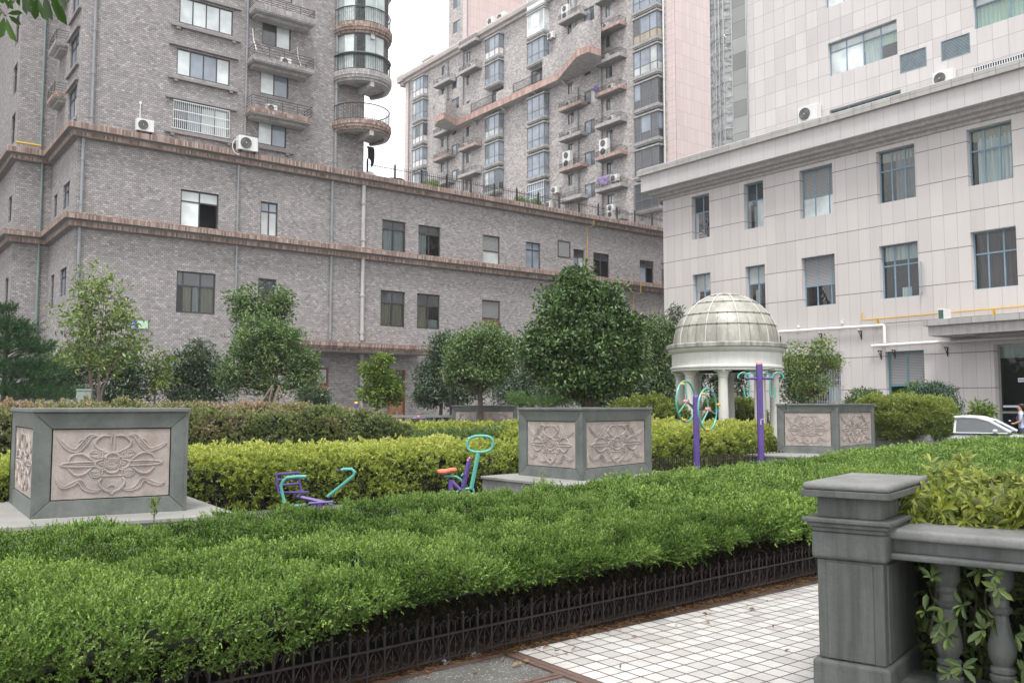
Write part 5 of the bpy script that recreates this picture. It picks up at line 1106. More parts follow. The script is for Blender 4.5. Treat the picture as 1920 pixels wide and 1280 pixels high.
# ================================================================== CARVED STONE BLOCKS
M_PANEL = mat('carved_pink_granite', (.33, .285, .26), .85, .2, 5, .6, 130, streak=.4, dirt=(.22, .15, .11))
M_SLATEF = mat('slate_frame', (.100, .113, .104), .55, .26, 3.0, .2, 40, streak=.4, dirt=(.16, .155, .135))
M_GRAN = mat('granite_slab_edge', (.21, .215, .20), .7, .15, 2, .2, 60, streak=.6, dirt=(.10, .10, .085))
M_GRANT = mat('granite_slab_top', (.235, .23, .215), .6, .15, 2, .2, 60)
def relief(mb, Mx, w_, h_):
    """thunderbolt-cross ornament with ribbons; panel coordinates -1..1, raised from the surface (local y = out)"""
    def c(pts, r_, flat=.6, m=0):
        q = [Mx @ Vector((x * w_, -.004, y * h_)) for x, y in pts]; ax = (Mx.to_3x3() @ Vector((0, 1, 0))).normalized()
        # smooth the polyline
        for _ in range(2):
            nq = [q[0]]
            for a_, b_ in zip(q[:-1], q[1:]): nq += [a_ * .75 + b_ * .25, a_ * .25 + b_ * .75]
            q = nq + [q[-1]]
        k = len(q); rr = [r_ * (.35 + .65 * math.sin(math.pi * min(1, max(0, (i + .5) / k))) ** .5) for i in range(k)]
        mb.tube(q, rr, 6, m, axis=ax, flat=.85)
    R0 = .009
    def c3(pts, g, r_=R0):
        n_ = len(pts)
        for o_ in (-1, 0, 1):
            q = []
            for i_, p_ in enumerate(pts):
                a_, b_ = pts[max(0, i_ - 1)], pts[min(n_ - 1, i_ + 1)]; tx, ty = b_[0] - a_[0], b_[1] - a_[1]; l_ = math.hypot(tx, ty) or 1; w2 = g * o_ * math.sin(math.pi * (i_ + .4) / (n_ - .2)); q.append((p_[0] - ty / l_ * w2, p_[1] + tx / l_ * w2))
            c(q, r_ * (1.25 if o_ else .8))
    for sx in (-1, 1):
        k_ = .06 if sx > 0 else 0
        c3([(sx * .96, .82 - k_ * 4), (sx * .80, .48 - k_), (sx * .63, .35), (sx * .50, .58), (sx * .38, .86), (sx * .24, .78)], .055)
        c3([(sx * .94, -.42 - k_ * 3), (sx * .85, -.68), (sx * .68, -.58), (sx * .55, -.44), (sx * .46, -.72), (sx * .29, -.80), (sx * .16, -.72)], .05)
        c([(sx * .60, .62), (sx * .52, .74), (sx * .44, .66), (sx * .50, .58)], R0)
        c([(sx * .76, .04), (sx * .72, .26), (sx * .52, .32), (sx * .34, .10)], R0 * 1.6); c([(sx * .75, -.12), (sx * .64, -.33), (sx * .48, -.30), (sx * .36, -.12)], R0 * 1.6)
        c([(sx * .30, .06), (sx * .78, .055), (sx * .90, -.01)], R0 * 1.3); c([(sx * .30, -.08), (sx * .78, -.07), (sx * .90, -.01)], R0 * 1.3); c([(sx * .34, -.01), (sx * .74, -.01)], R0 * .7)
        c([(sx * .05, .80), (sx * .20, .82), (sx * .33, .62), (sx * .28, .45), (sx * .14, .36)], R0 * 1.8); c([(sx * .02, -.84), (sx * .16, -.74), (sx * .24, -.55), (sx * .18, -.42)], R0 * 1.8)
        for sy in (-1, 1):
            cx_, cy_ = sx * .28, sy * .27
            for q_ in (1, .62, .3): c([(cx_ + sx * .12 * q_, cy_ + .02), (cx_ + sx * .06 * q_, cy_ + sy * .13 * q_), (cx_ - sx * .06 * q_, cy_ + sy * .11 * q_), (cx_ - sx * .13 * q_, cy_ - sy * .04), (cx_ - sx * .04 * q_, cy_ - sy * .12 * q_), (cx_ + sx * .1 * q_, cy_ - sy * .03)], R0 * 1.1)
            c([(sx * .16, sy * .12), (sx * .19, sy * .17), (sx * .14, sy * .20), (sx * .11, sy * .15)], R0)
        c([(sx * .17, .12), (sx * .28, .08), (sx * .31, -.02), (sx * .26, -.12), (sx * .17, -.15)], R0 * 1.5); c([(sx * .17, .04), (sx * .24, .0), (sx * .17, -.06)], R0)
    c([(-.02, .84), (-.04, .55), (-.03, .34)], R0 * 1.2); c([(.03, .84), (.03, .55), (.03, .34)], R0 * 1.2); c([(-.09, -.70), (0, -.94), (.09, -.70), (0, -.6), (-.09, -.70)], R0 * 1.2)
    c([(-.2, .33), (.2, .33)], R0); c([(-.2, -.36), (.2, -.36)], R0)
    c([(-.12, .12), (-.10, .26), (0, .32), (.10, .26), (.12, .12)], R0 * 1.8); c([(-.12, -.15), (-.08, -.27), (.08, -.27), (.12, -.15)], R0 * 1.6)
    for q in (.14, .10): c([(-q, q), (q, q), (q, -q), (-q, -q), (-q, q)], R0 * .9)
    for q in (.06, .02, -.02, -.06): c([(-.08, q), (0, q - .03), (.08, q)], R0 * .7)
def carved_block(Lc, Nc, Rc, zb_, zt, slab, label, slabz=None):
    """Lc, Nc, Rc: the left, near and right corners of the block on its slab"""
    Lc, Nc, Rc = map(Vector, (Lc, Nc, Rc)); Bc = Lc + Rc - Nc; ctr = (Lc + Rc) / 2
    root = empty('stone_planter', (ctr.x, ctr.y, 0), label, 'stone planter', 'stone planters with carved panels')
    cs = [Nc, Rc, Bc, Lc]
    inset = .045; fw = .19; FR = MB(); core_ = MB()
    def shr(p, a_): return ctr + (p - ctr) * (1 - a_ / (p - ctr).length)
    core_.prism([tuple(shr(p, .17)) for p in cs], zb_, zt - .02); place(core_.build('block_core', M_SLATEF), root)
    for i in range(4):
        a_, b_ = cs[i], cs[(i + 1) % 4]; L = (b_ - a_).length; d = (b_ - a_) / L; n_ = Vector((d.y, -d.x)); Hh = zt - zb_ - .055
        Mx = Matrix(((d.x, -n_.x, 0, a_.x), (d.y, -n_.y, 0, a_.y), (0, 0, 1, zb_), (0, 0, 0, 1)))   # local x along, y inwards, z up
        def T_(x, y, z): return Mx @ Vector((x, y, z))
        f = min(fw, L * .13)
        # four mitred frame slabs, bevelled towards the panel
        o4 = [(0, 0), (L, 0), (L, Hh), (0, Hh)]; i4 = [(f, f * .95), (L - f, f * .95), (L - f, Hh - f * .95), (f, Hh - f * .95)]; g = .0025
        for k in range(4):
            o0, o1, i0, i1 = o4[k], o4[(k + 1) % 4], i4[k], i4[(k + 1) % 4]
            dx, dz = (g, 0) if k % 2 == 0 else (0, g)
            q = [(o0[0] + dx, o0[1] + dz), (o1[0] - (dx if k % 2 == 0 else 0) * (1 if k == 0 else -1) * 1, o1[1]), i1, i0]
            q = [o0, o1, i1, i0]; c_ = Vector((sum(p[0] for p in q) / 4, sum(p[1] for p in q) / 4)); q = [tuple(Vector(p) + (c_ - Vector(p)).normalized() * g) for p in q]
            V_ = [T_(q[0][0], 0, q[0][1]), T_(q[1][0], 0, q[1][1]), T_(q[2][0], .028, q[2][1]), T_(q[3][0], .028, q[3][1]), T_(q[2][0], .06, q[2][1]), T_(q[3][0], .06, q[3][1]), T_(q[0][0], .04, q[0][1]), T_(q[1][0], .04, q[1][1])]
            FR.add(V_, [(0, 1, 2, 3), (3, 2, 4, 5), (0, 6, 7, 1), (0, 3, 5, 6), (1, 7, 4, 2)])
        if i in (0, 3):
            pm = MB(); w_, h_ = (L - 2 * f) / 2, (Hh - 1.9 * f) / 2
            gx = 24; pm.add([T_(f + .012 + (L - 2 * f - .024) * x / gx, .046 + .002 * math.sin(x * 2.1 + y), f * .95 + .012 + (Hh - 1.9 * f - .024) * y / gx) for y in range(gx + 1) for x in range(gx + 1)], [(y * (gx + 1) + x, y * (gx + 1) + x + 1, (y + 1) * (gx + 1) + x + 1, (y + 1) * (gx + 1) + x) for y in range(gx) for x in range(gx)])
            c_ = Mx @ Matrix.Translation((L / 2, .046, Hh / 2)); relief(pm, c_, w_ * .96, h_ * .98)
            place(pm.build('carved_panel', M_PANEL, smooth=True), root)
    place(FR.build('stone_frame', M_SLATEF, bevel=.004), root)
    cp = MB(); cp.prism([tuple(shr(p, -.035)) for p in cs], zt - .052, zt); place(cp.build('cap', M_SLATEF, bevel=.012), root)
    if slab:
        sm = MB(); sm.prism(slab, .0, zb_ - .05, 0); place(sm.build('slab_base', M_GRAN), root)
        ct = Vector((sum(p[0] for p in slab) / len(slab), sum(p[1] for p in slab) / len(slab)))
        sm = MB(); sm.prism([tuple(ct + (Vector(p) - ct) * 1.02) for p in slab], zb_ - .05, zb_); place(sm.build('slab_top', M_GRANT, bevel=.01), root)
    return root
carved_block((1.83, 13.14), (1.74, 10.96), (3.37, 10.74), .353, 1.575, [(-.9, 10.85), (3.70, 10.05), (3.95, 13.6), (-.6, 14.4)][:4], 'large carved stone block nearest the camera with a chipped corner at the left edge')
carved_block((9.83, 12.54), (9.90, 10.91), (12.21, 11.50), .353, 1.57, [(9.18, 12.75), (9.24, 10.18), (12.45, 10.72), (12.6, 13.2)], 'carved stone block on a raised slab in the middle with two panels seen equally')
carved_block((20.01, 14.28), (20.61, 12.83), (23.43, 13.43), .353, 1.66, [(18.8, 14.3), (18.95, 13.15), (19.6, 11.9), (24.9, 13.2), (24.6, 15.2)], 'carved stone block behind the purple pull post and before the block planter')
p = lambda u, d: tuple(ground(u, d)[:2])
carved_block(p(848, 35.2), p(897, 33.6), p(970, 35.0), .3, 1.62, None, 'small far carved stone block between the low hedges and the mid green tree')
cr = MB(); cr.box(24.2, 24.75, 12.9, 13.3, .36, .42); cr.box(24.9, 25.3 - .3, 12.4, 12.7, .36, .40)

# ================================================================== PAVILION
PC = Vector((23.36, 18.60, 0))
pv = empty('pavilion', PC, 'white round pavilion with fluted columns and a ribbed translucent dome', 'pavilion')
M_PV = mat('pavilion_white', (.60, .60, .565), .65, .07, 2, .1, streak=.35, dirt=(.33, .33, .26)); M_PVL = mat('pavilion_ledge', (.33, .325, .30), .85, .25, 3, .2, streak=.8, dirt=(.12, .12, .10))
def dome_mat():
    m, t, b = nodes('dome_panels'); tc = N(t, 'ShaderNodeTexCoord').outputs['Object']
    mp = N(t, 'ShaderNodeMapping'); mp.inputs['Scale'].default_value = (1, 1, .3); t.links.new(tc, mp.inputs[0])
    c = ramp(t, noise(t, mp.outputs[0], 2.4, 6, .7), [(.30, (.17, .165, .135)), (.48, (.27, .265, .225)), (.62, (.35, .345, .30)), (.78, (.42, .41, .36))])
    t.links.new(c, b.inputs['Base Color']); b.inputs['Roughness'].default_value = .38; b.inputs['Specular IOR Level'].default_value = .5; bump(t, b, noise(t, tc, 2, 2), .15, .2); return m
def pvp(mb, name, m, **kw): o = mb.build(name, m, pv, **kw); return o
for k in range(8):
    a_ = R(22.5 + 45 * k + 12); x, y = 1.52 * math.cos(a_), 1.52 * math.sin(a_); mb = MB(); nfl = 48
    fl = lambda j: 1 - .035 * (j % 3 == 0)
    mb.lathe([(.20, 0), (.20, .06), (.175, .10)], (x, y, .3), 24); mb.lathe([(.160, .4), (.158, 1.2), (.148, 2.0), (.142, 2.5)], (x, y, 0), nfl, flute=fl); mb.lathe([(.15, 2.5), (.165, 2.53), (.155, 2.56), (.19, 2.62), (.20, 2.68)], (x, y, 0), 24); mb.box(x - .2, x + .2, y - .2, y + .2, 2.68, 2.73)
    pvp(mb, 'column', M_PV, smooth=True)
mb = MB(); mb.lathe([(2.1, 0), (2.1, .14), (1.85, .14), (1.85, .3), (.01, .3)], (0, 0, 0), 48); pvp(mb, 'steps', M_GRAN, smooth=True)
mb = MB(); mb.lathe([(1.25, 2.73), (1.80, 2.73), (1.80, 2.80), (1.84, 2.82), (1.84, 2.87), (1.78, 2.90), (1.78, 3.30), (1.82, 3.33), (1.86, 3.36), (1.90, 3.42), (1.90, 3.46)], (0, 0, 0), 72); mb.lathe([(1.25, 2.73), (1.25, 3.4), (.01, 3.42)], (0, 0, 0), 48); pvp(mb, 'drum', M_PV, smooth=True)
mb = MB(); mb.lathe([(1.88, 3.462), (1.96, 3.47), (1.96, 3.58), (1.93, 3.60), (1.70, 3.63)], (0, 0, 0), 72); pvp(mb, 'ledge', M_PVL, smooth=True)
DR, DH = 1.70, 1.70; mb = MB(); mb.lathe([(DR * math.cos(R(a_)), 3.62 + DH * math.sin(R(a_))) for a_ in (0, 8, 16, 22.9, 30, 38, 46, 54, 62, 70, 76, 82, 86)] + [(.001, 3.62 + DH)], (0, 0, 0), 72); pvp(mb, 'dome', dome_mat(), smooth=True)
mb = MB(); mr = MB()
for k in range(10):
    a_ = R(36 * k + 17); mb.tube([((DR + .012) * math.cos(R(e_)) * math.cos(a_), (DR + .012) * math.cos(R(e_)) * math.sin(a_), 3.62 + (DH + .012) * math.sin(R(e_))) for e_ in range(0, 91, 6)], .020, 5)
    for j in (1, 2):
        a2 = a_ + R(12 * j); mr.tube([((DR + .006) * math.cos(R(e_)) * math.cos(a2), (DR + .006) * math.cos(R(e_)) * math.sin(a2), 3.62 + (DH + .006) * math.sin(R(e_))) for e_ in range(0, 29, 7)], .007, 4)
for e_ in (20, 34, 52, 70):
    r_ = (DR + .014) * math.cos(R(e_)); z = 3.62 + (DH + .014) * math.sin(R(e_)); mr.tube([(r_ * math.cos(R(t_ * 6)), r_ * math.sin(R(t_ * 6)), z) for t_ in range(60)], .011, 4, closed=True)
    for t_ in range(30 if e_ < 50 else 12): c_ = R(t_ * (12 if e_ < 50 else 30) + 5); mr.box(r_ * math.cos(c_) - .02, r_ * math.cos(c_) + .02, r_ * math.sin(c_) - .02, r_ * math.sin(c_) + .02, z - .02, z + .02)
pvp(mb, 'dome_rib', mat('rib_pale', (.50, .49, .46), .5, .1, 3)); pvp(mr, 'dome_band', mat('rib_rusty', (.17, .15, .14), .7, .3, 8))

# ================================================================== EXERCISE MACHINES
M_PUR = mat('purple_paint', (.095, .055, .23), .38, .10, 3, spec=.5, streak=.12, dirt=(.06, .05, .12)); M_TEAL = mat('teal_paint', (.09, .34, .27), .35, .08, 3); M_YBALL = mat('yellow_cap', (.62, .35, .02), .4, .05); M_PBALL = mat('pink_cap', (.55, .25, .25), .5, .08); M_ORANGE = mat('orange_plastic', (.62, .16, .09), .45, .12, 5); M_GRIP = mat('dark_grip', (.03, .03, .032), .7, .2)
EG = 'outdoor exercise machines'
def cap(mb, x, y, z, r_): mb.lathe([(r_, 0), (r_ * .98, r_ * .35), (r_ * .75, r_ * .75), (r_ * .4, r_ * .97), (.001, r_ * 1.05)], (x, y, z), 16)
def screenaxes(rz): return None
# machine coordinates: x = to the picture's right, y = away from the camera, z = up
RZ = math.atan2(RT.y, RT.x)
def machine(name, u, d, label, cat='exercise machine', turn=0):
    g_ = ground(u, d); return empty(name, g_, label, cat, EG, RZ + R(turn))
# 1 wheel exerciser
m_ = machine('wheel_exerciser', 1305, 20.1, 'purple post with two teal shoulder wheels standing left of the taller post')
mb = MB(); mb.tube([(0, 0, 0), (0, 0, 1.78)], .072, 14); mb.build('post', M_PUR, m_, smooth=True); mb = MB(); cap(mb, 0, 0, 1.78, .072); mb.build('cap', M_PUR, m_, smooth=True)
def wheel(cx, cz, cy, tilt, rot):
    w_ = MB(); rr = .475; M_ = Matrix.Translation((cx, cy, cz)) @ Matrix.Rotation(R(tilt), 4, 'Z') @ Matrix.Rotation(R(90), 4, 'X')
    w_.tube([(rr * math.cos(R(t_ * 9)), rr * math.sin(R(t_ * 9)), 0) for t_ in range(40)], .023, 8, closed=True)
    for k in range(3): a_ = R(rot + 120 * k); w_.tube([(0, 0, .03), (rr * math.cos(a_), rr * math.sin(a_), 0)], .018, 6)
    w_.xf(M_); o = w_.build('wheel', M_TEAL, m_, smooth=True)
    for k in range(3):
        h = MB(); a_ = R(rot + 120 * k + 28); c_ = Vector((rr * math.cos(a_), rr * math.sin(a_), 0)); h.tube([c_, c_ + Vector((0, 0, .05)), c_ + Vector((0, 0, .11))], [.022, .03, .022], 8); h.xf(M_); h.build('handle', M_YBALL, o, smooth=True)
    h = MB(); h.tube([(0, 0, -.04), (0, 0, .07)], .05, 10); h.xf(M_); h.build('hub', M_PBALL, o, smooth=True); return o
wheel(-.19, 1.70, .22, 52, -25); wheel(.23, 1.52, -.15, 52, -15)
mb = MB(); mb.tube([(0, 0, 1.55), (-.19, .22, 1.70)], .022, 6); mb.tube([(0, 0, 1.52), (.23, -.15, 1.52)], .022, 6); mb.build('axle', M_GRIP, m_)
# 2 pull post
m_ = machine('pull_post', 1425, 22.4, 'tall purple post with teal curved arms and hanging pull chains')
mb = MB(); mb.tube([(0, 0, 0), (0, 0, 2.66)], .085, 16); mb.tube([(-.36, 0, 2.30), (.36, 0, 2.30)], .035, 8); mb.build('post', M_PUR, m_, smooth=True)
mb = MB(); cap(mb, 0, 0, 2.66, .088); mb.build('cap', M_PBALL, m_, smooth=True)
mb = MB(); mb.tube([(-.36, .05, 2.50), (.38, -.05, 2.54)], .012, 6); mb.build('crossbar', M_GRIP, m_)
for sx in (-1, 1):
    for sy in (-1, 1):
        for cx_ in ((.19,) if sy > 0 else (.44,)): mb = MB(); mb.tube([(sx * cx_ + .145 * math.cos(R(t_)), sy * .12, 2.30 + .15 * math.sin(R(t_))) for t_ in range(0, 181, 20)], .021, 6); mb.build('arm', M_TEAL, m_, smooth=True)
    mb = MB(); mb.tube([(sx * .28, 0, 2.36), (sx * .26, 0, 2.0), (sx * .27, 0, 1.86), (sx * .33, 0, 1.80), (sx * .39, 0, 1.86), (sx * .41, 0, 2.08)], .022, 6); mb.build('hook', M_TEAL, m_, smooth=True)
    mb = MB(); x = sx * .66 if sx < 0 else .60
    for k in range(26): z = 2.33 - k * .026; mb.tube([(x, -.2, z), (x + (.008 if k % 2 else 0), -.2 + (0 if k % 2 else .008), z - .024)], .005, 4)
    o = mb.build('chain', mat('chain_steel', (.12, .12, .12), .5, .2, metal=.6), m_); h = MB(); h.tube([(x, -.2, 1.66), (x, -.2, 1.50)], .022, 8); h.build('grip', M_GRIP, o)
mb = MB()
for k in range(40): z = 2.28 - k * .026; mb.tube([(-.02 + .014 * math.sin(k * .9), -.10, z), (-.02 + .014 * math.sin((k + 1) * .9), -.10, z - .02)], .005, 4)
o = mb.build('chain', MATS['chain_steel'], m_); h = MB(); h.tube([(-.02, -.11, 1.25), (-.02, -.11, 1.12)], .016, 8); h.box(-.01, .045, -.12, -.10, 1.25, 1.27); h.build('grip', MATS['aluminium'], o)
# 3 rowing machine
m_ = machine('rowing_machine', 585, 13.2, 'purple and teal rowing machine with a barred seat behind the juniper hedge')
sc_ = 13.2 / FPX
def pp(u, v, y=0): return ((u - 585) * sc_, y, EYE + (760 - v) * sc_)
mb = MB()
for y, du in ((-.17, 0), (.17, 31)):
    mb.tube([pp(526 + du, 885, y), pp(528 + du, 905, y), pp(531 + du, 918, y), pp(537 + du, 923, y)], .019, 6)
for v in (885.5, 896, 906): mb.tube([pp(526.5, v, -.17), pp(557.5, v, .17)], .02, 6)
mb.tube([pp(531, 919, -.17), pp(560, 919, -.17), pp(575, 922, .17), pp(560, 923, .17)], .02, 6, closed=True)
for u in (538, 545, 552): mb.tube([pp(u, 919.5, -.17), pp(u + 18, 922, .17)], .018, 4)
mb.build('seat', M_PUR, m_, smooth=True)
mb = MB(); mb.tube([pp(556, 927), pp(625, 942)], .032, 6); mb.tube([pp(588, 938, -.2), pp(633, 935, -.2)], .022, 6); mb.tube([pp(592, 945), pp(592, 960)], .05, 8); mb.tube([pp(603, 942), pp(603, 960)], .05, 8); mb.box(.0, .42, -.1, .1, .012, .03); mb.build('frame', M_PUR, m_, smooth=True)
for y, pts in ((-.25, [(584, 889), (566, 889), (548, 891), (541, 898), (538, 906), (541, 922), (545, 937), (552, 942), (577, 942)]), (.25, [(628, 884), (641, 880), (655, 880), (661, 885), (659, 892), (610, 932)])):
    mb = MB(); mb.tube([pp(u, v, y) for u, v in pts], .025, 8); o = mb.build('handlebar', M_TEAL, m_, smooth=True)
    g_ = MB(); a_, b_ = pts[0], pts[1]; g_.tube([pp(*a_, y), pp((a_[0] + b_[0]) / 2 + 1, (a_[1] + b_[1]) / 2, y)], .028, 8); g_.build('grip', M_GRIP if y > 0 else M_TEAL, o)
mb = MB(); mb.tube([pp(577, 942), pp(571, 945), pp(563, 952)], .03, 6); mb.tube([pp(556, 945), pp(549, 962)], .022, 6); mb.tube([pp(568, 944), pp(573, 960)], .022, 6); mb.build('footrest', M_TEAL, m_, smooth=True)
mb = MB()
for u, v in ((577, 941), (564, 949), (613, 948), (529, 957)): mb.lathe([(.001, -.02), (.018, -.012), (.02, 0), (.018, .012), (.001, .02)], pp(u, v, -.12), 8)
mb.build('bolt_cap', M_PBALL, m_, smooth=True)
# 4 exercise bike
m_ = machine('exercise_bike', 868, 15.05, 'teal and purple exercise bike with an orange saddle and an oval handlebar')
sc_ = 15.05 / FPX
def pq(u, v, y=0): return ((u - 868) * sc_, y, EYE + (760 - v) * sc_)
mb = MB(); mb.tube([pq(884, 914), pq(897, 848)], .040, 6); mb.build('handle_post', M_TEAL, m_)
mb = MB(); ov = []
for k in range(36):
    a_ = R(k * 10); x = math.copysign(abs(math.cos(a_)) ** .7, math.cos(a_)) * 24; y = math.copysign(abs(math.sin(a_)) ** .85, math.sin(a_)) * 15; ov.append(pq(900.5 + x + y * .10, 831 - y, 0))
mb.tube(ov, .024, 8, closed=True); mb.build('handlebar', M_TEAL, m_, smooth=True)
mb = MB(); mb.tube([pq(869, 911), pq(881, 858)], .045, 6); mb.tube([pq(846, 897), pq(846, 938)], .045, 8); mb.tube([pq(847, 899), pq(864, 916)], .035, 6); mb.tube([pq(866, 914), pq(888, 937)], .032, 6); mb.build('frame', M_PUR, m_)
mb = MB(); mb.lathe([(.001, -.035), (.09, -.03), (.115, 0), (.11, .03), (.09, .045), (.06, .03), (.001, .028)], (0, 0, 0), 20); mb.v = [((x * 1.55 + (abs(y) < .05) * 0), y * (1.0 if x < 0 else .75), z + .15 * max(0, -x) + .02 * math.sin(x * 20)) for x, y, z in mb.v]; mb.xf(Matrix.Translation(Vector(pq(839, 882)))); mb.build('saddle', M_ORANGE, m_, smooth=True)
mb = MB(); mb.tube([pq(833, 890), pq(856, 891), pq(865, 897), pq(870, 906)], .022, 6); mb.tube([pq(841, 927), pq(852, 925), pq(862, 915), pq(880, 913), pq(888, 915), pq(889, 921)], .020, 6); mb.tube([pq(866, 890, -.05), pq(870, 885, -.05)], .02, 6); mb.tube([pq(884, 923), pq(890, 923)], .02, 6); mb.build('pedal_arm', M_TEAL, m_, smooth=True)
mb = MB()
for u, v in ((880.5, 857), (878, 861)): mb.lathe([(.001, -.022), (.02, -.012), (.022, 0), (.02, .012), (.001, .022)], pq(u, v, -.03), 8)
mb.build('bolt_cap', M_PBALL, m_, smooth=True)
# 5, 6 far machines seen over the hedges
m_ = machine('purple_post', 668, 27, 'short purple post with a yellow cap showing above the reddish hedge')
mb = MB(); mb.tube([(0, 0, 0), (0, 0, 1.66)], .058, 12); mb.tube([(0, 0, 1.62), (.05, 0, 1.6), (.075, 0, 1.5), (.08, 0, 1.0)], .028, 6); mb.build('post', M_PUR, m_, smooth=True); mb = MB(); cap(mb, 0, 0, 1.665, .065); mb.build('cap', M_YBALL, m_, smooth=True)
m_ = machine('waist_twister', 785, 27.5, 'purple round topped exerciser with a pink ball seen over the yellow hedge')
mb = MB(); mb.tube([(0, 0, 0), (0, 0, 1.18)], .06, 12); mb.lathe([(.001, 1.16), (.25, 1.175), (.27, 1.2), (.25, 1.21), (.001, 1.215)], (0, 0, 0), 24); mb.build('post', M_PUR, m_, smooth=True); mb = MB(); mb.lathe([(.001, 0), (.035, .015), (.045, .045), (.035, .075), (.001, .09)], (0, 0, 1.215), 12); mb.build('cap', M_PBALL, m_, smooth=True)

# ================================================================== BALUSTRADE IN THE FOREGROUND
A1 = R(106.5); A2 = R(14.5); E1 = Vector((math.cos(A1), math.sin(A1))); E2 = Vector((math.cos(A2), math.sin(A2)))
dN = 4.45; Nn_ = at(1669, 939, dN); N0 = Vector((Nn_.x, Nn_.y)); zN = Nn_.z
M_STONE = mat('weathered_grey_stone', (.105, .113, .107), .6, .16, 3.5, .3, 45, streak=.72, dirt=(.045, .046, .042)); M_STONET = mat('pale_stone_top', (.20, .20, .193), .6, .22, 5, .3, 45, streak=0)  # top slabs get a paler tone of the same stone
bl_ = empty('balustrade', (N0.x, N0.y, 0), 'weathered grey stone balustrade with a square capped pier and turned balusters at the lower right', 'balustrade')
Wc, Dc = .455, .86
def PL_(s_, t_): v = N0 + E1 * s_ + E2 * t_; return (v.x, v.y)
def blk(name, s0, s1, t0, t1, z0, z1, m=None, bevel=.012, segs=3):
    mb = MB(); mb.prism([PL_(s0, t0), PL_(s1, t0), PL_(s1, t1), PL_(s0, t1)][::1], z0, z1)
    return place(mb.build(name, m or M_STONE, None, bevel=bevel, segs=segs), bl_)
c = zN
blk('pier_cap', 0, Wc, 0, Dc, c, c + .035, M_STONE, .004); blk('pier_cap', .005, Wc - .005, .005, Dc - .005, c + .035, c + .075, M_STONET, .03, 4)
blk('pier_neck', .065, Wc - .065, .065, Dc - .065, c - .112, c + .001, M_STONE, .006)
blk('pier_moulding', .0, Wc, .0, Dc, c - .135, c - .112, M_STONE, .006); blk('pier_moulding', .02, Wc - .02, .02, Dc - .02, c - .16, c - .135, M_STONE, .008); blk('pier_moulding', .04, Wc - .04, .04, Dc - .04, c - .185, c - .16, M_STONE, .006)
blk('pier_collar', .036, Wc - .036, .036, Dc - .036, c - .33, c - .185, M_STONE, .022, 4)
blk('pier_shaft', .058, Wc - .058, .058, Dc - .058, .26, c - .33, M_STONE, .012)
blk('pier_panel', .11, Wc - .11, .051, .07, .27, c - .345, M_STONE, .004); blk('pier_panel', .051, .07, .12, Dc - .12, .27, c - .345, M_STONE, .004)
blk('pier_plinth', .03, Wc - .03, .03, Dc - .03, .10, .262, M_STONE, .02, 4); blk('pier_plinth', .01, Wc - .01, .01, Dc - .01, .075, .1, M_STONE, .005); blk('pier_plinth', -.03, Wc + .03, -.03, Dc + .03, .0, .075, M_STONE, .03, 4)
LR = -3.4; tr0, tr1 = .15, .52; zr = c - .155
blk('rail_cap', LR, .056, tr0 - .03, tr1 + .03, zr - .055, zr, M_STONET, .022, 4); blk('rail_band', LR, .08, tr0 + .02, tr1 - .02, zr - .125, zr - .055, M_STONE, .004); blk('rail_moulding', LR, .084, tr0 - .035, tr1 + .035, zr - .158, zr - .125, M_STONE, .012)
blk('base_rail', LR, .04, tr0 - .0, tr1 - .0, .0, .16, M_STONE, .01)
zt_ = zr - .158; zb_ = .16; Hb = zt_ - zb_
prof = [(.066, 0), (.066, .06), (.05, .075), (.062, .10), (.062, .135), (.05, .15), (.060, .165), (.060, .19), (.044, .21), (.060, .26), (.067, .32), (.062, .39), (.048, .47), (.038, .55), (.034, .60), (.052, .625), (.055, .65), (.042, .67), (.040, .72), (.050, .74), (.050, .76), (.044, .78), (.062, .82), (.066, .87), (.066, .93), (.060, 1)]
s_ = -.18
while s_ > LR + .2:
    x, y = PL_(s_, (tr0 + tr1) / 2); mb = MB(); mb.lathe([(r_, zb_ + Hb * z) for r_, z in prof], (x, y, 0), 28); place(mb.build('baluster', M_STONE, smooth=True), bl_); s_ -= .245

# azalea bush behind and through the balustrade
az = empty('azalea_bush', (*PL_(-1.2, 1.2), 0), 'yellow green azalea bush growing behind and through the stone balustrade', 'shrub')
def whorls(pts, dirs, k, L, W, m, name, tint=None, nest=1):
    P = np.repeat(pts, k, 0); Dm = np.repeat(unit(dirs), k, 0); n = len(P); sd = unit(np.cross(Dm, rn(n))); el = rng.uniform(.15, 1.1, n)[:, None]
    d = unit(Dm * el + sd); Ls = L * rng.uniform(.55, 1.15, n) * (1.2 - .45 * el[:, 0]); ref = Dm + rn(n, .12)
    return place(leaves(name, P + d * .004, d, Ls, Ls * W, m, None, fold=.14, up=ref, tint=tint, full=True), az)
n = 1500; s_ = rng.uniform(LR, .10, n); t_ = rng.uniform(.42, 2.3, n); zt_s = 1.05 + .5 * np.clip(-s_ - .22, 0, .55) + .10 * np.sin(s_ * 5) + .07 * np.sin(t_ * 6 + s_ * 3) + .12 * np.clip(t_ - .6, 0, 1)
z = zt_s - np.abs(rng.normal(0, .09, n)); P = np.stack([N0.x + E1.x * s_ + E2.x * t_, N0.y + E1.y * s_ + E2.y * t_, z], 1)
D = unit(rn(n, .4) + np.array([-.25 * E2.x, -.25 * E2.y, .9])); whorls(P, D, 10, .082, .30, G_AZ, 'foliage')
n = 900; s_ = rng.uniform(LR, .05, n); z = rng.uniform(.86, 1.12, n); t_ = .50 + rng.uniform(-.10, .12, n) + (z - .86) * .4
P = np.stack([N0.x + E1.x * s_ + E2.x * t_, N0.y + E1.y * s_ + E2.y * t_, z], 1); D = unit(rn(n, .5) + np.array([-E2.x, -E2.y, .5])); whorls(P, D, 9, .082, .30, G_AZ, 'foliage')
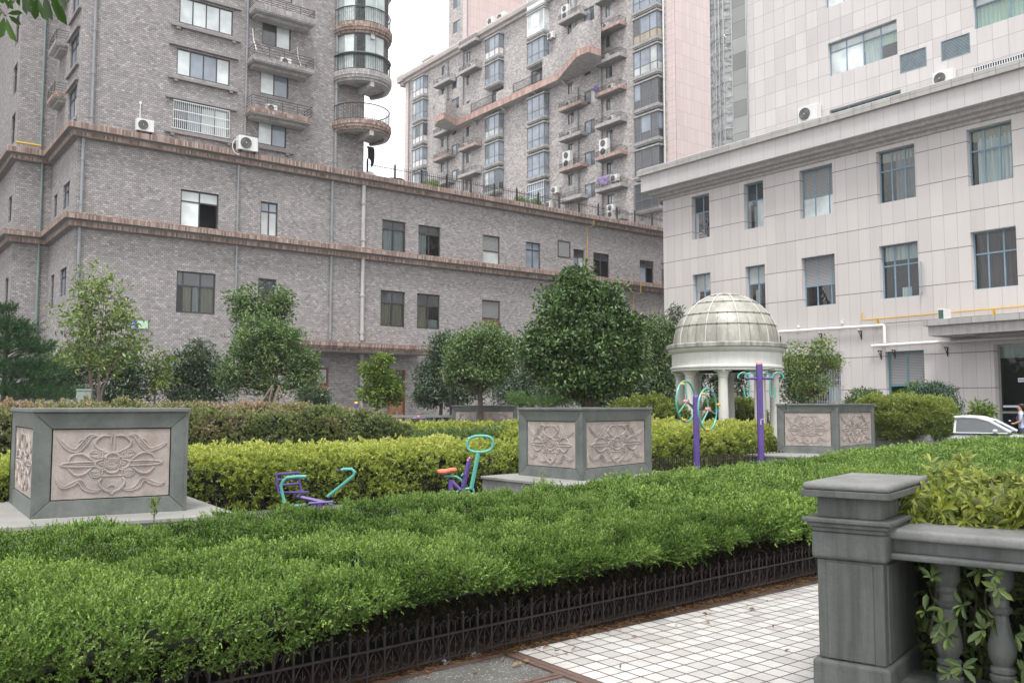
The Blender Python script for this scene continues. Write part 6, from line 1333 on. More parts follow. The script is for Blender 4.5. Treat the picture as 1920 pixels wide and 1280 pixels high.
n = 150; s_ = rng.uniform(LR, -.10, n); z = rng.uniform(.12, .78, n); t_ = rng.uniform(.12, .5, n); front = rng.uniform(0, 1, n) < .3; t_ = np.where(front, rng.uniform(.0, .12, n), t_)
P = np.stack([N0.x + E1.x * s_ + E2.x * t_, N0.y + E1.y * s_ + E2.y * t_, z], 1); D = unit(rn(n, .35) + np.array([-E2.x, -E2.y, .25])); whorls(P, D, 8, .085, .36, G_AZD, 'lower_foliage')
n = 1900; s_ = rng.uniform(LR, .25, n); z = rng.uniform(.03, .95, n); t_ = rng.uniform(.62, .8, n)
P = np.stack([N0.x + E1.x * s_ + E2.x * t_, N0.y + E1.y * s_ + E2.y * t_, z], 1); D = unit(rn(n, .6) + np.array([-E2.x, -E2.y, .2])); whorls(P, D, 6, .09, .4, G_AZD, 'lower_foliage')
mb = MB()
for i in range(90):
    s_ = rnd.uniform(LR, .0); t_ = rnd.uniform(.6, 1.6); pts = [Vector((*PL_(s_, t_), 0))]
    for j in range(5): pts.append(pts[-1] + Vector((rnd.uniform(-.06, .06) - E2.x * .05, rnd.uniform(-.06, .06) - E2.y * .05, .19)))
    mb.tube(pts, [.012, .01, .008, .006, .004, .003], 5)
place(mb.build('stem', M_BARK), az)
co_ = MB(); co_.prism([PL_(LR, .74), PL_(.3, .74), PL_(.3, 2.2), PL_(LR, 2.2)], .0, .88); place(co_.build('shaded_core', M_CORE), az)  # dark block stands in for the shade behind the lower leaves

# overhanging twigs at the upper left; the unseen crown is added to shade the balustrade
tb = empty('branch_and_added_crown', (1.2, -3.4, 0), 'tree whose leafy branch tips hang into the upper left corner', 'tree')
mb = MB(); root_p = at(-260, -260, 3.7); tips = []
for (u, v, d_) in ((10, 30, 3.5), (45, -14, 3.6), (92, -22, 3.5)):
    e_ = at(u, v, d_); mid = (root_p + e_) / 2 + Vector((0, 0, .06)); mb.tube([root_p, mid, e_], [.014, .009, .004], 6); tips.append(e_)
place(mb.build('twig', M_BARK), tb)
LV_ = [((8, 32), (0, 72)), ((12, 34), (26, 78)), ((16, 30), (38, 46)), ((14, 26), (42, 24)), ((5, 22), (-14, 40)), ((3, 12), (-14, 12)), ((20, -6), (22, 18)), ((36, -12), (34, 12)), ((44, -12), (54, 22)), ((52, -14), (46, 26)), ((58, -10), (60, 14)), ((70, -6), (64, 37)), ((72, -4), (84, 38)), ((84, -8), (94, 36)), ((95, -14), (110, 20)), ((98, -16), (120, 46)), ((108, -18), (121, 14)), ((30, 0), (12, 16)), ((6, -12), (20, 18)), ((-4, -16), (6, 8))]
P = []; D = []; LL = []
for i, (a_, b_) in enumerate(LV_):
    d_ = 3.45 + .02 * (i * 7 % 9); p0, p1 = at(*a_, d_), at(*b_, d_ - .02 + .015 * (i % 4)); P.append(p0); D.append(p1 - p0); LL.append((p1 - p0).length)
up_ = np.tile(np.array(-FW), (len(P), 1)) + rn(len(P), .35)
place(leaves('foliage', np.array(P), np.array(D), np.array(LL) * 1.02, np.array(LL) * .34 + .006, G_TOP, None, fold=.14, up=up_, full=True), tb)
nc_ = 420; q = unit(rn(nc_)) * rng.uniform(.1, 1, (nc_, 1)) ** .45 * np.array([3.3, 3.3, 1.1]) + np.array([3.9, -.9, 5.9]); q = q[(q - np.array([0, 0, EYE])) @ np.array(UP) > .62 * ((q - np.array([0, 0, EYE])) @ np.array(FW)) + .1]
P = np.repeat(q, 34, 0) + rn(len(q) * 34, .2); P = P[P[:, 2] > 4.4]; P = P[(P - np.array([0, 0, EYE])) @ np.array(UP) > .50 * ((P - np.array([0, 0, EYE])) @ np.array(FW)) + .05]
place(leaves('crown', P, rn(len(P)) + np.array([0, 0, -.5]), rng.uniform(.10, .16, len(P)), .05, G_TOP), tb)  # unseen crown placed overhead to shade the pier and rail
mb = MB(); mb.tube([(1.2, -3.4, 0), (1.5, -3.0, 2.2), (2.4, -2.2, 4.4), (3.4, -1.2, 5.8)], [.2, .16, .12, .06], 10); mb.tube([(2.4, -2.2, 4.4), (0.6, .6, 4.9), tuple(root_p)], [.09, .05, .014], 6)
for k in range(14): a_ = rnd.uniform(0, 6.28); mb.tube([(2.4 + .1 * k * .5, -2.2 + .07 * k, 4.4 + .1 * k), (3.9 + 2.4 * math.cos(a_), -.9 + 2.4 * math.sin(a_), 6.0)], [.05, .01], 5)
place(mb.build('trunk', M_BARK), tb)

# ================================================================== TREES AND SHRUBS
def tree(name, label, u, d, blobs, n, leaf, m, cat='tree', group=None, cl=.35, base_z=0, trunk=(), bark=None, k=1, ratio=.45, sparse=0, droop=0, twig=0, tsize=.05, upb=.35, twn=0, lz=None, shell=.55, stems=None):
    """blobs: (u, v, half width px, half height px[, depth offset]) in the photograph at depth d; clumps of leaves fill them"""
    g = ground(u, d); root = empty(name, (g.x, g.y, base_z), label, cat, group); s_ = d / FPX; Cn = []; Rr = []
    vol = [b[2] * b[3] for b in blobs]; tot = sum(vol)
    for b in blobs:
        nb = max(3, int(n[0] * b[2] * b[3] / tot)); c = np.array(at(b[0], b[1], d + (b[4] if len(b) > 4 else 0)))
        r_ = np.array([b[2] * s_, b[2] * s_, b[3] * s_]); q = unit(rn(nb)) * (rng.uniform(sparse, 1, (nb, 1)) ** shell)
        q = q * np.where(rng.uniform(0, 1, (nb, 1)) > .86, rng.uniform(1.0, 1.22, (nb, 1)), 1); Cn.append(c + q * r_); Rr.append(np.full(nb, cl))
    Cn = np.concatenate(Cn); Cn = Cn[Cn[:, 2] > base_z + .12]; nc = len(Cn); cr = cl * rng.uniform(.55, 1.25, nc)
    per = n[1]; dd = unit(rn(nc * per) + np.array([0, 0, upb])); rad = np.repeat(cr, per)[:, None] * (rng.uniform(.15, 1, (nc * per, 1)) ** .5); P = np.repeat(Cn, per, 0) + dd * rad * np.array([1, 1, .72])
    D = unit(dd + rn(nc * per, .55) + np.array([0, 0, -droop])); L = leaf * rng.uniform(.6, 1.25, nc * per)
    ct = np.repeat(rng.uniform(0, 1, nc) ** 1.5, per); ti = .6 * rng.uniform(0, 1, nc * per) + .4 * ct
    up_ = unit(dd * .8 + np.array([0, 0, .7]) + rn(nc * per, .45))
    P[:, 2] = np.maximum(P[:, 2], base_z + .03)
    place(leaves('crown', P, D, L, L * ratio, m, None, tint=ti, up=up_, full=leaf > .12), root)
    mb = MB(); bark = bark or M_BARK; p0 = g + Vector((0, 0, base_z))
    stems = stems or [[(u, 0, tsize)] + [(t_[0], t_[1], t_[2]) for t_ in trunk]]
    ends = []
    for st in stems:
        pts = []
        for (uu, v_, r_) in st:
            pts.append((g + Vector((0, 0, base_z)) + RT * ((uu - u) * s_)) if v_ == 0 else at(uu, v_, d)); ends.append((pts[-1], r_)) if v_ else None
        # smooth
        P_ = pts; rr = [q[2] for q in st]
        if len(P_) > 1:
            nP, nr = [P_[0]], [rr[0]]
            for i in range(len(P_) - 1):
                for f in (.33, .66, 1): nP.append(P_[i].lerp(P_[i + 1], f) + (Vector(rn(1)[0]) * .012 * (f < 1))); nr.append(rr[i] + (rr[i + 1] - rr[i]) * f)
            mb.tube(nP, nr, 8)
    place(mb.build('trunk', bark, smooth=True), root)
    mb = MB(); idx = rng.choice(nc, min(nc, twig or nc // 3), replace=False)
    if ends:
        for i in idx:
            t_ = Vector(Cn[i]); e_, er = min(ends, key=lambda q: (q[0] - t_).length + (3 if q[0].z > t_.z + .2 else 0)); md = e_.lerp(t_, .5) + Vector((rnd.uniform(-.08, .08), rnd.uniform(-.08, .08), rnd.uniform(-.05, .12)))
            mb.tube([e_, md, t_], [max(.006, er * .45), max(.005, er * .28), .004], 4)
        place(mb.build('limb', bark), root)
    return root
GT = 'trees and shrubs of the garden'
tree('tree', 'sparse multi stemmed tree with yellow green leaves and pale stems behind the nearest block', 180, 27.5, [(185, 545, 62, 50), (145, 590, 45, 40), (225, 590, 45, 40), (185, 620, 85, 50), (130, 660, 50, 35), (245, 650, 42, 40), (185, 680, 75, 30)], (300, 10), .155, G_OLIVE, group=GT, cl=.26, ratio=.45, sparse=.1, bark=M_BARKL, twig=150, shell=.8,
     stems=[[(176, 0, .055), (172, 725, .045), (166, 690, .035), (172, 640, .025), (150, 580, .02), (146, 530, .01)], [(176, 0, .045), (171, 700, .035), (150, 655, .025), (120, 630, .012)], [(181, 0, .04), (186, 730, .032), (188, 680, .024), (200, 620, .018), (215, 560, .01)], [(183, 0, .042), (190, 740, .034), (205, 695, .026), (222, 670, .02), (248, 625, .012)], [(182, 0, .04), (185, 720, .035), (182, 660, .022), (192, 600, .012), (198, 520, .008)], [(176, 0, .04), (168, 712, .02), (140, 690, .012), (122, 684, .008)]])
# dark pine at the left edge: tiers of needle tufts
def pine(label, u, d, tiers, ntuft, m, leaf=.11, trunk=True, base_z=0, tsz=.1):
    g = ground(u, d); root = empty('pine_tree', (g.x, g.y, base_z), label, 'pine tree', GT); s_ = d / FPX; P = []
    for (uu, v_, w_, h_) in tiers:
        nb = int(ntuft * w_ * h_ / sum(t[2] * t[3] for t in tiers)); c = np.array(at(uu, v_, d)); a_ = rng.uniform(0, 6.28, nb); r_ = np.sqrt(rng.uniform(.02, 1, nb))
        P.append(c + np.stack([np.cos(a_) * r_ * w_ * s_, np.sin(a_) * r_ * w_ * s_, rng.normal(0, .38, nb) * h_ * s_ + .12 * r_ * h_ * s_], 1))
    P = np.concatenate(P); P = P[P[:, 2] > .1]; n_ = len(P); D = unit(rn(n_, .35) + np.array([0, 0, .7]) + unit((P - np.array([g.x, g.y, 0])) * np.array([1, 1, 0])) * .8); q, dd, L, W = sprigs(P, D, 14, .16, .9, leaf, .013)
    ti = np.repeat(rng.uniform(0, 1, n_), 14) * .5 + rng.uniform(0, .5, n_ * 14)
    place(leaves('crown', q, dd, L, W, m, None, tint=ti), root); mb = MB(); top = at(tiers[0][0], tiers[0][1], d); mb.tube([g + Vector((0, 0, base_z)), (g + top) / 2, top], [tsz, tsz * .7, .02], 8)
    for t_ in tiers:
        c = at(t_[0], t_[1], d); st = Vector((g.x, g.y, max(base_z + .3, c.z - .3)))
        for k in range(5): a_ = rnd.uniform(0, 6.28); mb.tube([st, c + Vector((math.cos(a_), math.sin(a_), 0)) * t_[2] * s_ * .75], [.03, .008], 5)
    place(mb.build('trunk', M_BARK), root); return root
pine('dark green pine in horizontal tiers at the left edge', 8, 25, [(12, 585, 14, 14), (10, 612, 32, 16), (30, 622, 36, 14), (10, 645, 52, 18), (40, 655, 52, 16), (20, 690, 72, 20), (62, 705, 58, 16), (10, 735, 85, 22), (80, 742, 62, 18)], 3000, G_PINE)
tree('shrub', 'dark evergreen shrub behind the stems of the sparse tree', 215, 31, [(205, 680, 58, 42), (240, 710, 32, 40), (110, 700, 62, 50), (205, 745, 72, 22)], (330, 34), .13, G_DK, 'shrub', GT, .34, tsize=.06, trunk=((210, 700, .03),))
tree('shrub', 'rounded dark evergreen shrub between the yellow sapling and the broad green tree', 370, 33, [(368, 675, 36, 38), (345, 705, 40, 45), (395, 710, 38, 48), (370, 745, 62, 22)], (360, 36), .12, G_DK, 'shrub', GT, .32, tsize=.06, trunk=((370, 700, .03),))
tree('sapling', 'thin yellow green sapling between the sparse tree and the dark shrub', 290, 31.5, [(300, 680, 28, 26), (280, 705, 28, 22), (312, 716, 24, 16), (285, 732, 22, 10)], (70, 16), .13, G_LIGHT, 'sapling', GT, .24, bark=M_BARKL, trunk=((290, 725, .035), (294, 680, .012)), tsize=.045)
p_ = tree('tree', 'tall narrow green tree rising from behind the propped broad tree', 500, 34, [(462, 570, 30, 34), (490, 600, 46, 28), (526, 575, 26, 34), (480, 640, 48, 34), (530, 635, 36, 28)], (300, 22), .17, G_MID, group=GT, cl=.36, ratio=.42, trunk=((500, 680, .09), (490, 620, .05), (470, 560, .02)), tsize=.12)
tree('tree', 'broad leafy green tree held by wooden props over a low round kerb', 515, 30.5, [(490, 618, 50, 30), (480, 645, 50, 28), (530, 640, 38, 30), (455, 685, 46, 34), (510, 680, 62, 34), (565, 680, 34, 28), (440, 715, 34, 26), (490, 722, 40, 22), (560, 714, 40, 24), (585, 700, 18, 26)], (400, 30), .13, G_MID, group=GT, cl=.30, ratio=.42, trunk=((513, 735, .09), (518, 700, .06)), tsize=.11)
pr = empty('tree_props', ground(515, 29.2), 'wooden props leaning against the trunk of the broad tree', 'tree props')
for (u0, v0, u1, v1, r_) in ((470, 764, 512, 722, .035), (498, 764, 511, 724, .03), (508, 766, 524, 722, .035), (546, 764, 522, 722, .028), (503, 766, 520, 730, .025)):
    mb = MB(); mb.tube([at(u0, v0 + 20, 29.2), at(u1, v1, 29.2)], r_, 6); place(mb.build('pole', M_BARKL), pr)
kb = empty('tree_kerb', ground(515, 28.5), 'low round grey stone kerb around the propped tree', 'kerb'); mb = MB(); kc = ground(512, 29.8)
mb.lathe([(1.45, 0), (1.45, 1.36), (1.52, 1.38), (1.52, 1.55), (1.25, 1.56), (1.25, 1.3), (.01, 1.28)], (0, 0, 0), 10); mb.xf(Matrix.Translation(kc)); place(mb.build('kerb_wall', M_GRAN), kb)
tree('shrub', 'low dark bush by the brown back door', 590, 35, [(585, 740, 28, 24), (605, 752, 14, 14)], (90, 30), .11, G_DK, 'shrub', GT, .28, tsize=.04, trunk=((590, 745, .02),))
tree('sapling', 'small bright green tree with open tiers in front of the canopy doors', 708, 29, [(716, 675, 17, 10), (690, 692, 20, 9), (722, 700, 24, 12), (725, 728, 26, 12), (690, 738, 20, 9), (722, 750, 24, 12), (738, 740, 14, 14), (705, 715, 16, 12)], (120, 24), .14, G_LIGHT, 'sapling', GT, .22, trunk=((706, 735, .035), (708, 690, .012)), tsize=.045)
tree('tree', 'dark evergreen tree behind the street lamp', 825, 38, [(835, 665, 36, 40), (812, 715, 34, 40), (850, 735, 62, 30), (800, 745, 26, 20)], (420, 36), .13, G_DK, group=GT, cl=.36, tsize=.1, trunk=((830, 700, .05),))
tree('tree', 'round crowned mid green tree between the street lamp and the largest tree', 903, 32.5, [(905, 650, 48, 42), (870, 668, 38, 40), (940, 668, 36, 40), (900, 695, 62, 32), (850, 705, 20, 18)], (640, 36), .12, G_MID, group=GT, cl=.32, ratio=.5, trunk=((900, 738, .09), (905, 690, .05)), tsize=.11)
tree('tree', 'largest tree with a broad crown of big glossy dark leaves behind the middle carved block', 1102, 24.5, [(1080, 530, 34, 26), (1062, 572, 54, 36), (1128, 566, 46, 36), (1095, 615, 92, 42), (1168, 618, 36, 36), (1095, 662, 112, 42), (1010, 655, 32, 44), (1180, 665, 28, 48), (1100, 708, 98, 28), (1095, 728, 70, 16)], (860, 30), .125, G_GLOSS, group=GT, cl=.32, ratio=.6, trunk=((1098, 745, .12), (1100, 715, .10), (1090, 660, .06)), tsize=.15, shell=.42,
     stems=[[(1098, 0, .12), (1096, 740, .10), (1075, 690, .06), (1040, 640, .03)], [(1103, 0, .12), (1104, 735, .10), (1110, 680, .06), (1120, 600, .02)], [(1108, 0, .09), (1112, 745, .08), (1140, 700, .05), (1170, 650, .02)]])
tree('shrub', 'dark shrubs at the foot of the brick wall left of the largest tree', 975, 37, [(960, 735, 45, 35), (1005, 720, 40, 40)], (200, 32), .13, G_DK, 'shrub', GT, .36, tsize=.06, trunk=((975, 740, .03),))
tree('shrub', 'dark shrubs under the right side of the largest tree', 1160, 32, [(1130, 745, 42, 28), (1180, 730, 36, 38)], (200, 32), .13, G_DK, 'shrub', GT, .34, tsize=.06, trunk=((1160, 745, .03),))
tree('shrub', 'grey green undergrowth seen beneath the largest tree', 1060, 36, [(1040, 745, 70, 22), (1120, 742, 60, 24)], (200, 30), .12, G_DK, 'shrub', GT, .34, tsize=.05, trunk=((1060, 750, .03),))
pine('low spreading bright green juniper bush between the far and the middle carved blocks', 1008, 24, [(975, 748, 20, 7), (1010, 756, 50, 10), (1040, 750, 16, 7)], 420, leafmat('bright_juniper', [(.07, .13, .05), (.13, .22, .08), (.19, .30, .12)], .5, .2), .085, tsz=.03)
tree('tree', 'pale green drooping tree between the largest tree and the pavilion', 1225, 35, [(1235, 640, 34, 46), (1215, 690, 42, 42), (1245, 720, 34, 36), (1200, 735, 24, 22)], (380, 30), .16, G_MID, group=GT, cl=.36, ratio=.3, droop=.6, trunk=((1225, 720, .06), (1232, 650, .02)), tsize=.08)
tree('tree', 'thin topped tree showing above the left shoulder of the pavilion dome', 1262, 36, [(1265, 590, 16, 16), (1258, 620, 20, 22), (1250, 660, 20, 24)], (80, 16), .15, G_DK, group=GT, cl=.24, ratio=.35, droop=.4, trunk=((1258, 660, .04), (1264, 580, .01)), tsize=.06)
tree('shrub', 'leafy shrub growing up behind the pavilion columns', 1362, 34, [(1350, 715, 18, 38), (1385, 720, 16, 34), (1365, 755, 50, 18), (1310, 700, 22, 40)], (190, 20), .14, G_DK, 'shrub', GT, .26, trunk=((1362, 730, .02),), tsize=.04)
tree('tree', 'camellia like tree with open branching in front of the barred office window', 1528, 31, [(1535, 668, 44, 26), (1510, 690, 40, 30), (1560, 680, 22, 26), (1520, 720, 44, 24), (1495, 650, 14, 10), (1540, 645, 26, 14), (1480, 670, 14, 14)], (210, 15), .115, G_OLIVE, group=GT, cl=.26, ratio=.5, sparse=.05, trunk=((1528, 740, .06), (1530, 700, .04), (1540, 660, .015)), tsize=.07, twig=120, shell=.8)
tree('shrub', 'dense green shrub between the pavilion and the camellia like tree', 1490, 33, [(1488, 705, 22, 46), (1500, 735, 40, 26)], (170, 26), .12, G_MID, 'shrub', GT, .28, trunk=((1490, 735, .03),), tsize=.05)
tree('shrub', 'round clipped green bush above the right hand carved block', 1624, 31, [(1624, 746, 34, 14), (1622, 760, 40, 14)], (110, 40), .10, G_MID, 'shrub', GT, .24, trunk=((1624, 755, .02),), tsize=.04)
tree('tree', 'small weeping tree with arching twigs beside the louvred door', 1740, 29, [(1735, 732, 32, 20), (1765, 745, 30, 28), (1715, 750, 22, 20), (1786, 770, 18, 26)], (300, 30), .10, leafmat('blue_green_weeping', [(.03, .06, .035), (.05, .10, .055), (.08, .14, .08)], .45, .2), group=GT, cl=.22, ratio=.35, droop=1.6, upb=-.2, trunk=((1742, 745, .05), (1745, 722, .03)), tsize=.06)
tree('shrub', 'bright ferny shrub against the glass of the louvred door', 1712, 31, [(1715, 727, 16, 8), (1722, 738, 14, 10), (1690, 745, 16, 12)], (60, 20), .12, G_LIGHT, 'shrub', GT, .2, trunk=((1712, 735, .015),), tsize=.03)
tree('shrub', 'small broad leaved plant in front of the office wall just above the car roof', 1838, 33, [(1838, 768, 20, 16), (1835, 785, 26, 14)], (44, 15), .22, G_LIGHT, 'shrub', GT, .24, ratio=.3, droop=.35, trunk=((1838, 772, .015),), tsize=.03)
for u, d, wv, lab in ((812, 45, 26, 'round bright shrub behind the roof fence nearest the black sack'), (1002, 0, 16, 'small bright shrub behind the roof fence below the middle bays'), (1030, 0, 20, 'leafy shrub behind the roof fence beside the small bright one')):
    xr = {812: 29.7, 1002: 37.2, 1030: 38.5}[u]; zc = ZF + .42; c = np.array([xr, 47.1, zc]); nn_ = 70
    rt = empty('roof_shrub', (xr, 47.1, ZF), lab, 'shrub'); q = c + unit(rn(nn_)) * np.array([.8 if u == 812 else .55, .45, .42]) * rng.uniform(.3, 1, (nn_, 1)) ** .5; q[:, 2] = np.maximum(q[:, 2], ZF + .05)
    P = np.repeat(q, 24, 0) + rn(nn_ * 24, .09); place(leaves('foliage', P, rn(nn_ * 24) + np.array([0, 0, .5]), .09, .04, G_LIGHT), rt)
    mb = MB(); mb.lathe([(.2, 0), (.26, .25), (.24, .25), (.01, .22)], (xr, 47.1, ZF), 14); place(mb.build('pot', mat('clay_pot', (.25, .12, .07), .8)), rt)

# ================================================================== STREET FURNITURE, VEHICLES, PEOPLE
g = ground(833, 36); lp = empty('street_lamp', g, 'black lamp post with a tapered glass lantern in front of the dark evergreen tree', 'street lamp')
sl_ = 36 / FPX; dx_ = RT * (12 * sl_)
mb = MB(); mb.tube([dx_ + Vector((0, 0, 0)), dx_ + Vector((0, 0, 3.5))], .05, 8); mb.tube([dx_, dx_ + Vector((0, 0, .5))], .09, 8); mb.tube([dx_ + Vector((0, 0, 3.2)), dx_ * .5 + Vector((0, 0, 3.45)), Vector((0, 0, 3.36))], .025, 6); mb.build('post', M_IRON, lp)
mb = MB(); mb.lathe([(.07, 2.58), (.14, 3.0), (.001, 3.0)], (0, 0, 0), 6); mb.build('lantern_glass', glass('lantern_glass', (.34, .34, .33)), lp)
mb = MB(); mb.lathe([(.20, 3.002), (.19, 3.04), (.08, 3.16), (.05, 3.2), (.05, 3.26), (.001, 3.3)], (0, 0, 0), 6); mb.lathe([(.001, 2.5), (.05, 2.52), (.08, 2.578), (.001, 2.578)], (0, 0, 0), 6)
for k in range(6): a_ = k * math.pi / 3; mb.tube([(.073 * math.cos(a_), .073 * math.sin(a_), 2.575), (.146 * math.cos(a_), .146 * math.sin(a_), 3.01)], .010, 4)
mb.build('lantern_frame', M_IRON, lp)
g = ground(156, 23.5); eb = empty('utility_cabinet', g, 'pale green metal utility cabinet beside the stems of the sparse tree', 'cabinet', rz=R(-8))
mb = MB(); mb.box(-.17, .17, -.17, .17, 0, 2.0); mb.build('body', mat('cabinet_green', (.22, .27, .235), .5, .12, 3, streak=.3), eb, bevel=.01); mb = MB(); mb.box(-.185, .185, -.185, .185, 2.002, 2.045); mb.build('lid', MATS['cabinet_green'], eb, bevel=.01); mb = MB(); mb.box(-.176, -.171, -.14, .14, .3, 1.9); mb.build('door', mat('cabinet_door', (.30, .42, .37), .4, .06), eb)
cm_ = empty('wall_lamp', B(bx(16.1), 0, bz(3.5)), 'white dome lamp on a bracket on the brick wall left of the back doors', 'wall lamp'); q = Vector(B(bx(16.1), 0, bz(3.5)))
mb = MB(); mb.tube([(0, 0, .1), (0, -.3, .12), (-.1, -.32, .05)], .02, 6); mb.build('bracket', M_PIPEW, cm_); mb = MB(); mb.lathe([(.001, .04), (.06, .03), (.15, -.04), (.17, -.10), (.10, -.16), (.001, -.18)], (-.1, -.34, 0), 14); mb.build('lamp_shade', M_PIPEW, cm_, smooth=True)
sx_ = empty('low_wall', ground(780, 33), 'low grey railing wall in front of the silver car near the brown door', 'wall')
mb = MB(); a_, b_ = ground(735, 34), ground(850, 34); dv = (b_ - a_).normalized(); nv = Vector((-dv.y, dv.x, 0)) * .08
mb.prism([(a_ + nv)[:2], (b_ + nv)[:2], (b_ - nv)[:2], (a_ - nv)[:2]], 1.15, 1.24)
k = 0
while k < (b_ - a_).length: c_ = a_ + dv * k; mb.prism([(c_ + nv * .6)[:2], (c_ + nv * .6 + dv * .1)[:2], (c_ - nv * .6 + dv * .1)[:2], (c_ - nv * .6)[:2]], 0, 1.148); k += .32
place(mb.build('rail', M_GRAN), sx_)

def car(loc, rz, s, paint, label):
    root = empty('parked_car', loc, label, 'car', 'parked cars', rz); root.scale = (s, s, s)
    # side outline (x forward, z up) and cabin; cross sections lofted across the width
    sec = [(-2.25, .45, .62, .70), (-2.20, .40, .80, .78), (-1.9, .30, .93, .84), (-1.4, .25, .97, .88), (-.6, .22, .96, .895), (.3, .22, .94, .90), (1.0, .24, .92, .89), (1.6, .28, .84, .86), (2.0, .34, .74, .78), (2.22, .42, .60, .66), (2.27, .46, .54, .60)]
    mb = MB(); K_ = 14; vs_ = []
    for (x, zl, zh, hw) in sec:
        for k in range(K_):
            t_ = 2 * math.pi * k / K_; cx_, cz_ = math.copysign(abs(math.cos(t_)) ** .45, math.cos(t_)), math.copysign(abs(math.sin(t_)) ** .55, math.sin(t_)); zc, hh = (zl + zh) / 2, (zh - zl) / 2
            vs_.append((x, hw * cx_, zc + hh * cz_))
    n_ = len(sec); fs = [(i * K_ + k, i * K_ + (k + 1) % K_, (i + 1) * K_ + (k + 1) % K_, (i + 1) * K_ + k) for i in range(n_ - 1) for k in range(K_)] + [tuple(range(K_)), tuple((n_ - 1) * K_ + k for k in range(K_))]
    mb.add(vs_, fs)
    o = mb.build('body', paint, root, smooth=True); sb = o.modifiers.new('sub', 'SUBSURF'); sb.levels = 1; sb.render_levels = 1
    roof = [(-1.75, .96), (-1.25, 1.24), (-.75, 1.41), (-.2, 1.465), (.25, 1.44), (.62, 1.33), (1.22, .98)]
    low = .92
    gl = MB(); rfm = MB(); vs_ = []
    for (x, z) in roof:
        f = (z - low) / .56; hb, ht = .84, .84 - .20 * f
        vs_ += [(x, -hb if z < .95 else -ht, z), (x, hb if z < .95 else ht, z)]
    for i in range(len(roof) - 1):
        tgt = rfm if 1 <= i <= 4 and i not in (1,) else gl
        if i in (0, 5): tgt = gl
        if i == 1: tgt = gl
        if i == 4: tgt = rfm
        tgt.add([vs_[2 * i], vs_[2 * i + 1], vs_[2 * i + 3], vs_[2 * i + 2]], [(0, 1, 2, 3)])
    for sg in (0, 1):
        for i in range(len(roof) - 1):
            a_, b_ = Vector(vs_[2 * i + sg]), Vector(vs_[2 * i + 2 + sg]); y = -.85 if sg == 0 else .85
            gl.add([a_, b_, (b_.x, y, low), (a_.x, y, low)], [(0, 1, 2, 3)])
    gl.build('windows', glass('car_glass', (.06, .07, .075), .03), root)
    for x0, x1 in ((.7, 1.0),): pass
    # pillars and roof rails stand proud of the glass
    for sg in (-1, 1):
        for i in range(len(roof) - 1):
            a_ = Vector(vs_[2 * i + (1 if sg > 0 else 0)]); b_ = Vector(vs_[2 * i + 2 + (1 if sg > 0 else 0)]); rfm.tube([a_ + Vector((0, sg * .004, -.02)), b_ + Vector((0, sg * .004, -.02))], .055, 8)
        for x, z in ((-.42, 1.40), (-1.32, 1.14)): rfm.add([(x - .035, sg * .858, low), (x + .035, sg * .858, low), (x + .05, sg * (.858 - .20 * (z - low) / .56), z), (x - .02, sg * (.858 - .20 * (z - low) / .56), z)], [(0, 1, 2, 3)])
        rfm.tube([(-1.75, sg * .86, .92), (1.15, sg * .87, .92)], .022, 6)
    rfm.build('roof', paint, root, smooth=True)
    for sg in (-1, 1):
        m_ = MB(); m_.lathe([(.001, -.11), (.06, -.09), (.085, 0), (.06, .09), (.001, .11)], (0, 0, 0), 12); m_.xf(Matrix.Translation((.80, sg * .98, 1.0)) @ Matrix.Rotation(R(90), 4, 'X') @ Matrix.Scale(.8, 4, (0, 1, 0))); m_.tube([(.82, sg * .86, .94), (.80, sg * .95, .97)], .022, 6); m_.build('wing_mirror', paint, root, smooth=True)
        for x in (-.30, -1.18):
            h = MB(); h.box(x - .1, x + .1, sg * .905 - .012, sg * .905 + .012, .80, .825); h.build('door_handle', M_AL, root, bevel=.005)
        for x in (-1.38, 1.38):
            t_ = MB(); t_.lathe([(.20, -.1), (.30, -.1), (.32, -.07), (.32, .07), (.30, .1), (.20, .1)], (0, 0, 0), 24); t_.xf(Matrix.Translation((x, sg * .80, .32)) @ Matrix.Rotation(R(90), 4, 'X')); w__ = t_.build('wheel', mat('tyre', (.02, .02, .02), .8), root, smooth=True)
            r_ = MB(); r_.lathe([(.20, -.06), (.19, 0), (.05, .03), (.001, .03)], (0, 0, 0), 20)
            for kk in range(5): a_ = kk * 1.2566; r_.tube([(0, 0, .04), (.18 * math.cos(a_), .18 * math.sin(a_), .03)], .022, 5)
            r_.xf(Matrix.Translation((x, sg * .82, .32)) @ Matrix.Rotation(R(-90 * sg), 4, 'X')); r_.build('rim', M_AL, w__)
        for x, m_, nm in ((2.16, M_GL_W, 'headlight'), (-2.17, mat('tail_lamp', (.3, .02, .02), .2), 'tail_light')):
            h = MB(); h.lathe([(.001, -.1), (.08, -.06), (.1, 0), (.08, .06), (.001, .1)], (0, 0, 0), 10); h.xf(Matrix.Translation((x, sg * .58, .66)) @ Matrix.Rotation(R(90), 4, 'X')); h.build(nm, m_, root, smooth=True)
    return root
PAINT = mat('silver_white_paint', (.56, .58, .60), .22, .02, 1, coat=.6); PAINT2 = mat('silver_paint', (.38, .40, .42), .25, .02, 1, coat=.6)
g = ground(1822, 26.2); car((g.x, g.y, 0), R(-90 + 16), .88, PAINT, 'silver white saloon car parked beside the block planter at the right')
g = ground(806, 38.5); car((g.x, g.y, 0), R(170), .80, PAINT2, 'silver car mostly hidden behind the low wall near the brown back door')

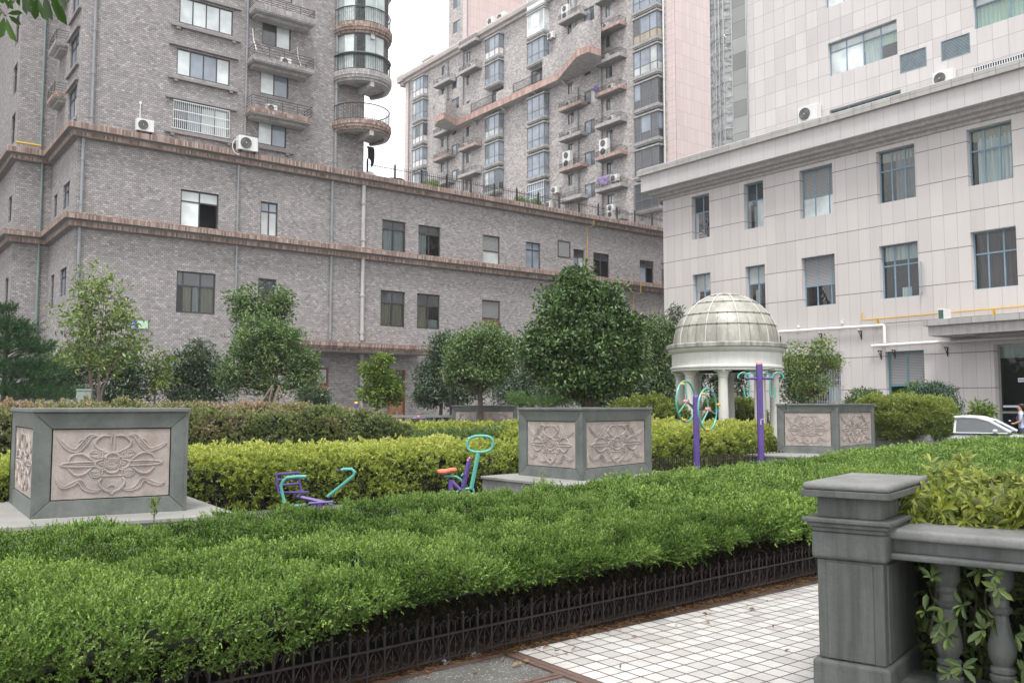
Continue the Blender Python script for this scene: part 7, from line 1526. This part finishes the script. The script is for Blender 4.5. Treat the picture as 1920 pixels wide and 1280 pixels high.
# person at the right edge, walking with a bag strap over the shoulder
def person(loc, face, label, hgt=1.62):
    root = empty('person', loc, label, 'person', rz=face); s_ = hgt / 1.7
    J = {}; V = []; Ed = []; Rd = []
    def j(nm, p, r_, par=None):
        J[nm] = len(V); V.append(tuple(c * s_ for c in p)); Rd.append(r_ * s_)
        if par is not None: Ed.append((J[par], J[nm]))
    j('pel', (0, 0, .95), .135); j('waist', (0, 0, 1.08), .12, 'pel'); j('chest', (0, .0, 1.28), .15, 'waist'); j('neckb', (0, .0, 1.44), .075, 'chest'); j('neck', (0, .02, 1.50), .052, 'neckb'); j('head0', (0, .03, 1.56), .075, 'neck'); j('head1', (0, .03, 1.64), .085, 'head0'); j('head2', (0, .02, 1.68), .06, 'head1')
    for sg, nm in ((-1, 'l'), (1, 'r')):
        j(nm + 'sh', (sg * .17, 0, 1.40), .062, 'neckb'); j(nm + 'el', (sg * .22, .03, 1.14), .043, nm + 'sh'); j(nm + 'wr', (sg * .10, .24, 1.06), .030, nm + 'el'); j(nm + 'ha', (sg * .06, .30, 1.07), .034, nm + 'wr')
        j(nm + 'hip', (sg * .09, 0, .88), .10, 'pel'); j(nm + 'kn', (sg * .10, .06 * sg, .48), .062, nm + 'hip'); j(nm + 'an', (sg * .10, -.08 + .1 * sg, .09), .042, nm + 'kn'); j(nm + 'to', (sg * .10, .08 + .1 * sg, .04), .036, nm + 'an')
    me = bpy.data.meshes.new('body'); me.from_pydata(V, Ed, []); ob_ = bpy.data.objects.new('body', me); COL.objects.link(ob_); ob_.parent = root
    sk = ob_.modifiers.new('skin', 'SKIN'); sb = ob_.modifiers.new('sub', 'SUBSURF'); sb.levels = 2; sb.render_levels = 2
    for i, q in enumerate(me.skin_vertices[0].data): q.radius = (Rd[i], Rd[i] * (.75 if i < 3 else 1)); q.use_root = i == 0
    m, t, b = nodes('person_clothes'); tc = N(t, 'ShaderNodeTexCoord').outputs['Object']; sx = N(t, 'ShaderNodeSeparateXYZ'); t.links.new(tc, sx.inputs[0])
    z = sx.outputs[2]; y = sx.outputs[1]
    c = mixn(t, math_(t, 'GREATER_THAN', z, .93 * s_), (.05, .06, .09), (.36, .45, .60)); skin = (.48, .28, .20)
    arm = math_(t, 'MULTIPLY', math_(t, 'LESS_THAN', z, 1.24 * s_), math_(t, 'GREATER_THAN', math_(t, 'ADD', math_(t, 'ABSOLUTE', sx.outputs[0]), math_(t, 'MULTIPLY', y, .6)), .185 * s_)); arm = math_(t, 'MULTIPLY', arm, math_(t, 'GREATER_THAN', z, 1.0 * s_))
    c = mixn(t, arm, c, skin); c = mixn(t, math_(t, 'GREATER_THAN', z, 1.465 * s_), c, skin); c = mixn(t, math_(t, 'LESS_THAN', z, .07 * s_), c, (.03, .03, .03)); t.links.new(c, b.inputs['Base Color']); b.inputs['Roughness'].default_value = .8; me.materials.append(m)
    hr = MB(); hr.lathe([(.06, -.05), (.088, -.01), (.095, .04), (.08, .085), (.04, .11), (.001, .115)], (0, 0, 0), 16); hr.v = [(x, y * 1.12 - .022, z) for x, y, z in hr.v]; hr.v = [((x * s_), y * s_, z * s_ + 1.645 * s_) if not (y > .04 and z < .03) else (x * s_ * .9, .04 * s_, (z + .03) * s_ + 1.645 * s_) for x, y, z in hr.v]
    hr.build('hair', mat('black_hair', (.012, .010, .010), .6), root, smooth=True)
    f = MB(); f.tube([(0, .10 * s_, 1.64 * s_), (0, .128 * s_, 1.60 * s_)], .012, 6); f.build('nose', mat('skin', skin, .6), root)
    for sg in (-1, 1): e_ = MB(); e_.lathe([(.001, -.01), (.011, 0), (.001, .01)], (sg * .032 * s_, .108 * s_, 1.635 * s_), 8); e_.build('eye', M_IRON, root)
    mo = MB(); mo.box(-.022, .022, .104 * s_, .112 * s_, 1.572 * s_, 1.578 * s_); mo.build('mouth', mat('lips', (.3, .12, .1), .6), root)
    st = MB(); st.tube([(-.14 * s_, -.10, 1.1 * s_), (-.13 * s_, -.12, 1.3 * s_), (-.12 * s_, 0, 1.44 * s_), (-.12 * s_, .14, 1.28 * s_), (-.13 * s_, .10, 1.08 * s_)], .018, 6); st.build('bag_strap', mat('strap_purple', (.14, .07, .10), .8), root)
    bg_ = MB(); bg_.box(-.17, .17, -.30, -.13, .98, 1.36); bg_.build('backpack', mat('backpack_tan', (.28, .10, .05), .7, .2, 8), root, bevel=.05, segs=4)
    ph = MB(); ph.box(-.06, .06, .30, .36, 1.10, 1.13); ph.build('held_paper', M_FRAMEW, root)
g = ground(1914, 28.5); person((g.x, g.y, 0), RZ + R(60), 'person in a pale blue shirt with a backpack at the right edge')

# ================================================================== HAZE
mb = MB(); mb.box(-40, 140, -40, 150, -1, 75)
hm = bpy.data.materials.new('haze'); hm.use_nodes = True; t = hm.node_tree; t.nodes.clear(); ho = t.nodes.new('ShaderNodeOutputMaterial'); hv = t.nodes.new('ShaderNodeVolumePrincipled')
hv.inputs['Color'].default_value = (.9, .93, .97, 1); hv.inputs['Density'].default_value = .00045; hv.inputs['Anisotropy'].default_value = .2; t.links.new(hv.outputs[0], ho.inputs['Volume'])
tag(mb.build('haze', hm), kind='stuff')
